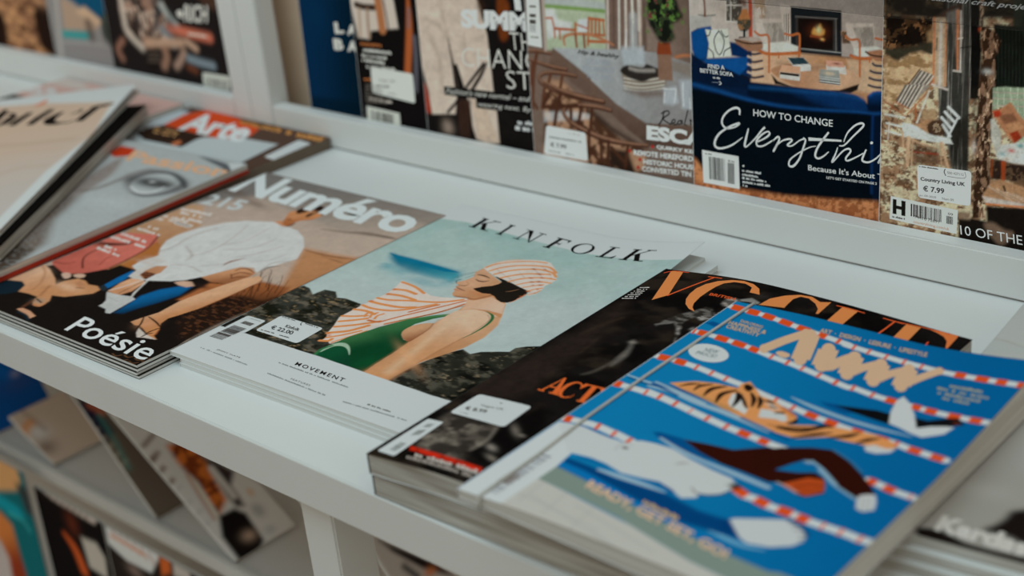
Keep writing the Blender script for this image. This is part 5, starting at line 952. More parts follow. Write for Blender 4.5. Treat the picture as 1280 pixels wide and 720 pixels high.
 ('P','title',[(109.71,205.26),(110.61,203.06),(110.79,201.06),(110.22,199.72),(109.03,199.33),(107.48,199.99),(105.93,201.54),(104.72,203.65),(104.15,205.83),(104.34,207.57),(105.26,208.47),(106.69,208.32),(108.3,207.16)],'bda284',.1,0),
 ('P','title',[(119.35,225.66),(120.23,223.4),(120.4,221.35),(119.82,219.98),(118.63,219.6),(117.08,220.29),(115.54,221.9),(114.35,224.08),(113.8,226.31),(114,228.1),(114.93,229.01),(116.35,228.84),(117.95,227.63)],'bda284',.1,0),
 ('S','title',[(117.97,222.73),(123.36,204.43)],10.67,'bda284',.12),
 ('P','title',[(121.13,224.65),(122.37,221.46),(122.6,218.57),(121.78,216.64),(120.1,216.09),(117.92,217.06),(115.74,219.33),(114.06,222.4),(113.27,225.57),(113.56,228.09),(114.87,229.38),(116.9,229.14),(119.16,227.43)],'bda284',.13,0),
 ('P','title',[(126.5,206.25),(127.72,203.14),(127.93,200.35),(127.11,198.5),(125.43,198),(123.28,198.95),(121.16,201.12),(119.53,204.07),(118.77,207.12),(119.07,209.56),(120.35,210.83),(122.33,210.63),(124.55,208.96)],'bda284',.13,0),
 ('S','title',[(123.36,204.43),(127.59,215.98),(133.57,225.27)],7.64,'bda284',.15),
 ('P','title',[(125.57,205.72),(126.44,203.52),(126.59,201.55),(126.01,200.24),(124.82,199.88),(123.31,200.55),(121.8,202.1),(120.66,204.18),(120.12,206.33),(120.33,208.05),(121.24,208.94),(122.63,208.8),(124.2,207.63)],'bda284',.16,0),
 ('P','title',[(135.87,226.42),(136.72,224.14),(136.86,222.12),(136.24,220.83),(135.02,220.54),(133.47,221.33),(131.94,223.02),(130.77,225.24),(130.24,227.48),(130.48,229.22),(131.43,230.05),(132.87,229.77),(134.48,228.46)],'bda284',.16,0),
 ('S','title',[(133.99,224.47),(139.12,206.17)],10.55,'bda284',.18),
 ('P','title',[(137.24,226.09),(138.45,222.86),(138.63,220.02),(137.76,218.2),(136.03,217.8),(133.84,218.9),(131.68,221.28),(130.03,224.41),(129.28,227.58),(129.61,230.05),(130.95,231.24),(133,230.84),(135.28,228.98)],'bda284',.19,0),
 ('P','title',[(142.29,207.81),(143.44,204.73),(143.6,202),(142.74,200.23),(141.06,199.8),(138.93,200.81),(136.84,203.06),(135.25,206.04),(134.53,209.08),(134.87,211.46),(136.2,212.63),(138.19,212.29),(140.4,210.54)],'bda284',.19,0),
 ('S','title',[(139.12,206.17),(143.84,219.32),(149.36,230.3)],6.93,'bda284',.21),
 ('P','title',[(141.17,207.23),(141.92,205.24),(142.02,203.47),(141.47,202.31),(140.38,202.03),(139,202.7),(137.64,204.16),(136.61,206.09),(136.16,208.05),(136.38,209.59),(137.23,210.33),(138.52,210.12),(139.94,209)],'bda284',.22,0),
 ('P','title',[(151.49,231.22),(152.23,229.15),(152.31,227.34),(151.72,226.22),(150.59,226.02),(149.18,226.79),(147.81,228.37),(146.78,230.41),(146.34,232.44),(146.59,233.98),(147.49,234.67),(148.81,234.35),(150.26,233.1)],'bda284',.22,0),
 ('T','lettering','EXPLORING',(19.23,231.49),(36.16,229.56),(18.14,234.8),'b09c80',.02,0,1,1),
 ('T','lettering','HAPPINESS &',(14.01,226.03),(42.19,223.34),(12.72,230.91),'b09c80',.03,0,1,1),
 ('T','lettering','CREATIVITY',(15.69,220.91),(40.56,218.41),(14.54,225.56),'b09c80',.03,0,1,1),
 ('T','lettering','ART  ·  DESIGN  ·  LEISURE  ·  LIFESTYLE',(68.17,240.84),(135.25,243.01),(66.48,245.99),'b09c80',.03,0,1,1),
 ('D','lettering',(162.29,215.74),(181.25,216.02),(161.78,218.85),'8a9080',0,0),
 ('D','lettering',(157.47,210.99),(186.78,211.35),(156.95,214.11),'8a9080',1,0),
 ('D','lettering',(159.94,206.6),(184.06,206.57),(159.44,209.67),'8a9080',2,0),
 ('D','lettering',(164.82,202.34),(179.81,202.42),(164.35,205.36),'8a9080',3,0),
 ('P','round_badge',[(39.14,189.18),(39.96,187),(40.14,184.85),(39.69,182.83),(38.63,181.02),(36.99,179.52),(34.86,178.4),(32.31,177.71),(29.48,177.48),(26.47,177.74),(23.42,178.46),(20.49,179.63),(17.8,181.19),(15.5,183.05),(13.68,185.15),(12.45,187.37),(11.87,189.61),(11.96,191.77),(12.74,193.74),(14.15,195.41),(16.14,196.72),(18.61,197.6),(21.43,198),(24.46,197.92),(27.55,197.36),(30.56,196.36),(33.33,194.97),(35.76,193.26),(37.72,191.3)],'b6c1c1',0,0),
 ('T','badge_print','NEW',(22.33,188.43),(31.64,188.94),(21.07,192.73),'5a7276',0,.1,1,1),
 ('T','badge_print','PRICE!',(19.94,183.31),(33.64,183.81),(18.9,187.25),'5a7276',0,.1,1,1),
 ('T','title','READY, GET SET, GO!',(57.04,31.77),(149.79,18.3),(54.91,40.79),'bba58c',.04,0,1,1),
 ('D','lettering',(89.81,36.88),(113.5,33.7),(88.68,40.62),'b09a70',4,0),
 ('B','barcode',(13.43,6.55),(13.67,52.78),(21.99,6.19),'90969a',3,1),
 ('B','barcode',(12.9,16.39),(13.07,26.79),(20.84,15.57),'7a726a',9,2),
]
ART['grey'] = [
 ('fill','8a8c86'),
 ('grad',(47.76,39.28),(27.35,155.81),'898b84','a2aaa7'),
 ('blob',(53.15,52.28),(17.34,8.67),0,'939690',.8),
 ('poly',[(64.48,17.99),(67.67,25.4),(69.66,32.26),(70.27,38.98),(75.11,43.41),(84.4,47.58),(97.47,7.02),(83.42,14.43),(75.18,17.72)],'171210',3,1,0),
 ('line',[(-0.04,214.1),(7.38,213.48),(20.02,209.39)],[.35,.7,.87],'8a8c86',1.5,1,1),
 ('poly',[(-0.86,213),(7.94,211.85),(20.02,209.39),(22.49,202.03),(1.79,195.49),(-0.7,195.78)],'a0aaa8',2,0,0),
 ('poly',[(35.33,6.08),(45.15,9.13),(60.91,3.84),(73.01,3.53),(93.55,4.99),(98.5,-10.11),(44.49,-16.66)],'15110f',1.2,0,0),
 ('T','title','Kardas',(43.47,7.31),(88.44,5.06),(42.8,21.67),'b4b8b2',.05,0,1,1),
]
ART['eye'] = [
 ('fill','8c9494'),
 ('fill','9aa5a5'),
 ('poly',[(197.24,6.12),(175.8,47.88),(156.91,83.92),(130.37,126.85),(113.4,158.04),(112.91,177.78),(137.54,152.91),(161,110.85),(201.12,73.05),(217,28.11)],'665e56',7,0,0),
 ('poly',[(185.36,.46),(181.63,43.92),(178.9,62.8),(202.76,60.39),(217,28.11),(208.23,-1.07)],'40382f',5,0,0),
 ('poly',[(114.77,158.64),(99.09,188.18),(86.99,220.88),(82.53,245.09),(109.75,213.44),(123.95,182.51),(130.97,157.81)],'7c756f',5,1,0),
 ('blob',(170.52,159.67),(31.38,13.45),0,'a6b2b2',.8),
 ('line',[(117.19,161.66),(130.66,177.39),(132.5,202.37),(131.12,220.33),(137.26,232.52)],[1.9,5.71,6.18,6.18,4.28],'6a645e',3.5,1,.8),
 ('mott','8a9292',(3.2,1.2),.56,71,.12,.35),
 ('poly',[(136.64,204.13),(134.52,217.61),(137.26,232.52),(157.31,236.74),(186.61,229.39),(207.62,218.35),(211.95,204.57),(203.85,191.41),(187.01,182.17),(165.33,186.39)],'6c7070',6,1,0),
 ('poly',[(153.73,197.27),(145.7,212.05),(149.77,224.04),(164.91,230.42),(184.15,226.32),(196.55,217.57),(198.36,202.6),(190.26,189.37),(175.2,186.74)],'a2adad',1.6,1,0),
 ('blob',(167.84,209.31),(25.64,10.25),0,'1c1e1e',1),
 ('blob',(183.41,209.97),(11.59,6.49),0,'3a3c3c',.9),
 ('line',[(156.99,194.67),(174.91,187.79),(188.08,191.15),(188.81,206.34)],[1.81,3.61,3.61,1.81],'b4bebe',1,1,1),
 ('blob',(167.22,210.65),(4.18,2.56),0,'a8b0b0',.9),
 ('line',[(141.37,202.07),(138.99,217.43),(149.58,229.34),(168.04,232.97),(192.28,223.73),(208.92,213.01)],[.71,1.66,2.14,3.8,6.17,2.85],'34383a',2.6,1,.85),
 ('line',[(171.2,185.01),(189.64,183.31),(201.71,193.18),(205.84,209.73)],[1.35,3.14,3.14,1.8],'50565a',2,1,.8),
 ('line',[(156.7,276.1),(180.31,271.67),(201.29,266.5),(215.24,257.06)],[1.43,6.19,8.09,4.76],'50565a',2,1,1),
 ('poly',[(195.98,273.93),(206.94,278.47),(219.83,277.55),(226.24,269.87),(219,258.64),(209.17,264.8)],'aebaba',1,0,0),
 ('line',[(215.86,162.13),(215.77,211.4),(226.44,267.9)],3.62,'b0aca4',.8,0,.6),
 ('T','lettering','Passion',(91.57,240.05),(224.75,244.48),(77.4,262.57),'c29e7c',.03,0,1,1),
 ('poly',[(58.08,248.43),(51.33,266.09),(74.62,266.4),(86.15,250.99),(73.75,241.49)],'a83418',1.6,0,0),
 ('D','lettering',(187.4,40.01),(183.19,51.3),(185.25,42.3),'a0a6a4',4,0),
]
ART['brown'] = [
 ('fill','4a3a30'),
 ('fill','4b3b31'),
 ('poly',[(-33.81,224.22),(-30.93,262.72),(-27.13,280.75),(12.43,288.11),(29.46,264.33),(23.91,246.21),(14.07,231.31),(52.2,204.7),(14.66,186.53)],'a3b3b7',2,0,0),
 ('blob',(-11.23,282.61),(17.81,5.94),0,'7fa9b8',.7),
 ('poly',[(29.75,193.84),(44.74,209.9),(89.73,213.25),(99.99,241.39),(136.03,257.27),(188.02,261.96),(197.22,210.87),(183.27,206.14),(145.88,203.38),(118.74,158.25),(90.69,144.17)],'a4b2b3',1.6,0,0),
 ('poly',[(15.68,219.39),(22.45,236.3),(26.07,244.66),(95.29,244.02),(104.03,211.64),(74.83,209.85),(47.23,208.16)],'2b1f18',1.4,0,0),
 ('D','lettering',(27,234.9),(65.95,235.88),(21.76,240.07),'b08a5a',3,0),
 ('D','lettering',(36.15,226.63),(71.96,227.91),(31.41,231.42),'b08a5a',5,0),
 ('poly',[(83.63,214.12),(83.65,224.76),(93.86,219.08),(93.67,210.39)],'b06a44',1.4,0,0),
 ('poly',[(25.45,246.94),(16.6,279.36),(27.64,301.55),(51.32,300.73),(86.54,296.19),(131.85,284.63),(141.09,267.93),(138.85,251.41),(112.85,246.12),(91.76,245.76)],'b5431e',1.2,0,0),
 ('T','title','Arte',(51.69,244.09),(152.09,247.34),(18.07,289.64),'bccaca',.04,.1,1,1),
 ('D','title',(98.77,286.57),(224.28,285.63),(91.51,296.45),'b5844a',6,0),
 ('D','title',(93.91,290.4),(154.57,290.48),(88.81,297.25),'b5844a',8,0),
 ('P','price_sticker',[(204.44,231.45),(197.14,279.55),(216.94,277.87),(225.29,229.29)],'b3bfbf',0,2),
 ('line',[(198.94,209.52),(192.99,258.77)],1.27,'2a1e18',.8,0,1),
]
ART['sand'] = [
 ('fill','b0a08c'),
 ('fill','b4bfbe'),
 ('poly',[(22.69,397.3),(101.23,363.93),(151.27,358.46),(197.22,344.59),(231.09,336.61),(232.07,313.65),(241.17,238.11),(235.4,203.04),(228.26,142.71),(228.39,16.26),(233.73,-40.18),(147.29,-37.38),(-59.96,397.32)],'b3a28e',1.8,0,{'c2':'a9a8a2','a':(156.52,300.91),'b':(225.55,43.04)}),
 ('line',[(107.19,234.25),(168.83,227.5),(223.33,230.33)],8.81,'a08c76',8,1,.5),
 ('line',[(133.74,170.59),(163.23,204.05),(219.81,206.78)],6.14,'b09a84',7,1,.5),
 ('line',[(161.34,104.35),(195.25,157.29),(222.41,159.12)],4.8,'a39886',6,1,.5),
 ('S','title',[(113.64,304.12),(114.45,329.93),(113.09,349.8)],[13.14,10.51,4.38],'15110f',0),
 ('S','title',[(119.89,300.03),(129.28,299.67),(130.82,317.88),(130.14,329.96)],[3.44,8.6,9.46,3.44],'15110f',0),
 ('S','title',[(111.61,333.19),(121.99,334.87),(131.17,327.26)],[1.75,3.51,4.38],'15110f',0),
 ('S','title',[(141.14,290.77),(142.84,308.67),(146.76,329.55)],[7.69,9.4,6.84],'15110f',0),
 ('S','title',[(160.53,287.93),(162.76,309.14),(168.01,333.63)],[7.61,9.3,6.76],'15110f',0),
 ('S','title',[(193.82,281.84),(183.36,285.78),(177.94,296.79),(179.43,309.99),(184.14,320.93)],[1.66,9.13,11.62,9.13,2.49],'15110f',0),
 ('S','title',[(180.57,291.51),(199.53,282.82),(206.3,289.64)],[2.46,3.28,1.23],'15110f',0),
 ('S','title',[(194.93,309.71),(202.36,315.09),(202.41,323.31)],[1.68,4.19,2.1],'15110f',0),
 ('S','title',[(212.14,283.51),(213.78,303.82),(217.57,322.9)],[8.25,9.9,7.43],'15110f',0),
 ('S','title',[(211.43,320.36),(215.87,325.74),(224.65,327.38),(232.99,330.48)],[2.54,5.94,7.63,3.39],'15110f',0),
 ('S','title',[(143.12,352.4),(147.64,359.7),(149.58,369.9)],[2.99,5.98,2.99],'c2602c',.02),
]
ART['black'] = [
 ('fill','0c0b0a'),
]
ART['pink'] = [
 ('fill','a08c84'),
 ('fill','b0978e'),
 ('poly',[(-161.77,238.88),(-122.09,275.51),(-45.51,269.6),(30.24,265.62),(84.1,265.69),(38.6,287.49),(-44.89,288.92),(-142.02,287.08)],'aca9a2',4,0,0),
 ('poly',[(-103.26,206.87),(-31.82,223.11),(29.3,220.72),(51.96,210.77),(2.96,148.77)],'1b1a1c',2.5,0,0),
 ('D','title',(-51.87,223.36),(56.36,241.61),(-80.62,241.78),'b2b6b4',4,0),
 ('D','title',(-23.01,218),(50.47,230.24),(-33.67,225.32),'b2b6b4',7,0),
]
ART['navy'] = [
 ('fill','06243c'),
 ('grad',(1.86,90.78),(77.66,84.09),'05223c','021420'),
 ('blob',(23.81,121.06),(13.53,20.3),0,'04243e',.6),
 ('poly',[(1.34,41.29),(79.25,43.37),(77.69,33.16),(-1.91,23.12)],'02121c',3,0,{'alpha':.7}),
 ('T','lettering','L',(45.8,105.34),(58.05,107),(45.62,116.19),'a8aca4',.05,0,1,1),
 ('T','lettering','A',(61.84,105.95),(74.04,105.96),(63.08,116.03),'a8aca4',.05,0,1,1),
 ('T','lettering','B',(42.03,90.09),(55,90.79),(41.81,100.77),'a8aca4',.05,0,1,1),
 ('T','lettering','A',(59.72,90.41),(72.79,90.58),(61.02,100.87),'a8aca4',.05,0,1,1),
 ('P','lettering',[(70.5,73.54),(74.6,74.54),(75.78,71.99),(73.44,69.63),(69.96,70.1)],'a8aca4',0,0),
]
ART['dark'] = [
 ('fill','12100f'),
 ('fill','0d0b0b'),
 ('poly',[(-2.26,142.02),(54.23,146.79),(57.45,119.21),(41.88,116.87),(22.49,113.6),(19.84,105.68),(4.98,105.81),(2.5,119.3)],'a39c90',1.2,0,0),
 ('line',[(6.53,136.01),(15.96,134.81),(29.34,135.33)],5.49,'2a1c14',1.2,1,1),
 ('line',[(35.05,142.51),(36.23,130.58),(37.13,116.54)],9.54,'8a5a38',1.2,1,1),
 ('line',[(20.5,133.19),(19.71,120.94),(19.68,107.31)],2.91,'7a6450',1.2,1,1),
 ('line',[(9.83,132.24),(8.99,119.92),(8.14,107.51)],2.6,'8a7660',1.2,1,1),
 ('line',[(41.68,143.08),(43.63,129.93),(44.83,117.97)],1.93,'3a2418',1.2,1,1),
 ('line',[(72.36,145.71),(70.86,119.19),(64.22,80.79)],[3.77,7.85,7.85],'8a4a26',2,1,1),
 ('line',[(72.65,137.86),(70.27,121.79)],3.14,'4a5a62',2,1,.6),
 ('line',[(76.49,113.11),(75.85,92.96),(72.49,65.39)],4.75,'4a4a50',2.5,1,1),
 ('T','lettering','FASHION',(7.27,98.87),(33.53,99.87),(7.28,101.64),'c2683a',.02,0,1,1),
 ('D','lettering',(10.01,93.63),(46.03,94.53),(10.06,96.68),'a8aca4',0,0),
 ('D','lettering',(7.3,88.34),(39.09,89.11),(7.35,91.4),'a8aca4',1,0),
 ('D','lettering',(6.68,84.1),(35.94,84.09),(6.73,87.17),'a8aca4',2,0),
 ('D','lettering',(11.72,78.54),(48.2,79.59),(11.77,81.61),'a8aca4',3,0),
 ('D','lettering',(7.04,66.35),(15.87,66.72),(7.26,69.19),'b0683a',3,0),
 ('D','lettering',(7.71,61.5),(26.78,61.76),(7.76,63.2),'5a564e',9,0),
 ('D','lettering',(7.26,58.34),(28.31,58.87),(7.31,60.04),'5a564e',10,0),
 ('D','lettering',(6.8,55.17),(29.84,55.98),(6.85,56.87),'5a564e',11,0),
 ('D','lettering',(6.35,51.99),(31.37,53.09),(6.4,53.7),'5a564e',12,0),
 ('D','lettering',(5.89,48.81),(32.9,50.2),(5.94,50.52),'5a564e',13,0),
 ('D','lettering',(5.43,45.62),(34.43,47.31),(5.48,47.33),'5a564e',14,0),
 ('D','lettering',(11.34,48.52),(40.36,48.79),(11.55,51.38),'a09c92',5,0),
 ('P','price_sticker',[(16.99,80.12),(70.2,79.86),(70.2,52.72),(16.67,55.85)],'aab2a8',0,2),
 ('T','sticker_print','Vogue UK',(26.58,67.32),(47.1,68.3),(26.6,70.25),'4a4842',0,0,1,1),
 ('T','sticker_print','€ 8.99',(23.94,62.1),(38.76,62.55),(23.94,64.9),'3a3834',.02,0,1,1),
 ('D','sticker_print',(20.09,58.12),(30.17,58.4),(20.04,59.09),'6a6862',3,1),
 ('D','sticker_print',(35.77,57.29),(46.24,57.37),(35.72,58.41),'6a6862',4,1),
 ('P','barcode_label',[(6.52,42.2),(48.83,40.81),(48.83,26.01),(6.13,25.66)],'a0a69c',0,0),
 ('B','barcode',(11.9,38.64),(40.89,38.32),(10.53,21.97),'3a3834',5,1),
]
ART['style'] = [
 ('fill','201a18'),
 ('fill','110f0e'),
 ('poly',[(-13.42,148.36),(-5.21,148.97),(-6.36,120.09),(-1.24,89.99),(2.88,51.21),(-15.83,48.9),(-9.9,79.65),(-17,81.59),(-19.27,105.61)],'6a4a38',2,0,{'mott':[('26303a',(6,10),.55,81,.15),('8a4a30',(5,8),.65,83,.15)]}),
 ('line',[(1.07,72.75),(2.43,62.06),(2.88,51.21)],[1.58,6.33,9.5],'7a2e1e',2,1,1),
 ('line',[(-9.2,146.07),(-11.87,119.6),(-19.82,81.29)],[2.81,5.62,6.24],'8a4a28',2,1,1),
 ('poly',[(-5.21,148.97),(69.99,154.56),(74.26,139.86),(79.26,123.88),(80.46,99.77),(81.47,76.61),(83.21,63.76),(84.08,29.92),(69.34,27.85),(57.46,30.25),(54.23,40.6),(53.36,56.56),(48.41,74.56),(42.03,94.93),(36.68,93.93),(33.87,114.57),(35.95,95.17),(37,74.14),(38.58,65),(35.06,49.8),(6.81,46.23),(4.98,67.79),(-1.07,91.35),(-6.15,114.82)],'a59a8c',1,0,0),
 ('line',[(5.96,131.64),(21.43,127.75),(32.41,117.04)],2.44,'8a7e70',3.5,1,.6),
 ('line',[(29.29,148.98),(29.63,137.48),(34.33,118.51)],1.81,'8a7e70',3.5,1,.6),
 ('line',[(12.78,115.23),(21.09,96.28),(21.41,69.68)],3.38,'8a7e70',3.5,1,.6),
 ('line',[(59.27,141.16),(53.39,118.97),(52.64,96.89)],2.68,'8a7e70',3.5,1,.6),
 ('line',[(44.85,119.47),(61.86,118.47),(75.76,122.29)],1.49,'8a7e70',3.5,1,.6),
 ('line',[(34.02,115.89),(36.57,100.48),(38.82,82.3),(40.4,73.2)],[.92,2.15,4,5.23],'2a221e',1.5,1,1),
 ('line',[(76.73,99.38),(68.8,88.19),(56.98,73.78)],[1.19,3.27,3.27],'15110f',1,1,1),
 ('poly',[(93.02,153.8),(102.14,155.72),(106.19,147.42),(102.75,124.76),(95.39,119.68),(92.18,128.82)],'54290f',2.5,1,0),
 ('blob',(75.06,147.45),(4.37,5.82),0,'2a1a10',.8),
 ('line',[(71.4,152.17),(74.53,142.39),(71.76,132.08)],1.44,'7a6a58',1.2,1,.6),
 ('poly',[(38.48,64.09),(54.25,64.65),(50.06,26.52),(37.98,28.93)],'2a1c16',2,0,0),
 ('line',[(26.25,50.49),(38.16,61.38),(48.26,73.22),(73.23,98.16)],[2.75,2.75,2.44,3.36],'14100e',1,1,1),
 ('poly',[(56.15,66.2),(72.55,58.94),(83.36,31.15),(59.3,31.18),(57.46,46.39)],'a0917e',2,0,{'alpha':.8}),
 ('blob',(24.61,36.69),(6.34,6.34),0,'8a7c6e',.7),
 ('grain',.25,8,313),
 ('P','lettering',[(24.01,73.46),(123.98,76.41),(123.25,68),(24.14,65.7)],'0d0b0b',0,0),
 ('T','lettering',"Fashion's new normal – and",(26.83,67.36),(121.57,71.01),(27.09,72.48),'a8aca4',0,.25,1,1.5),
 ('P','lettering',[(60.73,67.01),(124.84,67.73),(124.22,60.45),(60.5,58.51)],'0d0b0b',0,0),
 ('T','lettering','wearing next. By',(62.97,59.08),(122.01,61.2),(63.2,64.4),'a8aca4',0,.25,1,1.5),
 ('T','title','SUMM',(50.52,126.92),(125.11,130.01),(51.36,143.31),'bcc0b8',.06,0,1,1),
 ('P','title',[(111.65,157.66),(118.4,158.16),(119.3,146.99),(112.26,146.92)],'bcc0b8',1,0),
 ('T','title','TH',(104.3,113.6),(127.25,114.34),(103.71,128.1),'a8aca4',-0.01,0,1,1),
 ('T','title','CHANG',(47.77,93.52),(133.88,98.77),(48.6,110),'a8aca4',-0.01,0,1,1),
 ('T','title','ST',(96.8,79.66),(124.4,81.3),(96.96,95.09),'a8aca4',-0.01,0,1,1),
 ('D','lettering',(106.09,49.81),(125.03,51),(106.11,53.73),'c0c2ba',3,0),
 ('D','lettering',(103.1,44.44),(124.55,45.35),(103.14,48.38),'c0c2ba',5,0),
]
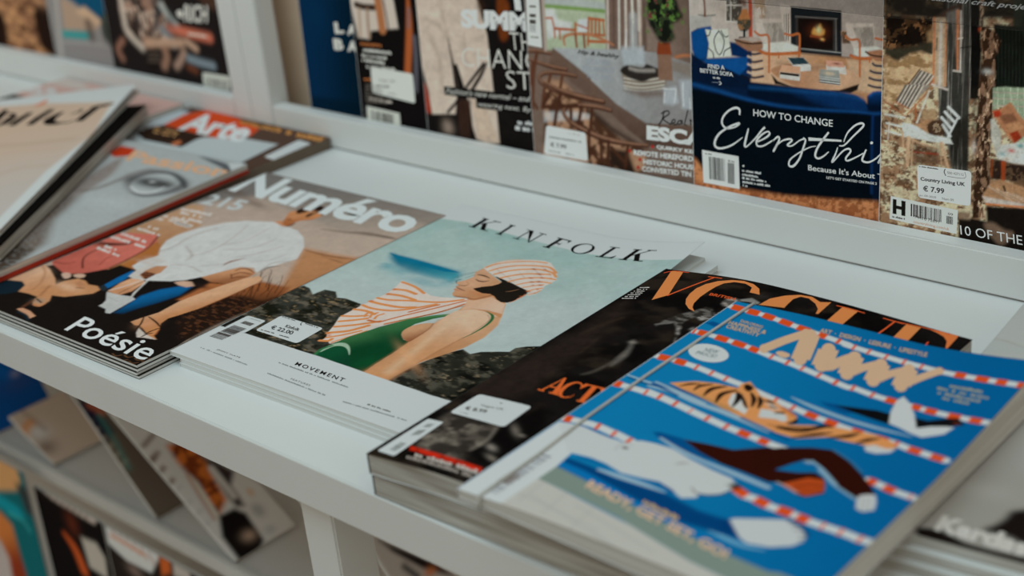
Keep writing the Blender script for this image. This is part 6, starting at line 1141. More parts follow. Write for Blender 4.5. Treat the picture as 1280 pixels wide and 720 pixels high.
ART['chairs'] = [
 ('fill','6b5c50'),
 ('fill','5e5046'),
 ('poly',[(18.49,163.76),(83.3,168.62),(80.69,125.11),(17.91,118.88)],'8f9a86',1.2,0,0),
 ('poly',[(19.35,155.44),(82.49,155.24),(82.88,161.65),(20.05,163.88)],'8c9590',2,0,0),
 ('line',[(20.82,154.36),(49.91,154.92),(80.3,155.06)],2.97,'5c7a3a',1.5,1,1),
 ('poly',[(18.85,149.39),(80.16,152.72),(79.21,124.97),(19.49,119.03)],'87947c',2,0,0),
 ('poly',[(20.62,151.94),(29.96,152.7),(33.94,144.65),(47.58,143.44),(47.06,136.22),(21.77,127.82)],'a4aaa6',2,0,0),
 ('poly',[(54.58,146.43),(64.39,147.86),(63.72,137.74),(53.11,136.18)],'a0a8a8',1.5,0,0),
 ('line',[(21.59,144.79),(27.83,145.33),(29.5,137.03),(29.71,129.79)],1.63,'8a4a28',.8,0,1),
 ('line',[(30.28,137.1),(50.2,137.7)],2.16,'8a4a28',.8,0,1),
 ('line',[(34.84,136.31),(35.06,129.08)],1.65,'8a4a28',.8,0,1),
 ('line',[(51.34,143.17),(51.29,131.82)],1.91,'8a4a28',.8,0,1),
 ('line',[(51.3,142.57),(63.13,140.06)],1.32,'8a4a28',.8,0,1),
 ('line',[(65.17,148.52),(63,126.95)],1.87,'8a4a28',.8,0,1),
 ('line',[(65.16,148.28),(79.87,148.02)],2.1,'8a4a28',.8,0,1),
 ('line',[(79.14,147.96),(79.85,135.68)],1.58,'8a4a28',.8,0,1),
 ('line',[(63.56,135.35),(79.15,136.21)],1.86,'8a4a28',.8,0,1),
 ('line',[(63.2,129.96),(81.04,131.07)],2.36,'8a4a28',.8,0,1),
 ('line',[(68.08,147.59),(67.3,135.7)],1.87,'8a4526',.8,0,1),
 ('line',[(71.79,147.91),(71.04,136.04)],1.84,'8a4526',.8,0,1),
 ('line',[(75.49,148.23),(74.75,136.39)],1.86,'8a4526',.8,0,1),
 ('poly',[(81.84,168.51),(123.09,171.6),(121.15,129.14),(83.64,125.41)],'5c4c42',1.5,0,0),
 ('line',[(84.75,168.73),(82.75,125.32)],1.86,'a39c92',1.2,0,1),
 ('line',[(95.57,169.54),(93.75,126.41)],1.82,'b0aaa0',1.2,0,1),
 ('line',[(102,170.02),(100.28,127.06)],2.08,'a8a298',1.2,0,1),
 ('line',[(108.38,170.5),(106.77,127.71)],1.55,'b0a89c',1.2,0,1),
 ('line',[(115.42,171.03),(113.92,128.42)],2.56,'958a7e',1.2,0,1),
 ('line',[(90.54,169.16),(88.64,125.9)],1.82,'4a3c34',1.2,0,1),
 ('line',[(119.61,171.34),(118.18,128.84)],2.56,'4a3e36',1.2,0,1),
 ('poly',[(120.31,171.39),(162.47,174.55),(161.5,122.91),(143.1,122.13),(121.15,129.14)],'6e6056',2,0,{'c2':'57493f','a':(124.64,144.46),'b':(161.62,147.81)}),
 ('poly',[(26.71,121.22),(95.35,126.57),(129.48,127.65),(162.14,121.84),(162.31,83.73),(163.54,71.76),(116.53,70.21),(88.01,82.3),(63.66,98.87)],'858c8c',1,0,{'c2':'6e6e6c','a':(33.24,108.58),'b':(155.79,65.56)}),
 ('poly',[(143.12,122.71),(161.46,121.54),(161.82,111.5),(142.83,115.17)],'6a645c',2,0,0),
 ('poly',[(26.71,121.22),(21.76,108.18),(45.52,93.53),(74.83,77.39),(75.89,78.34),(98.74,62.96),(118.59,52.28),(161,55.99),(161.59,75.03),(116.53,70.21),(88.01,82.3),(63.66,98.87),(64.27,100.56)],'54443a',1.4,0,{'c2':'3c2e26','a':(80.43,87.85),'b':(77.68,41.41)}),
 ('poly',[(15.29,93.4),(34.32,95.55),(64.94,72.03),(92.33,53.46),(118.42,48.59),(108.26,18.56),(9.78,26.26)],'8a6c54',3,0,{'mott':[('3a261a',(12,10),.5,91,.2)]}),
 ('poly',[(13.1,66.66),(48.04,71.11),(61.79,70.39),(60.01,66.43),(12.36,57.63)],'a3a8a6',2,0,{'alpha':.6}),
 ('poly',[(76.89,45.05),(97.83,45.6),(108.26,18.56),(79.11,31.57)],'241a14',3,0,0),
 ('line',[(66.39,70.98),(83.82,60.93),(109.83,51.03)],4.13,'241a14',3,1,.8),
 ('line',[(.19,115.87),(12.99,116.54),(23.93,115.8)],[3.07,3.07,2.23],'3a241a',.7,1,1),
 ('line',[(.26,116.63),(13.05,117.28),(23.99,116.54)],[1.38,1.38,1],'6f5240',.6,1,1),
 ('line',[(-0.41,108.97),(13.75,106.72),(27.78,105.12),(39.38,104.53)],[1.96,3.35,3.91,3.07],'3a241a',.7,1,1),
 ('line',[(-0.35,109.72),(13.81,107.47),(27.84,105.87),(39.44,105.27)],[.88,1.51,1.76,1.38],'6f5240',.6,1,1),
 ('line',[(49.05,100.08),(35.25,101),(19.52,99.89),(11.31,96.49),(11.64,90.9),(24.73,86.15),(49.38,82.88),(75.13,82.33)],[2.84,3.41,3.41,3.13,3.41,4.27,4.84,4.27],'3a241a',.7,1,1),
 ('line',[(49.11,100.82),(35.31,101.75),(19.58,100.64),(11.37,97.25),(11.7,91.66),(24.79,86.91),(49.43,83.62),(75.18,83.07)],[1.29,1.55,1.55,1.42,1.55,1.93,2.19,1.93],'6f5240',.6,1,1),
 ('line',[(9.74,115.59),(5.13,98.94),(.86,68.08)],3.15,'4a2e20',.8,1,1),
 ('line',[(15.24,86.29),(11.46,69.41)],3.15,'4a2e20',.8,1,1),
 ('line',[(32.45,84.57),(26.72,71.34)],3.13,'4a2e20',.8,1,1),
 ('line',[(35.16,99.76),(31.95,88.25)],3.1,'4a2e20',.8,1,1),
 ('line',[(22.54,98.36),(20.55,93.16)],3.1,'4a2e20',.8,1,1),
 ('line',[(-1.52,77.99),(5.77,68.7)],3.18,'4a2e20',.8,1,1),
 ('line',[(4.17,106.33),(1.01,88.42)],3.15,'4a2e20',.8,1,1),
 ('line',[(15.09,90.87),(32.08,86.6),(52.02,84.02),(75.39,82.57)],[2.77,4.16,4.99,4.16],'3a241a',.7,1,1),
 ('line',[(15.15,91.63),(32.14,87.36),(52.07,84.77),(75.44,83.3)],[1.25,1.87,2.25,1.87],'6f5240',.6,1,1),
 ('line',[(82.47,76.11),(68.31,77.39),(48.4,76.14),(35.68,72.05),(35.21,65.7),(47.16,58.47),(74.3,52.17),(98.12,51.2),(117.13,52.08)],[3.38,4.23,3.95,3.38,3.67,5.08,5.64,4.23,2.82],'3a241a',.7,1,1),
 ('line',[(82.51,76.85),(68.36,78.14),(48.45,76.89),(35.74,72.81),(35.26,66.46),(47.21,59.23),(74.34,52.93),(98.16,51.94),(117.17,52.81)],[1.52,1.9,1.77,1.52,1.65,2.28,2.53,1.9,1.27],'6f5240',.6,1,1),
 ('line',[(31.89,84.09),(26.86,69.67),(23.46,56.56)],3.41,'3a2318',1,1,1),
 ('line',[(63.57,74.33),(61.06,59.09)],3.33,'3a2318',1,1,1),
 ('line',[(52.96,75.47),(48.9,61.21)],3.32,'3a2318',1,1,1),
 ('line',[(41.88,71.58),(41.33,63.98)],3.38,'3a2318',1,1,1),
 ('line',[(59.35,56.35),(57.83,33.43)],3.42,'3a2318',1,1,1),
 ('line',[(71.09,49.22),(70.84,32.84)],3.36,'3a2318',1,1,1),
 ('line',[(78.71,50.3),(76.82,31.22)],3.33,'3a2318',1,1,1),
 ('line',[(13.42,70.51),(48.4,76.14)],3.32,'3a2318',1,1,1),
 ('line',[(20.88,84.03),(13.63,73.07)],3.41,'3a2318',1,1,1),
 ('line',[(98.02,49.33),(94.04,30.09)],3.3,'3a2318',1,1,1),
 ('line',[(81.45,45.71),(92.88,36.16)],3.27,'3a2318',1,1,1),
 ('line',[(59.81,40.06),(69.99,31.45)],3.36,'3a2318',1,1,1),
 ('line',[(39.34,124.65),(39.02,130.66),(46.9,134.05),(63.56,135.35),(76.77,133.27),(88.25,129.41)],[1.6,2.41,2.41,2.67,2.41,1.6],'8a5c40',.7,1,1),
 ('line',[(50.7,134.16),(51.54,124.63)],2.18,'6a3e28',.8,1,1),
 ('line',[(59.3,134.36),(59.56,124.82)],2.16,'6a3e28',.8,1,1),
 ('poly',[(95.48,128.94),(117.01,131.05),(117.77,117.13),(97.62,115)],'8f9a9e',2,0,{'alpha':.7}),
 ('line',[(108.21,153.34),(107.69,128.97)],7.74,'8c9596',2,0,.6),
 ('line',[(107.44,165.87),(107.98,148.72)],2.04,'a8a89e',1.2,0,.7),
 ('line',[(113.79,166.37),(113.37,143.43)],2.3,'a8a89e',1.2,0,.7),
 ('line',[(101.24,142.33),(99.83,129.36)],1.3,'b0b8b8',1,0,.7),
 ('poly',[(94.44,109.9),(138.58,112.38),(136.81,102.85),(128.18,97.38),(105.28,95.63),(96.68,97.62)],'6d6458',1.2,0,0),
 ('line',[(97.04,104.23),(114.32,104.28),(135.67,109.03)],.77,'b0aaa0',.6,1,1),
 ('line',[(96.88,101.23),(114.18,101.3),(135.55,106.1)],.77,'b0aaa0',.6,1,1),
 ('line',[(96.71,98.22),(114.03,98.32),(135.43,103.16)],.79,'b0aaa0',.6,1,1),
 ('line',[(96.58,95.81),(113.92,95.93),(135.33,100.81)],.78,'b0aaa0',.6,1,1),
 ('poly',[(93.71,109.83),(100.49,114.71),(114.81,114.47),(119.2,117.52),(127.57,115.84),(137.23,113.4),(137.12,110.48),(124.39,107.3),(114.27,103.21),(100.02,105.76)],'221f1c',1,1,0),
 ('line',[(103.27,112.64),(111.83,111.8),(126.06,113.35)],2.61,'8a8880',1.5,1,.7),
 ('poly',[(96.52,94.6),(133.81,97.81),(142.26,99.98),(133.67,94.26),(113.67,90.66)],'5e554e',3,0,0),
 ('poly',[(129.81,128.84),(142.69,129.56),(143.22,107.09),(129.99,106.76)],'6a5242',1.2,0,0),
 ('poly',[(130.66,135.84),(141.58,136.31),(143.02,127.3),(129.14,126.23)],'6a321a',.9,0,0),
 ('poly',[(123.09,171.6),(145.04,173.25),(151.39,162.6),(153.85,156.09),(144.14,149.62),(146.54,140.77),(140.89,136.25),(132.61,136.02),(126.04,144.58),(122.15,151.1)],'26301e',2.5,1,{'mott':[('4a6a30',(6,5),.58,93,.1),('5a2c2c',(5,5),.66,95,.1),('10140e',(6,6),.48,97,.12)]}),
 ('blob',(155.39,161.81),(1.72,1.72),0,'45602e',.8),
 ('blob',(149.88,158),(1.72,1.72),0,'45602e',.8),
 ('blob',(153.73,152.72),(1.72,1.72),0,'45602e',.8),
 ('blob',(144.1,148.49),(1.76,1.76),0,'45602e',.8),
 ('blob',(119.56,155.45),(1.77,1.77),0,'45602e',.8),
 ('blob',(121.18,160.14),(1.77,1.77),0,'45602e',.8),
 ('blob',(121.78,143.05),(1.79,1.79),0,'45602e',.8),
 ('line',[(146.67,125.95),(154.23,127.87),(161.67,128.4)],2.49,'8a5a3c',1,1,1),
 ('poly',[(134.83,99.89),(146.08,103.54),(148.38,90.96),(142.72,87.9),(134.35,88.04)],'8f989c',2,0,{'alpha':.8}),
 ('poly',[(149.01,108.52),(161.32,109.91),(161.95,86.8),(150.98,86.59)],'8b9498',2,0,{'alpha':.8}),
 ('line',[(134.83,99.89),(145.99,101.2)],.89,'b9c0c0',.8,1,1),
 ('line',[(135.44,97.61),(134.4,89.23)],.9,'b9c0c0',.8,1,1),
 ('line',[(152.36,106.58),(152.45,89.12)],.89,'b9c0c0',.8,1,1),
 ('line',[(158.14,95.66),(158.56,87.54)],.89,'b9c0c0',.8,1,1),
 ('line',[(145.95,100.02),(144.21,90.44)],.9,'b9c0c0',.8,1,1),
 ('grain',.18,6,311),
 ('T','lettering','Hip & healthy',(51.83,117.9),(92.86,118.29),(53.05,122.37),'1c1a18',.02,.2,1,1),
 ('T','lettering','SCANDI',(60.78,111.57),(83.76,112.57),(61.05,115.71),'77808a',-0.01,0,1,1),
 ('T','lettering','BREAKFAST',(56.12,105.25),(89.02,106.93),(56.42,109.66),'77808a',-0.01,0,1,1),
 ('T','lettering','RECIPES',(60.91,99.94),(84.82,100.46),(61.19,104.1),'77808a',-0.01,0,1,1),
 ('S','lettering',[(134.13,82.68),(132.45,75.91),(128.69,70.63)],1.17,'12100f',1),
 ('S','lettering',[(131.2,79.93),(136.95,83.04),(138.97,80.93),(133.17,76.25),(138.67,73.16),(140.76,72.84)],1.03,'12100f',1),
 ('S','lettering',[(140.08,73.34),(144.33,75.1),(143.71,77.15),(140.83,74.63),(143.55,72.85),(146.39,74.18)],.9,'12100f',1),
 ('S','lettering',[(149.96,77.02),(147.15,76.06),(147.07,73.68),(149.46,74.59),(150.66,77.35),(150.82,74.06)],.9,'12100f',1),
 ('S','lettering',[(152.61,73.83),(154.93,81.21),(156.46,86.11)],.89,'12100f',1),
 ('S','lettering',[(153.32,74.16),(155.37,73.6)],.76,'12100f',1),
 ('S','lettering',[(158.3,79.3),(158.84,74.66)],1.01,'12100f',1),
 ('S','lettering',[(159.21,77.65),(161.73,79.51),(163.76,79.08)],.88,'12100f',1),
 ('T','title','ESCAPE',(116.5,57.11),(193.52,59.53),(117.05,69.07),'c0c4be',.06,0,1,1),
 ('T','lettering','QUIRKY KENT',(125.7,50.63),(169.1,51.81),(125.86,54.3),'b8bcb4',.04,0,1,1),
 ('T','lettering','REMOTE HEREFORDS',(103.27,42.68),(162.89,45.74),(103.5,47.16),'b8bcb4',.04,0,1,1),
 ('T','lettering','HISTORIC HOUSE',(112.35,36.62),(162.69,39.22),(112.55,40.85),'b8bcb4',.04,0,1,1),
 ('T','lettering','CONVERTED TIN S',(110.89,30.45),(162.51,33.16),(111.1,34.95),'b8bcb4',.04,0,1,1),
 ('P','lettering',[(120.3,52.04),(122.12,54.01),(123.78,52.54),(121.97,50.57)],'8e2420',1,0),
 ('P','lettering',[(97.81,45.35),(99.69,47.35),(101.38,45.87),(99.51,43.86)],'8e2420',1,0),
 ('P','lettering',[(107.52,39.6),(109.38,41.61),(111.06,40.13),(109.21,38.13)],'8e2420',1,0),
 ('P','lettering',[(105.43,32.84),(107.29,34.86),(108.98,33.38),(107.12,31.36)],'8e2420',1,0),
 ('P','price_sticker',[(14.57,55.2),(55.84,54.45),(56.72,30.55),(10.09,30.04)],'aab4b0',0,2),
 ('D','sticker_print',(16.96,45),(50.9,45.31),(16.9,46.28),'4a4c48',4,1),
 ('T','sticker_print','€ 7.99',(17.79,37.39),(34.69,37.51),(17.78,41.26),'3a3a38',.02,0,1,1),
 ('D','sticker_print',(15.5,32.92),(28,32.94),(15.45,34.2),'6a6c68',5,1),
 ('D','sticker_print',(33.58,33.24),(42.25,33.24),(33.5,34.26),'6a6c68',6,1),
 ('D','sticker_print',(37.26,51.01),(49.74,51.09),(37.19,52.27),'8a8c88',7,1),
 ('P','barcode_label',[(1.88,162.52),(15.62,163.55),(15.6,120.12),(.42,120.86)],'aab2ac',0,0),
 ('line',[(1.4,162.48),(.79,119.65)],1.14,'4a4038',.8,0,1),
 ('P','barcode',[(5.8,160.4),(12.25,160.65),(12.33,159.7),(5.87,159.44)],'3c3a36',1,0),
 ('P','barcode',[(5.2,153.59),(11.67,153.87),(11.71,152.42),(5.23,152.14)],'3c3a36',1,0),
 ('P','barcode',[(4.6,146.75),(11.09,147.05),(11.02,144.38),(4.53,144.07)],'3c3a36',1,0),
 ('P','barcode',[(4.19,142.09),(10.7,142.41),(10.56,138.99),(4.05,138.66)],'3c3a36',1,0),
 ('P','barcode',[(3.76,137.17),(10.28,137.5),(10.38,136.78),(3.86,136.44)],'3c3a36',1,0),
 ('P','barcode',[(3.57,134.94),(10.09,135.29),(10.19,134.56),(3.66,134.22)],'3c3a36',1,0),
 ('P','barcode',[(3.39,132.84),(9.91,133.19),(10.03,132.71),(3.5,132.36)],'3c3a36',1,0),
 ('D','barcode',(3.86,127.36),(12.58,127.44),(3.83,128.83),'5a5a54',4,1),
 ('line',[(19.53,163.84),(18.97,118.98)],3.32,'8a8076',1.2,0,1),
 ('line',[(17.18,163.66),(16.59,118.74)],1.11,'4a4038',1,0,1),
]
ART['sofa'] = [
 ('fill','0a1424'),
 ('fill','0a1220'),
 ('poly',[(-3.75,177.75),(166.36,190.52),(167.69,142.48),(-5.56,123.93)],'9a958c',1.5,0,{'c2':'8a847c','a':(11.61,161.4),'b':(122.23,170.87)}),
 ('poly',[(-4.35,160.04),(19.44,160.98),(17.91,152.04),(-4.72,148.85)],'8c8c86',1.2,0,0),
 ('line',[(7.65,161.29),(14.22,161.08),(22.08,162.3)],.96,'5a5e58',.7,1,1),
 ('line',[(12.63,174.63),(13.31,165.94),(13.17,160.99)],[1.67,1.43,1.91],'5a3826',.7,1,1),
 ('poly',[(31.45,178.24),(45.39,179.31),(45.08,159.41),(31.68,158.77)],'3c3a34',1,0,{'mott':[('7a7a70',(4,5),.58,101,.15)]}),
 ('line',[(35.91,178.58),(35.53,159.11)],.95,'a8a8a0',.5,0,1),
 ('line',[(31.28,170.14),(45.27,171.27)],.93,'a8a8a0',.5,0,1),
 ('line',[(31.68,158.55),(45.32,159.11)],.95,'a8a8a0',.5,0,1),
 ('line',[(31.45,178.24),(31.29,158.51)],.94,'a8a8a0',.5,0,1),
 ('poly',[(55.39,180.07),(65.26,180.82),(64.5,163.8),(55.8,162.51)],'8a7862',1.5,0,{'mott':[('a8a298',(3,6),.55,103,.15)]}),
 ('poly',[(76.44,175.39),(85.84,174.05),(85.8,146.57),(79.72,147.04)],'a39e94',1,0,0),
 ('line',[(52.28,179.83),(52.22,147.6)],3.04,'93402a',.6,0,1),
 ('poly',[(85.12,173.99),(124.94,174.18),(125.34,142.14),(85.31,141.71)],'15191c',.7,0,0),
 ('poly',[(88.83,167.17),(121.34,168.23),(121.59,145.94),(89.42,144.27)],'2c2c2a',.7,0,0),
 ('poly',[(90.86,166.3),(118.58,167.26),(118.8,146.18),(91.23,144.77)],'120c0a',1,0,0),
 ('blob',(107.24,158.14),(6.66,4.44),0,'5a2a14',.9),
 ('poly',[(101.95,156.07),(103.7,160.43),(105.82,159.57),(108.38,163.46),(110.16,160.49),(111.92,159.61),(111.36,156.43),(107.26,155)],'d87838',1.2,1,0),
 ('blob',(107.47,159.2),(2.19,2.41),0,'e8b080',1),
 ('line',[(101.36,154.44),(108.44,154.06),(111.39,152.46)],1.33,'7a3a20',1,1,1),
 ('blob',(110.21,152.98),(1.56,.89),0,'d88a50',1),
 ('line',[(93.63,144.69),(110.86,144.85),(125.42,145.07)],.79,'787c78',.6,0,1),
 ('line',[(89.19,167),(121.34,168.12)],.76,'5c5c58',.6,0,1),
 ('line',[(120.54,168.05),(121.13,146.1)],.77,'5c5c58',.6,0,1),
 ('line',[(79.8,167.77),(79.78,161.95),(79.98,149.21)],.45,'2a2826',.5,0,1),
 ('line',[(81.61,167.92),(81.6,162.12),(81.8,149.38)],.45,'2a2826',.5,0,1),
 ('line',[(83.18,168.06),(83.17,162.26),(83.38,149.54)],.45,'2a2826',.5,0,1),
 ('poly',[(85.79,141.76),(128.34,142.45),(167.64,144.51),(167.83,137.38),(85.78,133.71)],'0c0e10',1,0,0),
 ('poly',[(52.36,138.9),(87,141.14),(129.5,142.05),(167.64,144.51),(168.66,107.42),(51.97,110.15)],'a88c70',1.5,0,{'c2':'8e6a4a','a':(74.78,136.86),'b':(111.03,121.49)}),
 ('poly',[(129.52,140.48),(167.64,144.51),(168.38,117.82),(134.43,120)],'a0896e',2,0,0),
 ('poly',[(.6,147.67),(6.02,150.96),(17.95,153.37),(19.17,149.95),(15.35,129.54),(49.76,134.25),(52.42,143.27),(33.94,143.64),(52.41,142.72),(52.6,119.12),(36.77,122.9),(2.63,127.07)],'072e58',1,0,{'mott':[('062246',(12,9),.52,105,.2)]}),
 ('poly',[(.6,147.67),(10.02,151.88),(17.95,153.59),(18.93,151.03),(13.38,129.89),(5.34,127.92),(.86,134.79)],'083a6c',1.2,0,0),
 ('poly',[(33.94,143.64),(52.41,142.72),(52.78,132.37),(35.69,133.89)],'052044',1,0,0),
 ('poly',[(12.02,128.62),(49.76,134.25),(51.21,128.9),(42.52,120.2),(29.01,124.28),(13.21,123.68)],'0a3e72',1.2,0,0),
 ('poly',[(13.29,151.07),(17.88,150.94),(32.85,153.41),(33.39,147.99),(35.43,133.86),(14.43,129.66),(16.31,140.81)],'b3b0a4',.7,0,0),
 ('line',[(25.05,151.05),(20.99,144.6),(22.11,136.94),(25.3,133.37),(28.67,138.71),(29.2,145.39),(25.05,151.05)],.85,'1c1c1c',.4,1,1),
 ('line',[(17.87,150.38),(16.47,146.93),(13.55,146.1)],.84,'1c1c1c',.4,1,1),
 ('line',[(15.56,137.39),(19.43,134.44),(20.26,130.61)],.85,'1c1c1c',.4,1,1),
 ('line',[(27,151.23),(30.15,147.13),(33.13,147.96)],.83,'1c1c1c',.4,1,1),
 ('line',[(35.16,139.91),(29.92,136.62),(28.94,133.19)],.85,'1c1c1c',.4,1,1),
 ('blob',(46.81,173.54),(2.78,3.47),0,'5a4030',1),
 ('poly',[(41.3,160.7),(43.89,164.17),(48.32,165.08),(52.05,162.72),(52.35,157.36),(49.4,153.3),(43.7,152.78),(41.47,155.83)],'3a3a30',.8,1,{'mott':[('7a5a3a',(4,4),.55,107,.2)]}),
 ('poly',[(45.48,168.61),(49.63,168.95),(52.03,161.64),(41.93,160.76)],'9a6a40',.9,0,0),
 ('line',[(46.88,153.61),(46.79,147.62)],1.87,'14181c',.6,0,1),
 ('line',[(42.98,147.59),(51.22,147.94)],1.62,'14181c',.6,0,1),
 ('poly',[(38.74,146.09),(52.49,148.93),(64.72,147.73),(63.69,143.3),(58.65,138.99),(49.82,138.64),(39.71,143.11)],'7a5a44',.8,0,0),
 ('line',[(39.12,145.79),(49.9,144.11),(64.33,146.07)],1.07,'1c1814',.6,1,1),
 ('poly',[(40.41,146.68),(52.49,149.15),(63.11,147.79),(53.7,145.35)],'8f857a',.8,0,0),
 ('line',[(49.81,137.54),(54.85,136.75),(61.15,138.49)],1.54,'1a2230',.7,1,1),
 ('line',[(49.77,134.69),(54.82,133.9),(61.37,135.68)],1.52,'a59480',.7,1,1),
 ('line',[(49.73,131.83),(54.78,131.05),(61.59,132.87)],1.54,'1a2230',.7,1,1),
 ('line',[(49.69,128.96),(54.75,128.19),(61.81,130.05)],1.52,'a59480',.7,1,1),
 ('line',[(49.65,126.09),(54.71,125.32),(62.04,127.22)],1.54,'1a2230',.7,1,1),
 ('line',[(49.6,123.21),(54.67,122.45),(62.26,124.4)],1.54,'a59480',.7,1,1),
 ('line',[(49.56,120.32),(54.64,119.57),(62.48,121.56)],1.54,'1a2230',.7,1,1),
 ('poly',[(55.8,162.51),(78.57,164.49),(80.95,148.23),(62.46,145.35),(56.94,153.46)],'a39e94',.9,0,0),
 ('poly',[(62.23,159.86),(77.96,161.79),(80.7,148.74),(67.44,146.37)],'76726a',1,0,{'mott':[('8c887e',(2,9),.55,109,.2)]}),
 ('poly',[(62.46,145.35),(80.95,148.23),(91.23,146.05),(91.23,142.32),(68,139.41),(62.42,141.01)],'b2aea4',.8,0,0),
 ('line',[(55.68,153.35),(60.03,151.05),(66.24,151.64),(67.43,145.83),(67.27,125.17)],1.62,'95542c',.6,1,1),
 ('line',[(59.91,139.67),(67.99,138.32),(92.44,141.69)],2.32,'95542c',.6,1,1),
 ('line',[(80.36,154.04),(85.81,153.49),(91.23,155.06),(92.43,151.47),(91.84,138.64)],1.67,'95542c',.6,1,1),
 ('line',[(75.4,138),(75.39,136.38)],1.15,'95542c',.6,1,1),
 ('poly',[(124.66,160.27),(141.15,160.78),(140.72,153.04),(125.92,151.58)],'4a3a2c',1,0,{'mott':[('8a6a4a',(3,3),.55,111,.15)]}),
 ('poly',[(128.02,165.73),(148.85,167.59),(151.41,152.04),(134.54,149.33),(129.29,157.09)],'a39e94',.9,0,0),
 ('poly',[(133.98,163.19),(148.34,165.01),(151.18,152.53),(139.07,150.3)],'76726a',1,0,{'mott':[('8c887e',(2,9),.55,109,.2)]}),
 ('poly',[(134.54,149.33),(151.41,152.04),(160.89,149.93),(160.98,146.37),(139.76,143.64),(134.61,145.18)],'b2aea4',.8,0,0),
 ('line',[(128.14,156.98),(132.18,154.78),(137.85,155.33),(139.08,149.78),(139.43,130.05)],1.52,'95542c',.6,1,1),
 ('line',[(132.34,143.91),(139.78,142.61),(162.1,145.77)],2.17,'95542c',.6,1,1),
 ('line',[(150.73,157.6),(155.74,157.06),(160.67,158.55),(161.86,155.12),(161.62,142.85)],1.58,'95542c',.6,1,1),
 ('line',[(146.57,142.29),(146.6,140.74)],1.09,'95542c',.6,1,1),
 ('poly',[(69.14,125.38),(74.74,130.35),(94.25,134.61),(113.28,135.59),(129.61,134.2),(138.86,129.99),(138.95,124.75),(122.84,118.61),(105.11,116.5),(84.53,118.4)],'8f6a4e',.8,1,{'c2':'a28468','a':(86.98,120.86),'b':(122.69,131.33)}),
 ('poly',[(69.13,123.74),(74.69,119.45),(86.98,116.51),(105.11,116.28),(124.01,118.54),(138.95,124.75),(137.88,120.41),(132.16,117.39),(111.07,116.56),(91.85,115.78),(72.19,116.96)],'17120f',.8,0,0),
 ('line',[(74.76,132.53),(99.06,131.92),(114.47,134.66)],2.27,'5e4430',3,1,.6),
 ('poly',[(82.13,137.09),(95.44,138.8),(101.45,133.25),(101.46,129.83),(93.66,128.64),(86.99,131.68)],'a4a8a2',.5,0,0),
 ('poly',[(82.74,137.15),(95.2,138.67),(100.25,134.72),(86.99,132.54)],'1e3036',.5,0,0),
 ('poly',[(76.21,127.25),(93.05,131.27),(92.45,121.49),(76.18,121.8)],'a8aaa2',.5,0,0),
 ('poly',[(76.57,126.42),(92.09,126.64),(92.09,124.48),(76.44,124.56)],'1c1816',.5,0,0),
 ('poly',[(77.83,131.56),(93.05,131.69),(92.45,126.68),(76.2,126.38)],'b98468',.5,0,0),
 ('poly',[(113.28,135.59),(128.43,136.18),(129.21,129.95),(113.91,131.42)],'a8a8a0',.5,0,0),
 ('poly',[(113.02,138.53),(126.08,139.07),(127.86,135.06),(113.88,134.39)],'b8806c',.5,0,0),
 ('poly',[(108.14,127.58),(124.14,127.26),(124.55,122.01),(108.42,122.05)],'9aa09a',.5,0,0),
 ('poly',[(108.35,131.66),(123.26,132.45),(124.14,126.74),(108.15,126.51)],'6e7672',.5,0,0),
 ('line',[(108.39,125.47),(124.16,125.47)],.56,'242422',.4,0,1),
 ('line',[(108.4,124.08),(124.17,124.09)],.56,'242422',.4,0,1),
 ('line',[(108.41,122.69),(124.19,122.71)],.56,'242422',.4,0,1),
 ('blob',(115.69,129.49),(4.44,1.56),0,'b09a80',.8),
 ('blob',(121.46,137),(2.67,.78),0,'5a2420',.8),
 ('poly',[(143.65,147.66),(154.24,150.28),(167.5,149.59),(167.72,141.46),(149.98,140.58)],'8a6248',.9,0,0),
 ('line',[(149.38,142.58),(152.43,141.36),(167.69,142.48)],1.51,'b08c68',.7,1,1),
 ('line',[(149.09,140.07),(152.48,138.89),(167.76,140.03)],1.52,'1a2230',.7,1,1),
 ('line',[(148.81,137.56),(152.54,136.41),(167.83,137.58)],1.51,'b08c68',.7,1,1),
 ('line',[(147.4,134.91),(152.59,133.93),(167.9,135.13)],1.51,'1a2230',.7,1,1),
 ('line',[(147.11,132.38),(152.65,131.45),(167.96,132.67)],1.52,'b08c68',.7,1,1),
 ('line',[(146.82,129.85),(152.71,128.96),(168.03,130.2)],1.5,'1a2230',.7,1,1),
 ('line',[(146.53,127.31),(152.76,126.46),(168.1,127.74)],1.51,'b08c68',.7,1,1),
 ('line',[(146.24,124.76),(152.82,123.97),(168.17,125.26)],1.52,'1a2230',.7,1,1),
 ('line',[(145.95,122.21),(152.87,121.46),(168.24,122.79)],1.51,'b08c68',.7,1,1),
 ('line',[(143.65,147.66),(149.87,145.52),(167.59,146.04)],1.08,'1c1814',.6,1,1),
 ('poly',[(.15,133.59),(2.74,130.47),(13.27,125.94),(36.75,121.78),(50.78,116.13),(69.7,116.67),(99.11,116.86),(122.85,117.55),(137.95,116.19),(145.48,111.82),(145.94,117.16),(152.65,121.12),(168.24,122.79),(169.07,92.73),(-1.91,68.75)],'051226',1,0,0),
 ('poly',[(-4.16,111.89),(17.27,109.8),(48.56,110.12),(49.08,101.22),(30.29,102.28),(-4.35,106.12)],'061830',2,0,0),
 ('poly',[(50.53,113.14),(68.85,114.19),(93.47,114.93),(117.38,116.71),(134.87,116.69),(144.11,113.59),(145.95,106.94),(129.23,105.86),(93.49,104.57),(56.13,103.22),(49.16,106.83)],'08264c',1.5,0,{'c2':'030e1e','a':(100.72,114.17),'b':(98.34,105.18)}),
 ('line',[(51.15,112.1),(93.47,114.38),(129.09,115.99),(141.81,114.37)],1.76,'10406e',2.5,1,.7),
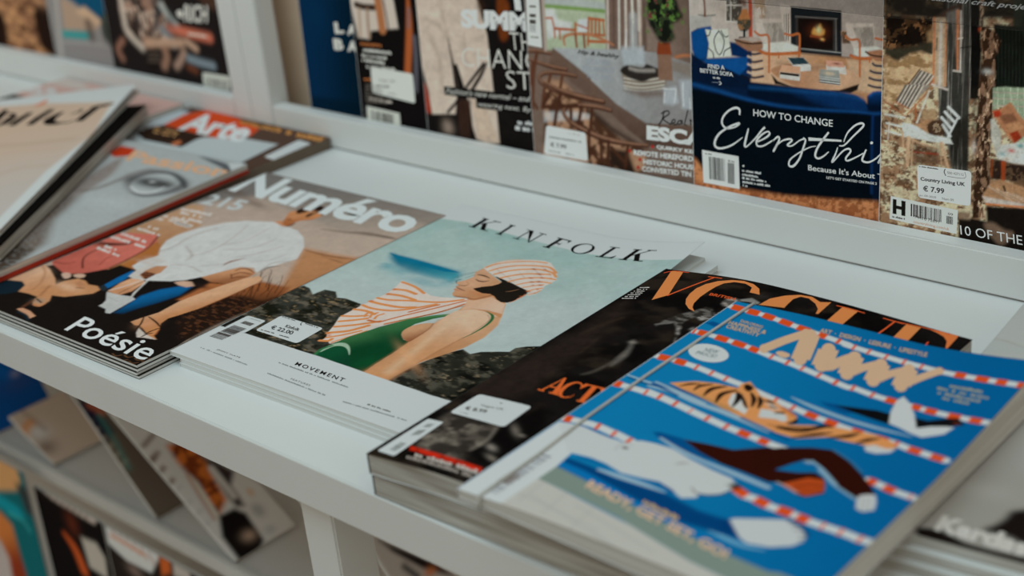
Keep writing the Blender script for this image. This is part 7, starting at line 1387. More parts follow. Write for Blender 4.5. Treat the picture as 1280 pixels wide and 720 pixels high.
 ('poly',[(145.2,116.37),(149.65,120.59),(163.08,122.2),(163.42,109.19),(146.52,107.01)],'08264c',1.4,0,{'c2':'030e1e','a':(154.19,119.57),'b':(154.43,109.09)}),
 ('line',[(147.45,117.7),(151.92,120.34),(161.98,121.55)],1.09,'155090',2,1,.6),
 ('line',[(-1.54,108.75),(23.79,106.03),(48.46,102.83),(76.25,101.29),(105.59,102.28),(138.53,104.92),(149.98,105.13),(163.46,107.62)],[2.5,2.73,2.5,2.04,1.82,1.82,1.59,1.59],'0e3c6c',1.8,1,.85),
 ('poly',[(-4.39,104.96),(23.74,103.75),(48.43,100.91),(76.24,99.62),(105.6,100.87),(138.55,103.64),(149.43,103.99),(151.07,25.88),(-7.96,-3.14)],'03090f',1.5,0,0),
 ('poly',[(150.02,103.22),(163.5,106.05),(165.5,28.52),(151.65,25.99)],'040f20',1.2,0,0),
 ('line',[(149.79,103.19),(149.58,80.67),(150.03,47.97)],1.11,'0b2c58',1.6,1,.8),
 ('poly',[(-6.1,53.12),(2.11,50.77),(10.07,41.27),(18.09,35.4),(42.17,33.41),(81.01,34.65),(130.15,39.59),(165.1,43.92),(165.79,17.42),(-8.38,-15.66)],'9c6a44',2.2,0,{'mott':[('7a4a2c',(3,3),.5,113,.2)]}),
 ('grain',.2,5,307),
 ('T','lettering','HOW TO CHANGE',(53.69,90.99),(119.05,91.54),(53.75,96.19),'b2b8b2',.01,0,1,1),
 ('S','title',[(41.8,90.12),(41.87,94.1),(38.64,95.16),(32.71,92.35),(27.31,86.5),(26.54,81.22),(30.45,78.52),(37.72,80.44),(41.7,83.84),(33.78,80.48),(24.38,73.99),(19.95,67.55),(20.11,62.89),(25.45,62.27),(34.83,66.2),(44.13,73.3)],[1.1,1.83,1.83,1.47,1.47,1.59,1.47,.98,1.71,1.47,1.59,1.83,1.83,1.59,1.34,.61],'b6bcb4',0),
 ('S','title',[(49.43,80.9),(47.39,73.76),(45.99,67.24),(48.6,67.62),(55.8,74.95),(60.99,81.35),(63.56,83.74)],[.98,1.71,1.71,.98,1.1,1.47,1.71],'b6bcb4',0),
 ('S','title',[(56.4,71.61),(62.2,74.72),(67.32,78.84),(66.07,80.92),(60.95,77.95),(56.42,72.75),(57.01,68.84),(62.15,69.59),(69.82,74.67)],[.86,1.22,1.47,1.1,1.34,1.59,1.34,1.22,.98],'b6bcb4',0),
 ('S','title',[(70.45,74.76),(74.25,78.12),(75.5,76.04),(71.04,67.47),(70.4,66.24)],[.95,1.42,1.42,1.66,.95],'b6bcb4',0),
 ('S','title',[(71.68,69.27),(77.38,75.18),(83.63,77.76),(86.11,77),(82.37,73.09),(86.11,73.07),(92.29,77.88),(95.97,79.52)],[.71,1.07,1.42,1.3,1.42,1.07,.95,1.19],'b6bcb4',0),
 ('S','title',[(95.36,80.54),(97.2,78.58),(95.37,72.74),(92.3,64.42),(87.33,58.01),(83.59,58),(84.85,62.73),(92.3,68.92),(100.88,74.1),(105.74,75.59)],[.96,1.32,1.44,1.44,1.68,1.44,1.2,.96,.84,.6],'b6bcb4',0),
 ('S','title',[(115.88,87.28),(111.73,81.76),(106.95,74.43),(105.17,68.6),(107.61,66.74),(111.83,69.05),(116.01,73)],[1.38,1.61,1.61,1.61,1.38,1.15,.69],'b6bcb4',0),
 ('S','title',[(99.64,80.04),(112.94,81.27),(126.02,82.48)],[2.5,1.82,1.36],'b6bcb4',0),
 ('S','title',[(127.8,81.86),(130.64,88.79),(136.38,94.98),(141.54,97.29),(142.73,95.31),(135.34,87.28),(128.41,79.76),(124.29,78.62)],[.67,1.11,1.34,1.56,1.45,1.22,1.11,.89],'b6bcb4',0),
 ('S','title',[(123.12,77.35),(121.39,72.14),(118.83,66.22),(120.26,66.99),(127.29,75.22),(131.97,77.55),(133.18,75.54),(129.72,70.64),(130.93,68.62),(137.91,72.42),(143.09,75.92)],[.68,1.14,1.59,1.02,1.14,1.48,1.37,1.37,1.25,1.02,.8],'b6bcb4',0),
 ('S','title',[(145.35,78.97),(143.13,73.75),(142.61,70.4),(147.26,70.02),(152.94,73.6),(157.4,78.59)],[1.11,1.45,1.56,1.34,1.11,.89],'b6bcb4',0),
 ('S','title',[(157.4,78.59),(155.82,72.96),(154.73,70.62),(158.64,74.46),(163.11,77.29)],[.89,1.34,1.34,1,1],'b6bcb4',0),
 ('P','title',[(148.13,84.24),(149.25,85.58),(150.64,84.92),(150.21,83.57),(148.61,83.23)],'b6bcb4',0,0),
 ('T','lettering',"Because It's About T",(99.47,56.74),(158.55,59.04),(99.45,61.01),'b2b8b2',.01,0,1,1),
 ('T','lettering',"LET'S GET STARTED ON PAGE 2",(114.38,52.8),(154.05,54.59),(114.36,54.6),'b2b8b2',.02,0,1,1),
 ('P','lettering',[(43.52,51.22),(44.59,52.44),(45.62,51.55),(44.55,50.45)],'b2b8b2',0,0),
 ('D','lettering',(43.45,47.01),(60,47.3),(43.48,48.77),'b2b8b2',3,0),
 ('D','lettering',(43.4,43.96),(57.38,44.09),(43.43,45.72),'b2b8b2',4,0),
 ('D','lettering',(43.36,41.14),(64.46,41.75),(43.38,42.9),'b2b8b2',5,0),
 ('D','lettering',(43.57,38.12),(67.65,38.79),(43.6,39.88),'b2b8b2',6,0),
 ('D','lettering',(43.79,35.45),(50.1,35.43),(43.82,37.22),'b2b8b2',7,0),
 ('T','lettering','FIND A',(15.02,122.08),(29.62,122.56),(14.85,125.44),'b2b8b2',.02,0,1,1),
 ('T','lettering','BETTER SOFA',(8,118.36),(36.94,118.23),(7.82,121.51),'b2b8b2',.02,0,1,1),
 ('D','lettering',(19.34,115.1),(25.4,115.12),(19.25,116.68),'b2b8b2',3,0),
 ('S','lettering',[(24.58,113.44),(26.39,112.19),(24.52,110.73)],.62,'b2b8b2',0),
 ('S','lettering',[(18.21,112.03),(24.16,112.49)],.37,'6a7686',0),
 ('P','barcode_label',[(7.81,58.5),(40.48,58.21),(41.1,32.76),(8.46,32.63)],'abb3ac',0,0),
 ('B','barcode',(14.31,36.46),(28.65,36.63),(13.95,54.22),'2c2a28',7,1),
 ('B','barcode',(30.5,35.75),(36.64,35.81),(30.57,52.03),'2c2a28',4,1),
 ('D','barcode',(10.73,55.63),(16.43,55.77),(10.63,56.79),'4a4a46',3,1),
 ('D','barcode',(31.25,52.84),(36.95,52.78),(31.15,54.23),'6a6a66',5,1),
]
ART['garden'] = [
 ('fill','8a6a4c'),
 ('fill','7c6148'),
 ('mott','b8a285',(5,4),.52,121,.25,.95),
 ('mott','4a3524',(4,3),.6,123,.15,.9),
 ('poly',[(-0.31,190.33),(97.01,197.76),(97.98,181.59),(35.49,176.1),(1.07,174.91)],'17130f',2,0,{'mott':[('3a3122',(8,6),.62,125,.2)]}),
 ('poly',[(1.05,175.83),(35.49,176.1),(36.4,151.7),(28.58,151.81),(19.7,151.81),(11.91,145.42),(1.71,149.01)],'140f0b',1.5,0,{'mott':[('6a4c30',(4,5),.64,127,.1),('3a2a1a',(6,5),.55,129,.15)]}),
 ('poly',[(1.62,152.74),(14.66,154.06),(30.28,159.31),(36.03,161.69),(36.36,152.61),(28.57,152.26),(17.78,149.76),(9.9,145.2),(1.73,148.08)],'2c2a20',2,0,0),
 ('poly',[(1.73,148.08),(10.93,144.38),(19.73,150.89),(27.56,153.08),(36.43,150.79),(37.15,131.51),(31.6,121.49),(2.57,114.04)],'a8906e',2,0,{'mott':[('7a6242',(9,5),.5,131,.2)]}),
 ('poly',[(31.51,165.8),(34.99,168.84),(35.29,160.71),(32.19,160.41)],'8a7250',2,0,0),
 ('poly',[(88.21,197.08),(202.27,205.79),(208.71,140.29),(92.25,125.46)],'11130f',1,0,{'mott':[('20261c',(3,60),.55,145,.2)]}),
 ('poly',[(91.64,136.3),(152.31,141.85),(155.01,107.42),(93.68,100.27)],'75866e',1.5,0,{'mott':[('93a08a',(9,7),.55,147,.1)]}),
 ('poly',[(93.68,100.27),(155.01,107.42),(155.97,95.18),(94.4,87.44)],'a5aaa2',1.5,0,0),
 ('poly',[(94.53,85.2),(212.82,98.54),(214.99,76.47),(96,59.14)],'54402e',2,0,0),
 ('poly',[(96.11,57.26),(214.99,76.47),(219.09,34.8),(98.81,9.47)],'15110d',2,0,0),
 ('poly',[(43.88,193.7),(60.19,194.94),(60.96,178.34),(62.46,125.34),(64.15,67.5),(53.24,71.49),(48.4,93.69),(42.17,102.29),(40.61,130.2),(40.62,130.06),(46.05,132.56)],'4a4a44',1,0,{'mott':[('65655e',(1.6,60),.56,133,.15),('2c2c28',(2,60),.45,135,.12)]}),
 ('poly',[(59.27,194.87),(67.53,195.5),(67.63,174.52),(69.5,155.17),(69.04,126.17),(62.46,125.34)],'0c0c0b',1,0,0),
 ('line',[(60.01,194.93),(62.84,125.39)],.46,'7a7a72',.6,0,1),
 ('poly',[(35.3,176.08),(44.48,178.67),(46.09,131.64),(40.62,130.06),(36.14,132.32)],'9a8a70',.8,0,0),
 ('line',[(36.26,176.17),(37.11,132.43)],1.33,'a0623c',.7,0,1),
 ('line',[(44.38,174.2),(45.38,132.48)],.85,'a0623c',.7,0,1),
 ('line',[(40.86,173.88),(41.52,132.02)],2.07,'a8a49a',1,0,1),
 ('line',[(38.4,162.83),(38.19,155.54)],.75,'4a3a28',.8,0,1),
 ('line',[(36.14,132.13),(46.93,129.89)],1.32,'a8a298',.8,0,1),
 ('poly',[(37.38,177.16),(48.48,185.23),(54.95,187.52),(55.14,183.13),(45.03,176.94)],'3a2a20',1.5,0,0),
 ('poly',[(44.89,180.49),(52.3,183.78),(55.26,180.49),(55.53,174.31),(44.66,174.22)],'6a6a64',1.5,0,{'alpha':.7}),
 ('line',[(52.38,182.02),(52.75,162.43),(53.57,143.51)],[2.23,1.85,1.48],'a06a48',.7,0,1),
 ('line',[(54.44,182.19),(55.46,143.72)],1.11,'aca69c',.7,0,1),
 ('line',[(50.72,143.01),(55.78,142.85)],1.11,'aca69c',.7,0,1),
 ('line',[(53.15,164.26),(55.95,164.98)],.9,'aca69c',.6,0,1),
 ('line',[(55.29,158.37),(61.81,159.92)],.63,'14120f',.6,0,1),
 ('poly',[(47.94,104.97),(62.01,114.35),(65.2,65.75),(67.12,66.07),(64,133),(67.75,133.45),(67.88,90.89),(66.41,81.22),(51.05,76.91),(48.55,89.91)],'17150f',2.5,0,{'alpha':.7}),
 ('poly',[(76.72,176.22),(98.34,175.59),(101.05,130.16),(78.33,127.32)],'0d100d',1,0,0),
 ('line',[(79.49,175.6),(81.69,134.08)],.54,'1c221a',.7,0,1),
 ('line',[(81.84,175.81),(84.06,134.36)],.55,'1c221a',.7,0,1),
 ('line',[(84.18,176.03),(86.44,134.65)],.54,'1c221a',.7,0,1),
 ('line',[(86.51,176.24),(88.8,134.93)],.53,'1c221a',.7,0,1),
 ('line',[(88.83,176.45),(91.16,135.22)],.54,'1c221a',.7,0,1),
 ('line',[(91.15,176.66),(93.5,135.5)],.54,'1c221a',.7,0,1),
 ('line',[(93.46,176.87),(95.84,135.78)],.54,'1c221a',.7,0,1),
 ('line',[(95.76,177.08),(98.18,136.06)],.53,'1c221a',.7,0,1),
 ('line',[(98.06,177.29),(100.5,136.34)],.53,'1c221a',.7,0,1),
 ('poly',[(66.16,195.4),(70.26,195.71),(69.41,185.21),(69.97,173.85),(76.95,171.86),(81.86,165.29),(80.78,159.89),(78.32,154.31),(79.24,145.48),(78.8,127.38),(78.65,121.12),(78.66,102.73),(78.44,88.73),(79.49,68.13),(78.9,60.94),(74.29,57.27),(77.72,46.31),(68.12,44.56),(67.8,61.93),(68.34,81.11),(67.24,73.74),(69.01,87.29),(65.89,92.48),(67.48,99.27),(68.65,124.42),(68.22,133.37),(68.63,144.29),(69.96,155.21),(68.18,172.81)],'6a5340',.9,0,{'mott':[('a08a70',(2.2,5),.6,137,.12),('2a1c12',(2.6,6),.47,139,.12)]}),
 ('blob',(73.91,144.88),(3.07,1.8),0,'8f958f',1),
 ('blob',(67.31,171.67),(.9,1.44),0,'8a3a20',1),
 ('blob',(66.99,93.58),(1.52,3.81),0,'a8a094',.9),
 ('poly',[(78.42,134.59),(86.16,136.41),(100.68,136.36),(101.26,126.6),(78.98,123.77)],'75866e',1,0,0),
 ('poly',[(78.42,134.72),(100.62,137.38),(101.9,116.01),(96.28,118.88),(90.33,127.15),(78.7,120.22)],'75866e',1,0,0),
 ('line',[(81.17,135.05),(82.49,117.06)],.46,'9aa890',.6,0,1),
 ('line',[(85.29,135.54),(86.63,117.61)],.46,'9aa890',.6,0,1),
 ('line',[(89.83,136.09),(91.2,118.21)],.45,'9aa890',.6,0,1),
 ('line',[(94.35,136.63),(95.74,118.81)],.45,'9aa890',.6,0,1),
 ('line',[(98.39,137.11),(99.79,119.35)],.45,'9aa890',.6,0,1),
 ('line',[(78.56,132.03),(99.95,133.55)],.45,'9a8a80',.6,0,1),
 ('line',[(78.77,127.97),(100.19,129.56)],.45,'9a8a80',.6,0,1),
 ('line',[(79,123.45),(100.45,125.11)],.45,'9a8a80',.6,0,1),
 ('poly',[(78.26,119.7),(84.18,121.84),(90.33,127.15),(96.23,119.78),(102,114.22),(102.38,107.92),(93.72,99.54),(85.83,108.35)],'8f6446',.8,0,0),
 ('poly',[(78.75,119.31),(83.31,120.82),(85.37,116.98),(79.89,115.34)],'8a2c18',1,0,0),
 ('poly',[(83.51,117.19),(92.55,120.2),(95.58,115.16),(86.56,112.12)],'6e4a34',1,0,0),
 ('poly',[(90.58,106.26),(95.92,109.29),(98.93,104.69),(94.59,100.4)],'7a2a16',1,0,0),
 ('poly',[(88.44,111.46),(96.49,115.28),(101.26,111.4),(91.44,107.3)],'9a7250',1,0,0),
 ('poly',[(77.64,113.66),(79.91,114.88),(85.06,105.48),(85.6,95.39),(82.5,92.14),(78.81,99.97)],'9a9c90',1,0,0),
 ('poly',[(82.5,92.14),(86.38,98.29),(93.7,99.82),(102.7,102.5),(103.63,87.02),(92.59,86.7),(83.16,88.51)],'a5aaa2',1,0,0),
 ('blob',(92.59,95.04),(2.38,1.47),0,'9a3a30',.8),
 ('blob',(98.34,99.11),(2.35,1.45),0,'2f7a7a',.8),
 ('blob',(86.72,91.84),(2.38,1.47),0,'6a8a8a',.8),
 ('blob',(89.7,88.58),(2.41,1.49),0,'8a7a6a',.8),
 ('blob',(97.04,89.7),(2.42,1.49),0,'b8b4aa',.8),
 ('poly',[(78.49,87.8),(83.18,88.04),(94.45,86.52),(103.65,86.56),(104.34,75.07),(79.2,73.78)],'241a14',1.2,0,{'mott':[('4a3a2a',(5,5),.6,141,.12)]}),
 ('line',[(87.79,85.95),(88.24,72.42)],[3.16,2.23],'7a3418',.8,0,1),
 ('line',[(79.94,87.08),(80.05,75.81)],1.5,'6a3418',.8,0,1),
 ('poly',[(79.36,70.55),(85.78,74.44),(104.53,71.89),(105.42,57.02),(77.15,57.77),(74.58,61.16)],'8a6a4c',1,0,0),
 ('line',[(78.52,68.51),(93.99,61.64)],.66,'a49a88',1,0,.7),
 ('line',[(84.25,67.75),(99.59,61.66)],.65,'a49a88',1,0,.7),
 ('line',[(89.94,67),(105.14,61.68)],.65,'a49a88',1,0,.7),
 ('line',[(95.6,66.26),(110.66,61.7)],.64,'a49a88',1,0,.7),
 ('poly',[(74.58,61.16),(105.2,60.75),(105.36,57.95),(77.19,56.81)],'9a948a',1,0,0),
 ('line',[(77.52,56.1),(105.32,58.7)],1.3,'a8683c',.8,0,1),
 ('poly',[(77.29,54.91),(105.39,57.48),(107.34,24.88),(74.93,24.3),(59.07,27.14),(58.4,42.8),(68.12,44.56),(78.29,44.47)],'120f0c',1.4,0,0),
 ('poly',[(76.53,41.24),(82.63,44.11),(90.42,40.92),(97.12,39.29),(90.1,29.23),(84.21,31.98)],'5a4a3c',2,1,0),
 ('line',[(88.83,70.22),(89.91,67.57)],1.32,'1c1410',.6,1,1),
 ('poly',[(57.21,47.48),(66.98,48.25),(66.23,43.24),(58.4,42.8)],'6a5a48',2,0,0),
 ('poly',[(26.98,141.01),(35.9,138.77),(35.62,133.18),(20.75,118.25),(10.68,116.98)],'7a7468',.8,0,0),
 ('line',[(28,140.2),(13.7,117.83)],.78,'3e3a34',.6,0,1),
 ('line',[(29.29,139.88),(15.21,118.02)],.78,'a8a294',.6,0,1),
 ('line',[(30.58,139.52),(16.58,118.2)],.78,'3e3a34',.6,0,1),
 ('line',[(31.87,139.21),(18.09,118.38)],.77,'a8a294',.6,0,1),
 ('line',[(33.16,138.85),(19.45,118.56)],.78,'3e3a34',.6,0,1),
 ('line',[(34.44,138.53),(20.95,118.75)],.78,'a8a294',.6,0,1),
 ('line',[(35.73,138.18),(22.31,118.92)],.78,'3e3a34',.6,0,1),
 ('line',[(37.01,137.86),(23.81,119.1)],.76,'a8a294',.6,0,1),
 ('line',[(27.17,141.31),(10.64,118.4)],.78,'4a2e1c',.6,0,1),
 ('line',[(36.07,134.16),(24.69,120.16)],.88,'7a4a2e',.6,0,1),
 ('poly',[(16.4,129.19),(35.19,131.41),(19.89,113.53),(10.18,116.58)],'7a7468',.8,0,0),
 ('line',[(17.4,129.31),(10.68,116.64)],.89,'3e3a34',.6,0,1),
 ('line',[(19,129.5),(12.11,116.54)],.89,'a8a294',.6,0,1),
 ('line',[(20.19,129.64),(12.84,115.98)],.88,'3e3a34',.6,0,1),
 ('line',[(21.79,129.83),(14.26,115.88)],.88,'a8a294',.6,0,1),
 ('line',[(22.98,129.97),(14.99,115.32)],.88,'3e3a34',.6,0,1),
 ('line',[(24.57,130.16),(16.41,115.22)],.88,'a8a294',.6,0,1),
 ('line',[(25.75,130.3),(17.13,114.66)],.88,'3e3a34',.6,0,1),
 ('line',[(27.33,130.48),(18.54,114.56)],.89,'a8a294',.6,0,1),
 ('line',[(28.52,130.62),(19.27,114)],.87,'3e3a34',.6,0,1),
 ('line',[(30.09,130.81),(20.68,113.9)],.88,'a8a294',.6,0,1),
 ('line',[(10.16,117.05),(19.89,113.53)],.88,'8a5634',.7,0,1),
 ('line',[(36.23,129.68),(19,109.61)],.88,'8a5634',.7,0,1),
 ('line',[(34.35,127.59),(26.19,104.84)],1.37,'b0a698',.7,0,1),
 ('line',[(24.59,116.98),(25.13,106.61)],1.37,'8a5432',.7,0,1),
 ('line',[(8.67,115.91),(4.81,106.77)],.89,'7a4a2e',.7,0,1),
 ('line',[(2.52,116.09),(18.05,107.57)],.88,'7a4a2e',.7,0,1),
 ('line',[(2.73,107.46),(17.05,106.96)],1.39,'b0aca2',.7,0,1),
 ('line',[(3.91,101.34),(15.21,100.47)],1.38,'b4b0a6',.7,0,1),
 ('line',[(3.01,95.88),(16.41,94.37)],1.19,'b4b0a6',.7,0,1),
 ('line',[(5.95,102.1),(5.22,90.34)],.99,'aaa498',.7,0,1),
 ('poly',[(28.89,113.75),(39.68,116.09),(39.98,108.13),(30.11,107.28)],'8a7456',1.5,0,0),
 ('poly',[(15.13,103.34),(23.24,103.01),(38.39,97.96),(50.21,97.27),(52.51,93.53),(40.55,93.03),(16.42,93.89)],'b0b0a8',.8,0,0),
 ('poly',[(30.7,104.51),(38.02,107.87),(43.91,108.19),(46.19,100.01),(40.37,97.76),(34.39,98.82)],'3a2a1e',1,1,{'mott':[('7a6a54',(3,3),.6,143,.12)]}),
 ('poly',[(26.25,102.94),(32.09,107.54),(37.99,108.81),(33.21,103.9),(34.4,98.35),(28.31,101.32)],'8a6a4c',1.2,0,0),
 ('line',[(48.38,118.15),(55.88,112.14)],2.07,'b4b4ac',.6,0,1),
 ('line',[(46.09,114.58),(53.14,108.5)],2.1,'b4b4ac',.6,0,1),
 ('line',[(43.81,110.53),(50.4,104.37)],2.1,'b4b4ac',.6,0,1),
 ('line',[(44.99,105.51),(50.15,98.68)],2.12,'b4b4ac',.6,0,1),
 ('line',[(55.38,112.54),(48.71,98)],1.35,'b4b4ac',.6,0,1),
 ('line',[(20.5,93.5),(20.08,74)],2.57,'a58a6c',.8,0,1),
 ('line',[(15.83,96.7),(16.88,85.22)],1.19,'a58a6c',.8,0,1),
 ('line',[(23.55,92.97),(23.33,74.5)],1.17,'a58a6c',.8,0,1),
 ('line',[(44.5,93.12),(49.58,76.68)],1.96,'a58a6c',.8,0,1),
 ('line',[(43.71,93.01),(44.93,76.91)],.97,'a58a6c',.8,0,1),
 ('line',[(23.59,92.01),(40.71,88.75)],1.37,'a58a6c',.8,0,1),
 ('poly',[(24.15,90.17),(42.68,89.04),(44.11,77.74),(25.15,74.79)],'3c2c20',3,0,{'alpha':.7}),
 ('line',[(24.85,83.98),(41.84,85.09)],.99,'7a2e1c',1,0,.8),
 ('grain',.35,4,309),
 ('T','lettering','seasonal craft projects',(29.33,186.52),(106.52,185.59),(30.62,190.91),'b8b6ae',.01,.25,1,1),
 ('T','title','10 OF THE',(60.66,31.6),(103.91,32.31),(59.78,38.14),'b8bcb8',0,0,1,1),
 ('P','barcode_label',[(8.34,50.05),(57.96,48.39),(57.7,31.24),(7.93,33.23)],'a6ada8',0,0),
 ('P','barcode',[(10.06,48.14),(12.78,48.1),(12.89,43.81),(16.65,43.67),(16.52,48.05),(19.63,47.99),(19.74,37.19),(16.83,37.27),(16.72,41.27),(12.96,41.41),(13.07,37.4),(10.14,37.47)],'14120f',1,0),
 ('D','barcode',(10,34.62),(19.61,34.55),(9.86,36.01),'2a2826',3,1),
 ('B','barcode',(23.75,38.01),(47.47,37.65),(23.58,46.98),'2a2623',11,1),
 ('B','barcode',(50.07,37.53),(55.06,37.46),(49.85,43.02),'2a2623',6,1),
 ('T','barcode','74470 72691',(26.77,37.05),(44.7,36.54),(26.6,39.23),'4a4642',0,0,1,1),
 ('T','barcode','09',(51.02,43.82),(54.6,43.68),(50.94,45.58),'3a3632',0,0,1,1),
 ('T','barcode','countryliving.com/uk',(26.08,32.91),(52.39,32.22),(25.9,35.49),'9a7050',0,0,1,1),
 ('P','price_sticker',[(27.35,75.68),(66.23,76.98),(66.77,52.68),(28.73,52.34)],'a9b1ae',0,2),
 ('T','sticker_print','Country Living UK',(30.17,64.01),(62.31,65.24),(30.06,67.32),'2a2926',.03,0,1,1),
 ('T','sticker_print','€ 7.99',(32.32,57.49),(47.66,58.12),(32.18,61.6),'22211f',.02,0,1,1),
 ('T','sticker_print','pr: 09-2020',(29.93,53.14),(42.04,53.64),(29.77,54.89),'5a5a54',0,0,1,1),
 ('T','sticker_print','Num 09',(46.43,53.81),(54.76,54.08),(46.26,55.54),'5a5a54',0,0,1,1),
 ('D','sticker_print',(28.72,74.14),(42.75,74.41),(28.58,75.09),'4a4a46',3,1),
 ('T','sticker_print','500 427112',(49.45,72.58),(60.99,72.89),(49.28,74.29),'5a5a54',0,0,1,1),
 ('S','sticker_print',[(47.74,75.77),(47.05,73.45),(48.33,71.05)],.59,'2a2926',1),
 ('S','sticker_print',[(49.33,70.82),(61.54,71.45),(61.64,75.77)],.29,'4a4a46',1),
]
ART['bark'] = [
 ('fill','6a4832'),
 ('fill','6e4e38'),
 ('mott','9a7450',(16,5),.5,151,.2,.9),
 ('mott','3a2418',(14,6),.62,153,.15,.8),
 ('poly',[(130.26,80.79),(169.02,85.73),(172.88,32.3),(135.64,32.02),(126.83,52.42)],'1c110c',4,1,0),
 ('poly',[(31.83,69.01),(57.99,67.63),(54.61,31.1),(17.61,31.14)],'1c110c',4,1,0),
 ('blob',(155.05,89.75),(18.66,7),0,'8a6a50',.6),
]
ART['road'] = [
 ('fill','5a5a58'),
 ('fill','6d6d6a'),
 ('poly',[(32.32,107.58),(203.35,120.42),(162.28,67.31),(108.83,73.85)],'0d3f58',3,0,0),
 ('poly',[(30.07,100.68),(41.16,98.18),(104.54,78.44),(90.26,68.81),(26.83,62.96)],'8a7866',3,0,0),
 ('poly',[(75.01,94.2),(105.05,80.14),(97.69,74.5),(54.92,85.84)],'a08a70',2.5,0,0),
 ('poly',[(20.62,62.39),(77.63,65.12),(71.98,56.13),(20.85,53.79)],'2e7a78',2.5,0,0),
 ('line',[(22.24,48.73),(73.63,52.05),(113.38,50.94)],1.81,'8e8e8c',2,1,.7),
 ('poly',[(18.53,46.64),(158.54,53.83),(147.61,14.37),(14.09,23.5)],'6c6b69',3,0,0),
 ('line',[(77.57,74.36),(79.28,61.06)],13.5,'3a3028',5,1,.7),
 ('poly',[(107.07,86.94),(123.84,86.73),(143.59,68.81),(137.32,46.7),(118.68,49.8),(102.87,63.3)],'1c241e',4,1,0),
 ('blob',(117.11,82.86),(5.24,8.73),0,'3a4a34',.9),
 ('blob',(123.74,76.85),(5.19,5.19),0,'8a7a66',.7),
 ('blob',(122.66,63.52),(6.54,6.54),0,'4a2416',.7),
 ('line',[(20.85,99.96),(11.31,33.72)],7.07,'8e8c86',2.5,0,.8),
]
ART['rider'] = [
 ('fill','1c1a1a'),
 ('fill','191615'),
 ('poly',[(29.68,111.18),(104.21,116.88),(109.67,105.86),(117.7,88.66),(117.6,71.93),(94.42,63.18),(67.36,57.87),(49.84,65.44),(27.97,74.04)],'7a6252',4,0,{'mott':[('a39484',(9,12),.56,161,.2),('2a221e',(8,10),.5,163,.2)]}),
 ('line',[(34.17,107.6),(33.73,90.47),(36.68,73.5),(58.81,58.35)],7.6,'a8a294',4,1,.9),
 ('line',[(103.96,107.95),(113.68,97.26),(125.81,88.1)],7.24,'8f9a96',4,1,.9),
 ('line',[(112.45,84.34),(144.75,82.18),(178.27,80.26)],10.08,'a8604a',4,1,.9),
 ('line',[(57.64,93.81),(64.7,80.02),(75.4,71.83)],6.81,'3a3430',4,1,.9),
 ('line',[(91.8,109.54),(94.8,96.94),(86.29,80.67)],8.25,'20262a',4,1,.9),
 ('line',[(99.27,81.85),(110.09,75.09),(116.6,67.96)],8.28,'5a6a70',4,1,.9),
 ('line',[(69.18,64.66),(99.79,67.62),(129.63,70.51)],9.99,'9a806a',4,1,.9),
 ('line',[(138.35,72.64),(153.06,66.41)],6.51,'a48a74',4,1,.9),
 ('line',[(98.06,60.93),(99.97,51.95),(93.18,42.02)],10.08,'7d6250',4,1,.9),
 ('line',[(131.23,60.36),(122.56,50.39),(114.81,44.34)],8.36,'8a7464',4,1,.9),
 ('line',[(138.01,54.6),(155.81,52.6),(177.44,51.06)],8.13,'6a7a80',4,1,.9),
 ('line',[(24.85,63.04),(12.86,52.44),(18.95,42.21)],7.08,'7a5a4a',4,1,.9),
 ('line',[(135.74,45.29),(147.36,42.66)],6.54,'5a3422',4,1,.9),
 ('poly',[(67.36,57.87),(91.55,60.28),(83.7,38.35),(65.95,36.42)],'14110f',3,0,0),
 ('line',[(68.49,54.01),(88.1,55.2)],1.35,'5a5046',2,0,.8),
 ('line',[(67.21,49.23),(86.86,50.47)],1.37,'5a5046',2,0,.8),
 ('line',[(65.92,44.43),(85.62,45.71)],1.36,'5a5046',2,0,.8),
 ('poly',[(166.32,121.62),(202.06,124.36),(202.29,108.48),(179.69,111.55)],'3a2a20',4,0,0),
 ('blob',(114.13,90.9),(9.85,9.85),0,'2a3436',.6),
 ('T','title','RICH',(139.73,93.15),(178.23,95.28),(144.34,111.81),'a8aca4',.03,0,1,1),
 ('P','title',[(128.35,102.31),(134.22,105.33),(140.12,104.56),(137.16,96.73),(131.23,97.49)],'a8aca4',0,0),
 ('P','barcode_label',[(157.85,42.52),(201.12,42.85),(199.79,28.05),(156.05,28.08)],'a2a89e',0,0),
 ('B','barcode',(161.56,30.01),(197.21,29.67),(163.42,37.98),'5a5650',3,1),
 ('D','lettering',(142.19,80.03),(176.26,80.07),(142.93,83.03),'c0ada0',4,0),
]
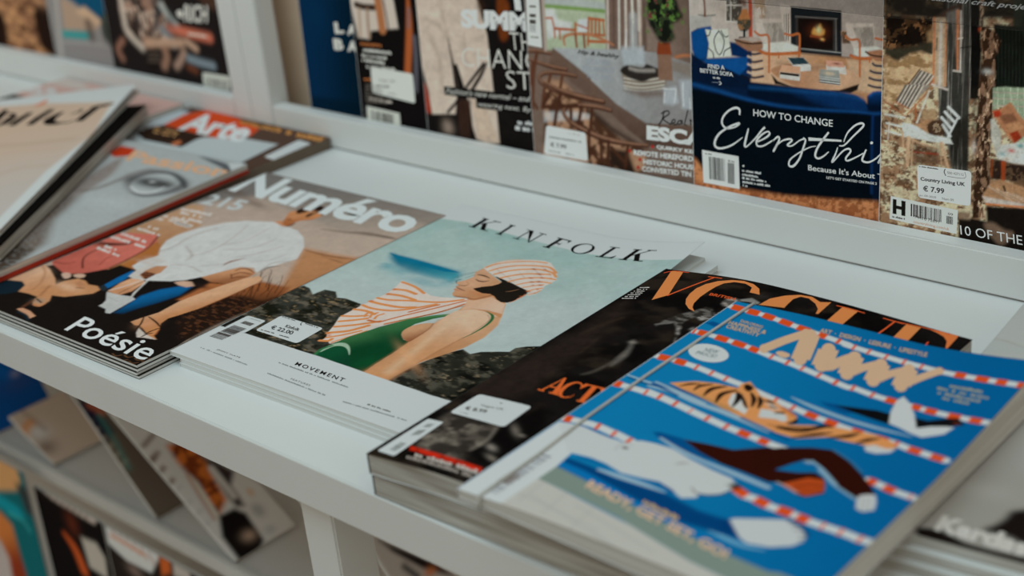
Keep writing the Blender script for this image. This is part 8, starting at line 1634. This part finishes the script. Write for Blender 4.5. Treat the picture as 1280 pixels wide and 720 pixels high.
ART['figure'] = [
 ('fill','a9aeaa'),
 ('poly',[(22.98,139.12),(38.42,135.89),(45.95,114.59),(45.73,102.31),(40.59,93.16),(37.4,74.76),(34.07,58.68),(16.76,47.81),(17.74,63.08),(22.51,88.21),(20.42,99.66),(20.05,118.26)],'93501f',4,0,{'mott':[('5a2812',(8,8),.52,171,.2)]}),
 ('line',[(19.39,98.28),(18.07,72.88),(14.55,47.25)],4.64,'a89a8c',3,1,1),
 ('line',[(19.21,100.42),(14.65,73.05),(11.17,47.45)],2.16,'7a4a34',3,1,.8),
 ('poly',[(43.82,111.76),(52.97,99.88),(60.31,80.83),(47.16,68.6),(46.05,53.07),(44.44,44.02),(37.33,46.56),(37.36,60.62),(42.15,88.08)],'2a2220',4,0,0),
 ('line',[(43.94,95.18),(43.16,75.19),(42.23,57.53)],5.62,'b0aca4',3,1,1),
 ('poly',[(16.76,47.81),(33.88,46.77),(40.42,36.57),(36.21,3.63),(21.26,-6.08),(3.19,-1.86),(5.03,27.89)],'100d0c',3,0,0),
 ('blob',(27.34,15.3),(7.62,6.1),0,'8a7664',.8),
 ('line',[(4.76,150.31),(19.29,155.92)],5.44,'5a4c44',3,0,.8),
 ('line',[(-3.85,131.08),(10.5,136.49)],5.35,'5a4c44',3,0,.8),
 ('line',[(-9.25,128.36),(5.01,133.74)],5.35,'5a4c44',3,0,.8),
 ('line',[(-9.14,114.17),(5.08,119.42)],5.32,'5a4c44',3,0,.8),
 ('line',[(-10.02,98.71),(4.14,103.82)],5.31,'5a4c44',3,0,.8),
 ('line',[(-8.1,89.52),(7.25,93.8)],2.8,'8a8c88',3,0,.8),
 ('line',[(-10.96,71.55),(4.28,75.66)],2.77,'8a8c88',3,0,.8),
 ('line',[(-8.69,58.3),(6.54,62.3)],2.79,'8a8c88',3,0,.8),
 ('line',[(-10.72,43.99),(4.42,47.87)],2.77,'8a8c88',3,0,.8),
 ('line',[(-14.18,95.37),(-11.58,66.05),(-10.97,34.45)],2.42,'8a6a52',3,0,.6),
 ('line',[(-11.44,127.71),(-14.6,87.71)],2.77,'5f7a78',3,0,.9),
 ('blob',(58.87,53.05),(3.19,4.79),0,'c08060',.8),
 ('blob',(52.24,33),(6.34,7.93),0,'6a6c6a',.7),
 ('blob',(48.28,9.58),(6.18,4.63),0,'7a7c7a',.6),
]
ART['stripes'] = [
 ('fill','4a4238'),
 ('poly',[(1.08,145.09),(14.24,132.62),(13.75,98.97),(-1.36,92.09),(-7.14,121.23)],'161828',4,0,0),
 ('line',[(8.93,135.37),(14.99,122.78)],6.3,'8a4a30',4,0,1),
 ('line',[(-17.01,135.74),(-5.15,140.78)],6.28,'6e675a',3,0,.8),
 ('line',[(-15.38,125.2),(-3.52,130.18)],6.28,'6e675a',3,0,.8),
 ('line',[(-13.76,114.68),(-1.89,119.6)],6.26,'6e675a',3,0,.8),
 ('line',[(-12.14,104.16),(-0.27,109.02)],6.31,'6e675a',3,0,.8),
 ('line',[(-10.52,93.66),(1.36,98.45)],6.22,'6e675a',3,0,.8),
 ('line',[(-8.9,83.17),(2.98,87.9)],6.22,'6e675a',3,0,.8),
 ('line',[(-7.28,72.69),(4.6,77.36)],6.22,'6e675a',3,0,.8),
 ('line',[(-5.66,62.23),(6.22,66.83)],6.18,'6e675a',3,0,.8),
 ('line',[(10.51,121.35),(9.14,86.46),(5.23,58.85)],3.43,'3f6a60',4,0,.8),
 ('line',[(-20.07,133.62),(-17.89,93.56),(-11.33,60.56)],2.13,'2a221c',4,0,.8),
]
ART['bluecard'] = [
 ('fill','0a5c98'),
]
ART['beige'] = [
 ('fill','8f8272'),
 ('poly',[(6.23,129.14),(15.39,114.43),(6.84,95.38),(-20.36,87.12)],'8a5228',5,0,0),
 ('poly',[(-20.36,87.12),(-12.21,54.55),(-26.55,43.54),(-36.7,61.3)],'1a120e',5,0,0),
 ('line',[(-13.2,44.61),(2.55,57.53),(12.41,64.12)],11.04,'a0683a',5,1,1),
 ('blob',(6.87,25.04),(10.97,10.97),0,'5a4a40',.8),
 ('line',[(-9.23,31.21),(-8.75,9.87)],9.05,'a86a34',5,1,1),
 ('blob',(12.69,47.68),(11.06,11.06),0,'a8a296',.8),
 ('line',[(14.42,95.64),(20.2,47.79)],3.72,'6a5444',4,0,.7),
]
ART['deepblue'] = [
 ('fill','0c3a6c'),
 ('blob',(49.92,41.93),(20.73,10.36),0,'24365e',.7),
 ('blob',(39.89,59.71),(10.3,10.3),0,'0a4a86',.7),
 ('blob',(51.57,52.61),(5.2,3.46),0,'7a7a88',.7),
]
ART['pale'] = [
 ('fill','8f8a82'),
 ('blob',(31.03,70.36),(10.99,8.24),0,'8a6e58',.8),
 ('blob',(42.26,47.3),(8.21,6.84),0,'98a09c',.9),
 ('line',[(25.28,88.74),(36.93,64.01),(49.92,38.37)],4.14,'6a5e54',4,0,.7),
 ('blob',(36.04,84.31),(9.74,2.78),0,'b05428',.9),
]
ART['redline'] = [
 ('fill','8d8880'),
 ('poly',[(9.02,121.54),(25.34,102.23),(45.23,77.81),(51.25,62.59),(30.59,81.71),(14.89,106.63)],'171210',3,0,0),
 ('blob',(35.13,76.2),(6.7,4.02),0,'a85a34',.9),
 ('line',[(16.83,90.99),(21.85,79.41)],5.33,'2a2c2c',4,0,1),
]
ART['teal'] = [
 ('fill','0f4a4c'),
 ('poly',[(89.02,301.35),(180.82,323.46),(194.89,313.49),(190.61,295.57),(163.9,282.79),(68.72,256.24)],'a87248',5,1,0),
 ('poly',[(27.49,240.32),(139.2,268.7),(175.59,266.24),(187.23,257.22),(162.02,248.22),(131.62,250.83),(19.79,223.72)],'0f6a72',5,0,0),
 ('poly',[(11.99,206.89),(128.76,244.07),(150.05,234.38),(151.74,200.17),(155.31,162.21),(-45.69,82.48)],'96582a',5,0,{'c2':'6a2814','a':(125.71,221.69),'b':(146.98,180.7)}),
 ('poly',[(-6.24,167.57),(110.22,200.33),(121.45,180.79),(117.2,147.1),(-45.69,82.48)],'8a8078',5,0,0),
 ('poly',[(182.65,298.41),(222.68,300.99),(208.36,264.76),(193.41,265.03)],'262c2a',5,0,0),
 ('line',[(150.13,249.71),(178.3,250.26),(189.98,241.25)],3.68,'2a7a78',4,1,1),
]
ART['night'] = [
 ('fill','0e0b0a'),
 ('line',[(8.24,307.28),(35.44,302.02),(75.02,301.4),(110.96,301.7)],[3.84,9.61,12.01,14.41],'8f8478',3,1,1),
 ('line',[(12.52,306.9),(6.69,295.82)],2.99,'2a2019',3,0,.7),
 ('line',[(23.99,306.25),(18.25,295.22)],2.97,'2a2019',3,0,.7),
 ('line',[(35.36,305.61),(29.7,294.62)],2.97,'2a2019',3,0,.7),
 ('line',[(46.63,304.97),(41.05,294.02)],2.94,'2a2019',3,0,.7),
 ('line',[(57.79,304.33),(52.3,293.43)],2.92,'2a2019',3,0,.7),
 ('line',[(68.86,303.7),(63.44,292.85)],2.91,'2a2019',3,0,.7),
 ('line',[(79.83,303.08),(74.49,292.27)],2.88,'2a2019',3,0,.7),
 ('line',[(90.7,302.46),(85.44,291.7)],2.86,'2a2019',3,0,.7),
 ('line',[(101.47,301.85),(96.29,291.13)],2.84,'2a2019',3,0,.7),
 ('line',[(44.81,257.96),(60.2,245.26),(69.15,222.77)],[4.96,12.4,14.87],'94401c',5,1,1),
 ('blob',(66.72,278.69),(12.08,14.49),0,'4a2012',.8),
 ('poly',[(79.35,267.01),(108.22,270.5),(119.86,256.94),(116.18,230.16),(83.74,232.13)],'8a8478',4,0,0),
]
ART['boxed'] = [
 ('fill','1d1713'),
 ('poly',[(4.47,310.44),(41.1,318.38),(93.44,317.14),(94.77,297.36),(74.72,272.45),(33.15,270.32),(1.99,279.72)],'a9a59c',3,0,0),
 ('line',[(14.83,301.99),(22.15,292.47)],2.74,'7a4a34',3,0,.7),
 ('line',[(27.5,300.7),(34.78,291.23)],2.71,'7a4a34',3,0,.7),
 ('line',[(40.04,299.43),(47.27,290.01)],2.71,'7a4a34',3,0,.7),
 ('line',[(52.46,298.17),(59.64,288.79)],2.68,'7a4a34',3,0,.7),
 ('line',[(64.75,296.92),(71.89,287.59)],2.66,'7a4a34',3,0,.7),
 ('line',[(76.91,295.68),(84.01,286.4)],2.62,'7a4a34',3,0,.7),
 ('line',[(11.47,292.03),(42.57,291.36),(67.77,290.5)],3.61,'a8623c',3,0,.8),
 ('poly',[(95.36,299.28),(113.46,302.81),(111.1,286.68),(93.32,276.29)],'94481f',4,0,0),
 ('poly',[(118.34,303),(143.96,301.19),(145.52,290.11),(115.44,284.98)],'8a8278',4,0,0),
 ('blob',(43.42,261.98),(13.72,6.86),0,'6a5a50',.7),
]

# every lettered line is set once, all of them evaluated together
TEXT = {}
def set_text():
    todo = {}
    for key, ops in ART.items():
        for o in ops:
            if o[0] == 'T': todo[(o[2], o[7], o[8], o[9])] = None
    made = []
    for i, k in enumerate(todo):
        c = bpy.data.curves.new('t', 'FONT'); c.body = k[0]; c.offset = k[1]; c.space_character = k[3]; c.resolution_u = 3
        o = bpy.data.objects.new('t', c); col.objects.link(o); made.append((k, o))
    bpy.context.view_layer.update(); dg = bpy.context.evaluated_depsgraph_get()
    for k, o in made:
        e = o.evaluated_get(dg); me = e.to_mesh()
        v = np.array([(p.co.x + k[2] * p.co.y, p.co.y) for p in me.vertices]); f = [list(p.vertices) for p in me.polygons]
        e.to_mesh_clear()
        TEXT[k] = (v, f)
    for k, o in made:
        c = o.data; bpy.data.objects.remove(o); bpy.data.curves.remove(c)
set_text()

def print_layers(key, ops, ref):
    parts = {}
    ink = lambda c: tuple(np.clip(lin(c) / ref, 0, .95))
    for n, o in enumerate(ops):
        k = o[0]
        if k not in 'TPSLBD' or len(k) > 1: continue
        name = o[1]
        if name in ('title', 'lettering') and k in 'TD': name = name + '|%d' % n
        L = parts.setdefault(name, Layer())
        if k == 'T':
            _, part, s, bl, br, tl, c, bold, shear, sp, z = o
            v, f = TEXT[(s, bold, shear, sp)]
            lo, hi = v.min(0), v.max(0)
            a = (v[:, 0] - lo[0]) / (hi[0] - lo[0]); b = (v[:, 1] - lo[1]) / max(hi[1] - lo[1], 1e-6)
            bl, br, tl = map(np.array, (bl, br, tl))
            w = bl + a[:, None] * (br - bl) + b[:, None] * (tl - bl)
            L.tris([tuple(x) for x in w], f, ink(c), z)
        elif k == 'P':
            _, part, pts, c, z, mode = o
            p = np.array(pts, float)
            p = spline(p, True, 4) if mode == 1 else (rounded(p) if mode == 2 else p)
            L.loops([p], ink(c), z)
        elif k == 'S':
            _, part, pts, w, c, z = o
            p = np.array(pts, float); w = np.array(w if isinstance(w, (list, tuple)) else [w] * len(p), float)
            qq = spline(np.c_[p, w], False, 5)
            v, f = ribbon(qq[:, :2], np.maximum(qq[:, 2], .05))
            L.tris([tuple(x) for x in v], f, ink(c), z)
        elif k == 'L':
            _, part, ch, bl, br, tl, c, tk, th, z = o
            bl, br, tl = map(np.array, (bl, br, tl))
            for n2, sh in enumerate(serif_letter(ch, tk, th)):
                L.loops([[tuple(bl + x * (br - bl) + y * (tl - bl)) for x, y in l] for l in sh], ink(c), z + .004 * n2)
        elif k == 'B':
            _, part, bl, br, tl, c, seed, z = o
            bl, br, tl = map(np.array, (bl, br, tl)); r = random.Random(seed); x = 0
            while x < 1:
                w = r.choice((.012, .02, .03, .045)); 
                if x + w > 1: break
                a = bl + x * (br - bl); b = bl + (x + w) * (br - bl); h = tl - bl
                L.loops([[a, b, b + h, a + h]], ink(c), z); x += w + r.choice((.012, .02, .035))
        elif k == 'D':
            _, part, bl, br, tl, c, seed, z = o
            bl, br, tl = map(np.array, (bl, br, tl)); r = random.Random(seed); x = 0
            n2 = max(6, int(np.linalg.norm(br - bl) / max(np.linalg.norm(tl - bl), .2) * 1.6)); dx = 1 / n2
            for i in range(n2):
                if r.random() < .12: continue
                a = bl + i * dx * (br - bl); b = bl + (i + r.uniform(.7, .92)) * dx * (br - bl); h = (tl - bl) * r.uniform(.6, 1)
                L.loops([[a, b, b + h, a + h]], ink(c), z)
    return parts

REF_FLAT = np.array((.600, .690, .690)); REF_UP = np.array((.415, .455, .44)); REF_LOW = np.array((.34, .34, .31))
def ink_attr(me, colours):
    a = me.attributes.new('ink', 'FLOAT_COLOR', 'POINT')
    a.data.foreach_set('color', np.c_[np.asarray(colours, np.float32).reshape(-1, 3), np.ones(len(me.vertices), np.float32)].astype(np.float32).ravel())
def slab(name, key, u0, u1, v0, v1, zb, zt, mat, parent, nu=24, nv=24):
    us = np.linspace(u0, u1, nu + 1); vv = np.linspace(v0, v1, nv + 1)
    U, V = np.meshgrid(us, vv); zt_ = zt(U, V); zb_ = zb(U, V)
    top = np.c_[U.ravel(), V.ravel(), zt_.ravel()]; bot = np.c_[U.ravel(), V.ravel(), zb_.ravel()]
    n = (nu + 1) * (nv + 1); I = lambda i, j: j * (nu + 1) + i
    f = []
    for j in range(nv):
        for i in range(nu):
            f.append((I(i, j), I(i + 1, j), I(i + 1, j + 1), I(i, j + 1)))
            f.append((n + I(i, j), n + I(i, j + 1), n + I(i + 1, j + 1), n + I(i + 1, j)))
    for i in range(nu):
        f.append((I(i, 0), n + I(i, 0), n + I(i + 1, 0), I(i + 1, 0)))
        f.append((I(i + 1, nv), n + I(i + 1, nv), n + I(i, nv), I(i, nv)))
    for j in range(nv):
        f.append((I(0, j + 1), n + I(0, j + 1), n + I(0, j), I(0, j)))
        f.append((I(nu, j), n + I(nu, j), n + I(nu, j + 1), I(nu, j + 1)))
    return link(name, mesh(name, np.r_[top, bot].tolist(), f), mat, parent)
CT = .00022
def printed_cover(key, parent, ref):
    W, H, T = FR[key][6:9]; pitch = FR[key][10]
    nu, nv = int(W / pitch), int(H / pitch)
    us = np.linspace(0, W, nu + 1); vv = np.linspace(0, H, nv + 1)
    U, V = np.meshgrid(us, vv)
    Z = T + lift(key, U, V)
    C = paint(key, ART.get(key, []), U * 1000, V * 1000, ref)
    n = U.size
    I = np.arange(n).reshape(nv + 1, nu + 1)
    quads = np.stack([I[:-1, :-1], I[:-1, 1:], I[1:, 1:], I[1:, :-1]], -1).reshape(-1, 4)
    ring = np.concatenate([I[0, :-1], I[:-1, -1], I[-1, :0:-1], I[:0:-1, 0]])
    lo = np.arange(n, n + len(ring)); nx = np.roll(np.arange(len(ring)), -1)
    side = np.stack([ring, lo, lo[nx], ring[nx]], -1)
    P = np.c_[U.ravel(), V.ravel(), Z.ravel()]; R = P[ring].copy(); R[:, 2] -= CT
    P = np.r_[P, R]; F = np.r_[quads, side]
    me = bpy.data.meshes.new('front_cover')
    me.vertices.add(len(P)); me.vertices.foreach_set('co', P.astype(np.float32).ravel())
    me.loops.add(F.size); me.loops.foreach_set('vertex_index', F.astype(np.int32).ravel())
    me.polygons.add(len(F)); me.polygons.foreach_set('loop_start', np.arange(0, F.size, 4, dtype=np.int32))
    me.polygons.foreach_set('loop_total', np.full(len(F), 4, np.int32))
    me.polygons.foreach_set('use_smooth', np.r_[np.ones(len(quads), bool), np.zeros(len(side), bool)])
    me.update(); me.validate()
    Cc = C.reshape(-1, 3); ink_attr(me, np.r_[Cc, Cc[ring]])
    cover = link('front_cover', me, M_COVER, parent)
    sub = {'sticker_print': 'price_sticker', 'barcode': 'barcode_label', 'badge_print': 'round_badge'}
    made = {}
    for part, L in sorted(print_layers(key, ART.get(key, []), ref).items(), key=lambda a: a[0] in sub):
        v = np.array(L.v); curved = bool(FR[key][9])
        part = part.split('|')[0]
        me = bpy.data.meshes.new(part); me.from_pydata([tuple(x) for x in v], [], L.f)
        ink_attr(me, L.c)
        if curved:
            bm = bmesh.new(); bm.from_mesh(me)
            for _ in range(3):
                e = [e for e in bm.edges if e.calc_length() > 7]
                if not e: break
                bmesh.ops.subdivide_edges(bm, edges=e, cuts=1)
                bmesh.ops.triangulate(bm, faces=[f for f in bm.faces if len(f.verts) > 4])
            bm.to_mesh(me); bm.free()
        v = np.empty(len(me.vertices) * 3, np.float32); me.vertices.foreach_get('co', v); v = v.reshape(-1, 3)
        u_, v_ = np.clip(v[:, 0] / 1000, .0003, W - .0003), np.clip(v[:, 1] / 1000, .0003, H - .0003)
        z_ = T + lift(key, u_, v_) + (4e-5 if not curved else 1.0e-4) * (1 + v[:, 2])
        me.vertices.foreach_set('co', np.c_[u_, v_, z_].astype(np.float32).ravel()); me.update()
        made[part] = link(part, me, M_INK, made.get(sub.get(part)) or cover)
    return cover

def zero(u, v): return 0 * u
def magazine(name, key, label, cat='magazine', group=None, pages=None, back=None, spine=None, bottom=None, block_lift=True, inset=.0004):
    f = FR[key]; W, H, T = f[6:9]
    root = empty(name, frame_matrix(f)); tag(root, label, cat, group)
    ref = REF_LOW if f[2] < -.1 else REF_UP if f[4] else REF_FLAT
    bt = bottom or zero
    top = (lambda u, v: T - CT + lift(key, u, v)) if block_lift else (lambda u, v: T - CT + 0 * u)
    slab('page_block', key, .0004, W - inset, inset, H - inset, lambda u, v: bt(u, v) + CT, lambda u, v: top(u, v) - .00005, pages or M_PAGES, root)
    slab('back_cover', key, 0, W, 0, H, bt, lambda u, v: bt(u, v) + CT * .9, back or M_PLAIN, root)
    slab('spine', key, -.0004, 0, 0, H, lambda u, v: bt(u * 0, v), lambda u, v: T + lift(key, u * 0, v), spine or M_PLAIN, root, 1, 8)
    printed_cover(key, root, ref)
    return root
def plain_copy(name, W, H, T, matrix, label, group, pages=None, cover=None, top=zero, bottom=zero, cat='magazine'):
    """a copy further down a stack: only its edges show"""
    root = empty(name, matrix); tag(root, label, cat, group)
    slab('page_block', None, .0004, W - .0004, .0003, H - .0004, lambda u, v: bottom(u, v) + CT, lambda u, v: T - CT + top(u, v), pages or M_PAGES, root)
    slab('back_cover', None, 0, W, 0, H, bottom, lambda u, v: bottom(u, v) + CT * .95, cover or M_PLAIN, root)
    slab('front_cover', None, 0, W, 0, H, lambda u, v: T - CT * .95 + top(u, v), lambda u, v: T + top(u, v), cover or M_PLAIN, root)
    slab('spine', None, -.0004, 0, 0, H, lambda u, v: bottom(0 * u, v), lambda u, v: T + top(0 * u, v), cover or M_PLAIN, root, 1, 4)
    return root
def flat_matrix(x, y, z, t): return Matrix.Translation((x, y, z)) @ Matrix.Rotation(t, 4, 'Z')

# ---------------------------------------------------------------- magazines lying on the shelf
magazine('magazine', 'bather', 'pale blue magazine with a bather in a striped cap and green swimsuit', pages=M_PAGES_FINE, block_lift=False)
for k, (dx, dy, dt) in enumerate(((.0105, .001, .002), (.0095, .0006, .004))):
    f = FR['bather']
    plain_copy('magazine', .235, .2985, .0032, flat_matrix(f[0] + dx * (1 if k == 0 else .95), f[1] + dy - .0008, .0033 * (1 - k), f[3] - dt),
               ('second', 'lowest')[k] + ' white magazine in the stack under the bather cover', 'copies under the bather cover', M_PAGES_FINE)
magazine('magazine', 'poem', 'magazine with a figure in a loose white shirt on sand, top of its stack', pages=M_PAGES_FINE, back=M_DARKCOVER)
for k in range(3):
    f = FR['poem']
    plain_copy('magazine', .222, .300, .0025, flat_matrix(f[0] + (.0006, -.0005, .0008)[k], f[1] - .001 + (.0004, -.0003, .0003)[k], .0026 * (2 - k), f[3]),
               ('second', 'third', 'lowest')[k] + ' magazine down in the stack under the white shirt cover', 'copies under the white shirt cover', M_PAGES_FINE, M_DARKCOVER)

def wave(a): return lambda u, v: a * lift('fashion', u, v)
magazine('magazine', 'fashion', 'thick black magazine with orange serif title, top of its stack', pages=M_PAGES_GREY, back=M_PLAIN, spine=M_DARKCOVER, bottom=wave(.75))
f = FR['fashion']
plain_copy('magazine', .220, .285, .0132, flat_matrix(f[0] + .001, f[1] + .0005, 0, f[3]), 'thick grey-edged magazine lying under the black cover with orange title', None, M_PAGES_GREY, M_DARKCOVER, top=wave(.72))

def sag(u, v):
    s = np.clip(u / .197, 0, 1)
    return -.0044 * smooth(s / .7) - .0058 * smooth((s - .68) / .32)
swim = magazine('magazine', 'swim', 'bright blue magazine with illustrated animals swimming between lane ropes', pages=M_PAGES, spine=M_PLAIN, bottom=sag)
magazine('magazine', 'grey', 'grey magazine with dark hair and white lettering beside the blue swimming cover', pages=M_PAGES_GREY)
for k in range(2):
    f = FR['grey']
    plain_copy('magazine', .200, .271, .0064, flat_matrix(f[0] + .0015 - .001 * k, f[1] - .0030 * (k + 1), .0065 * (1 - k), f[3]),
               ('second', 'lowest')[k] + ' magazine in the stack under the grey cover with dark hair', 'copies under the grey cover', M_PAGES_GREY)
magazine('magazine', 'eye', 'magazine with a black and white close-up of an eye lying on a red one', pages=M_PAGES, back=M_RED)
f = FR['eye']
plain_copy('magazine', .215, .280, .0032, flat_matrix(f[0] + .0006, f[1] + .0004, .0112, f[3]), 'thin red magazine directly under the black and white eye cover', None, M_RED, M_RED)
magazine('magazine', 'brown', 'brown-bordered magazine with white script on a red banner, top of its stack', pages=M_PAGES_BROWN, back=M_DARKCOVER)
for k in range(2):
    f = FR['brown']
    plain_copy('magazine', .2205, .299, .0036, flat_matrix(f[0] - .0005 * k, f[1] - .0006, .0037 * (1 - k), 0), ('second', 'lowest')[k] + ' magazine in the stack under the red banner cover', 'copies under the red banner cover', M_PAGES_BROWN, M_DARKCOVER)
magazine('magazine', 'black', 'large black-covered magazine lying askew under the sand-coloured one', pages=M_PAGES_GREY, back=M_DARKCOVER)
magazine('magazine', 'sand', 'large sand-coloured magazine with white border and black title, lying askew', pages=M_PAGES, block_lift=False)
magazine('magazine', 'pink', 'pink and black magazine against the lip behind the sand-coloured one', pages=M_PAGES)

# ---------------------------------------------------------------- magazines standing in the back rack
BACK = 'magazines standing in the back rack'
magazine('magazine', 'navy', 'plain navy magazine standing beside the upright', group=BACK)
magazine('magazine', 'dark', 'black standing magazine with small white text and a price sticker', group=BACK)
magazine('magazine', 'style', 'standing fashion magazine with cream trousers and large white lettering', group=BACK)
magazine('magazine', 'chairs', 'standing magazine showing curved wooden chairs at a long grey table', group=BACK)
magazine('magazine', 'sofa', 'standing magazine with a navy sofa and fireplace room', group=BACK)
magazine('magazine', 'garden', 'standing magazine with a deck chair, shed and tree trunk', group=BACK)
magazine('magazine', 'bark', 'brown standing magazine, leftmost in the back rack', group=BACK)
magazine('magazine', 'road', 'standing magazine with blue sky and grey road in the left bay', group=BACK)
magazine('magazine', 'rider', 'dark standing magazine with a rider, nearest the upright in the left bay', group=BACK)

# ---------------------------------------------------------------- below: leaflets and magazines on the lower tiers
LEAF = 'leaflets slumped on the lower shelf'
magazine('leaflet', 'figure', 'white leaflet with a red-brown figure slumped on the lower shelf beside the leg', 'leaflet', LEAF)
magazine('leaflet', 'stripes', 'dark leaflet with rows of pale lettering slumped on the lower shelf', 'leaflet', LEAF)
magazine('leaflet', 'bluecard', 'bright blue leaflet standing behind the dark lettered one on the lower shelf', 'leaflet', LEAF)
magazine('leaflet', 'beige', 'beige and orange leaflet lying low on the lower shelf', 'leaflet', LEAF)
magazine('leaflet', 'deepblue', 'deep blue leaflet leaning at the far left of the lower shelf', 'leaflet', LEAF)
magazine('leaflet', 'pale', 'pale leaflet on the lower shelf just right of the leg', 'leaflet', LEAF)
magazine('leaflet', 'redline', 'leaflet with black and red top on the lower shelf, rightmost', 'leaflet', LEAF)
LOW = 'magazines standing under the lower ledge'
magazine('magazine', 'teal', 'teal and orange magazine standing low at the far left', group=LOW)
magazine('magazine', 'night', 'black magazine with orange streak standing under the lower ledge', group=LOW)
magazine('magazine', 'boxed', 'dark magazine with a white text box standing under the lower ledge', group=LOW)

# elastic cord round the blue swimming cover
f = FR['swim']; pts = []
for v in np.linspace(-.0008, f[7] + .0008, 40):
    u = np.interp(v, [0, .05, .09, .143, .204, .257], [.0157, .0150, .0124, .0115, .0118, .0125])
    pts.append((u, v, f[8] + float(lift('swim', np.array(u), np.array(min(max(v, 0), f[7])))) + .0008))
c = bpy.data.curves.new('elastic_cord', 'CURVE'); c.dimensions = '3D'; c.bevel_depth = .0009; c.bevel_resolution = 3
ring = pts + [(pts[-1][0], f[7] + .0016, f[8] * .5), (pts[-1][0], f[7] + .0009, -.0009), (.0150, -.0009, -.0009), (pts[0][0], -.0016, f[8] * .5)]
sp = c.splines.new('POLY'); sp.points.add(len(ring) - 1); sp.use_cyclic_u = True
for pnt, co in zip(sp.points, ring): pnt.co = (*co, 1)
tmp = bpy.data.objects.new('t', c); col.objects.link(tmp); bpy.context.view_layer.update()
me = bpy.data.meshes.new_from_object(tmp.evaluated_get(bpy.context.evaluated_depsgraph_get()))
bpy.data.objects.remove(tmp); me.name = 'elastic_cord'; me.materials.clear()
cord = link('elastic_cord', me, M_CORD, swim); cord['label'] = 'thin pale elastic cord'
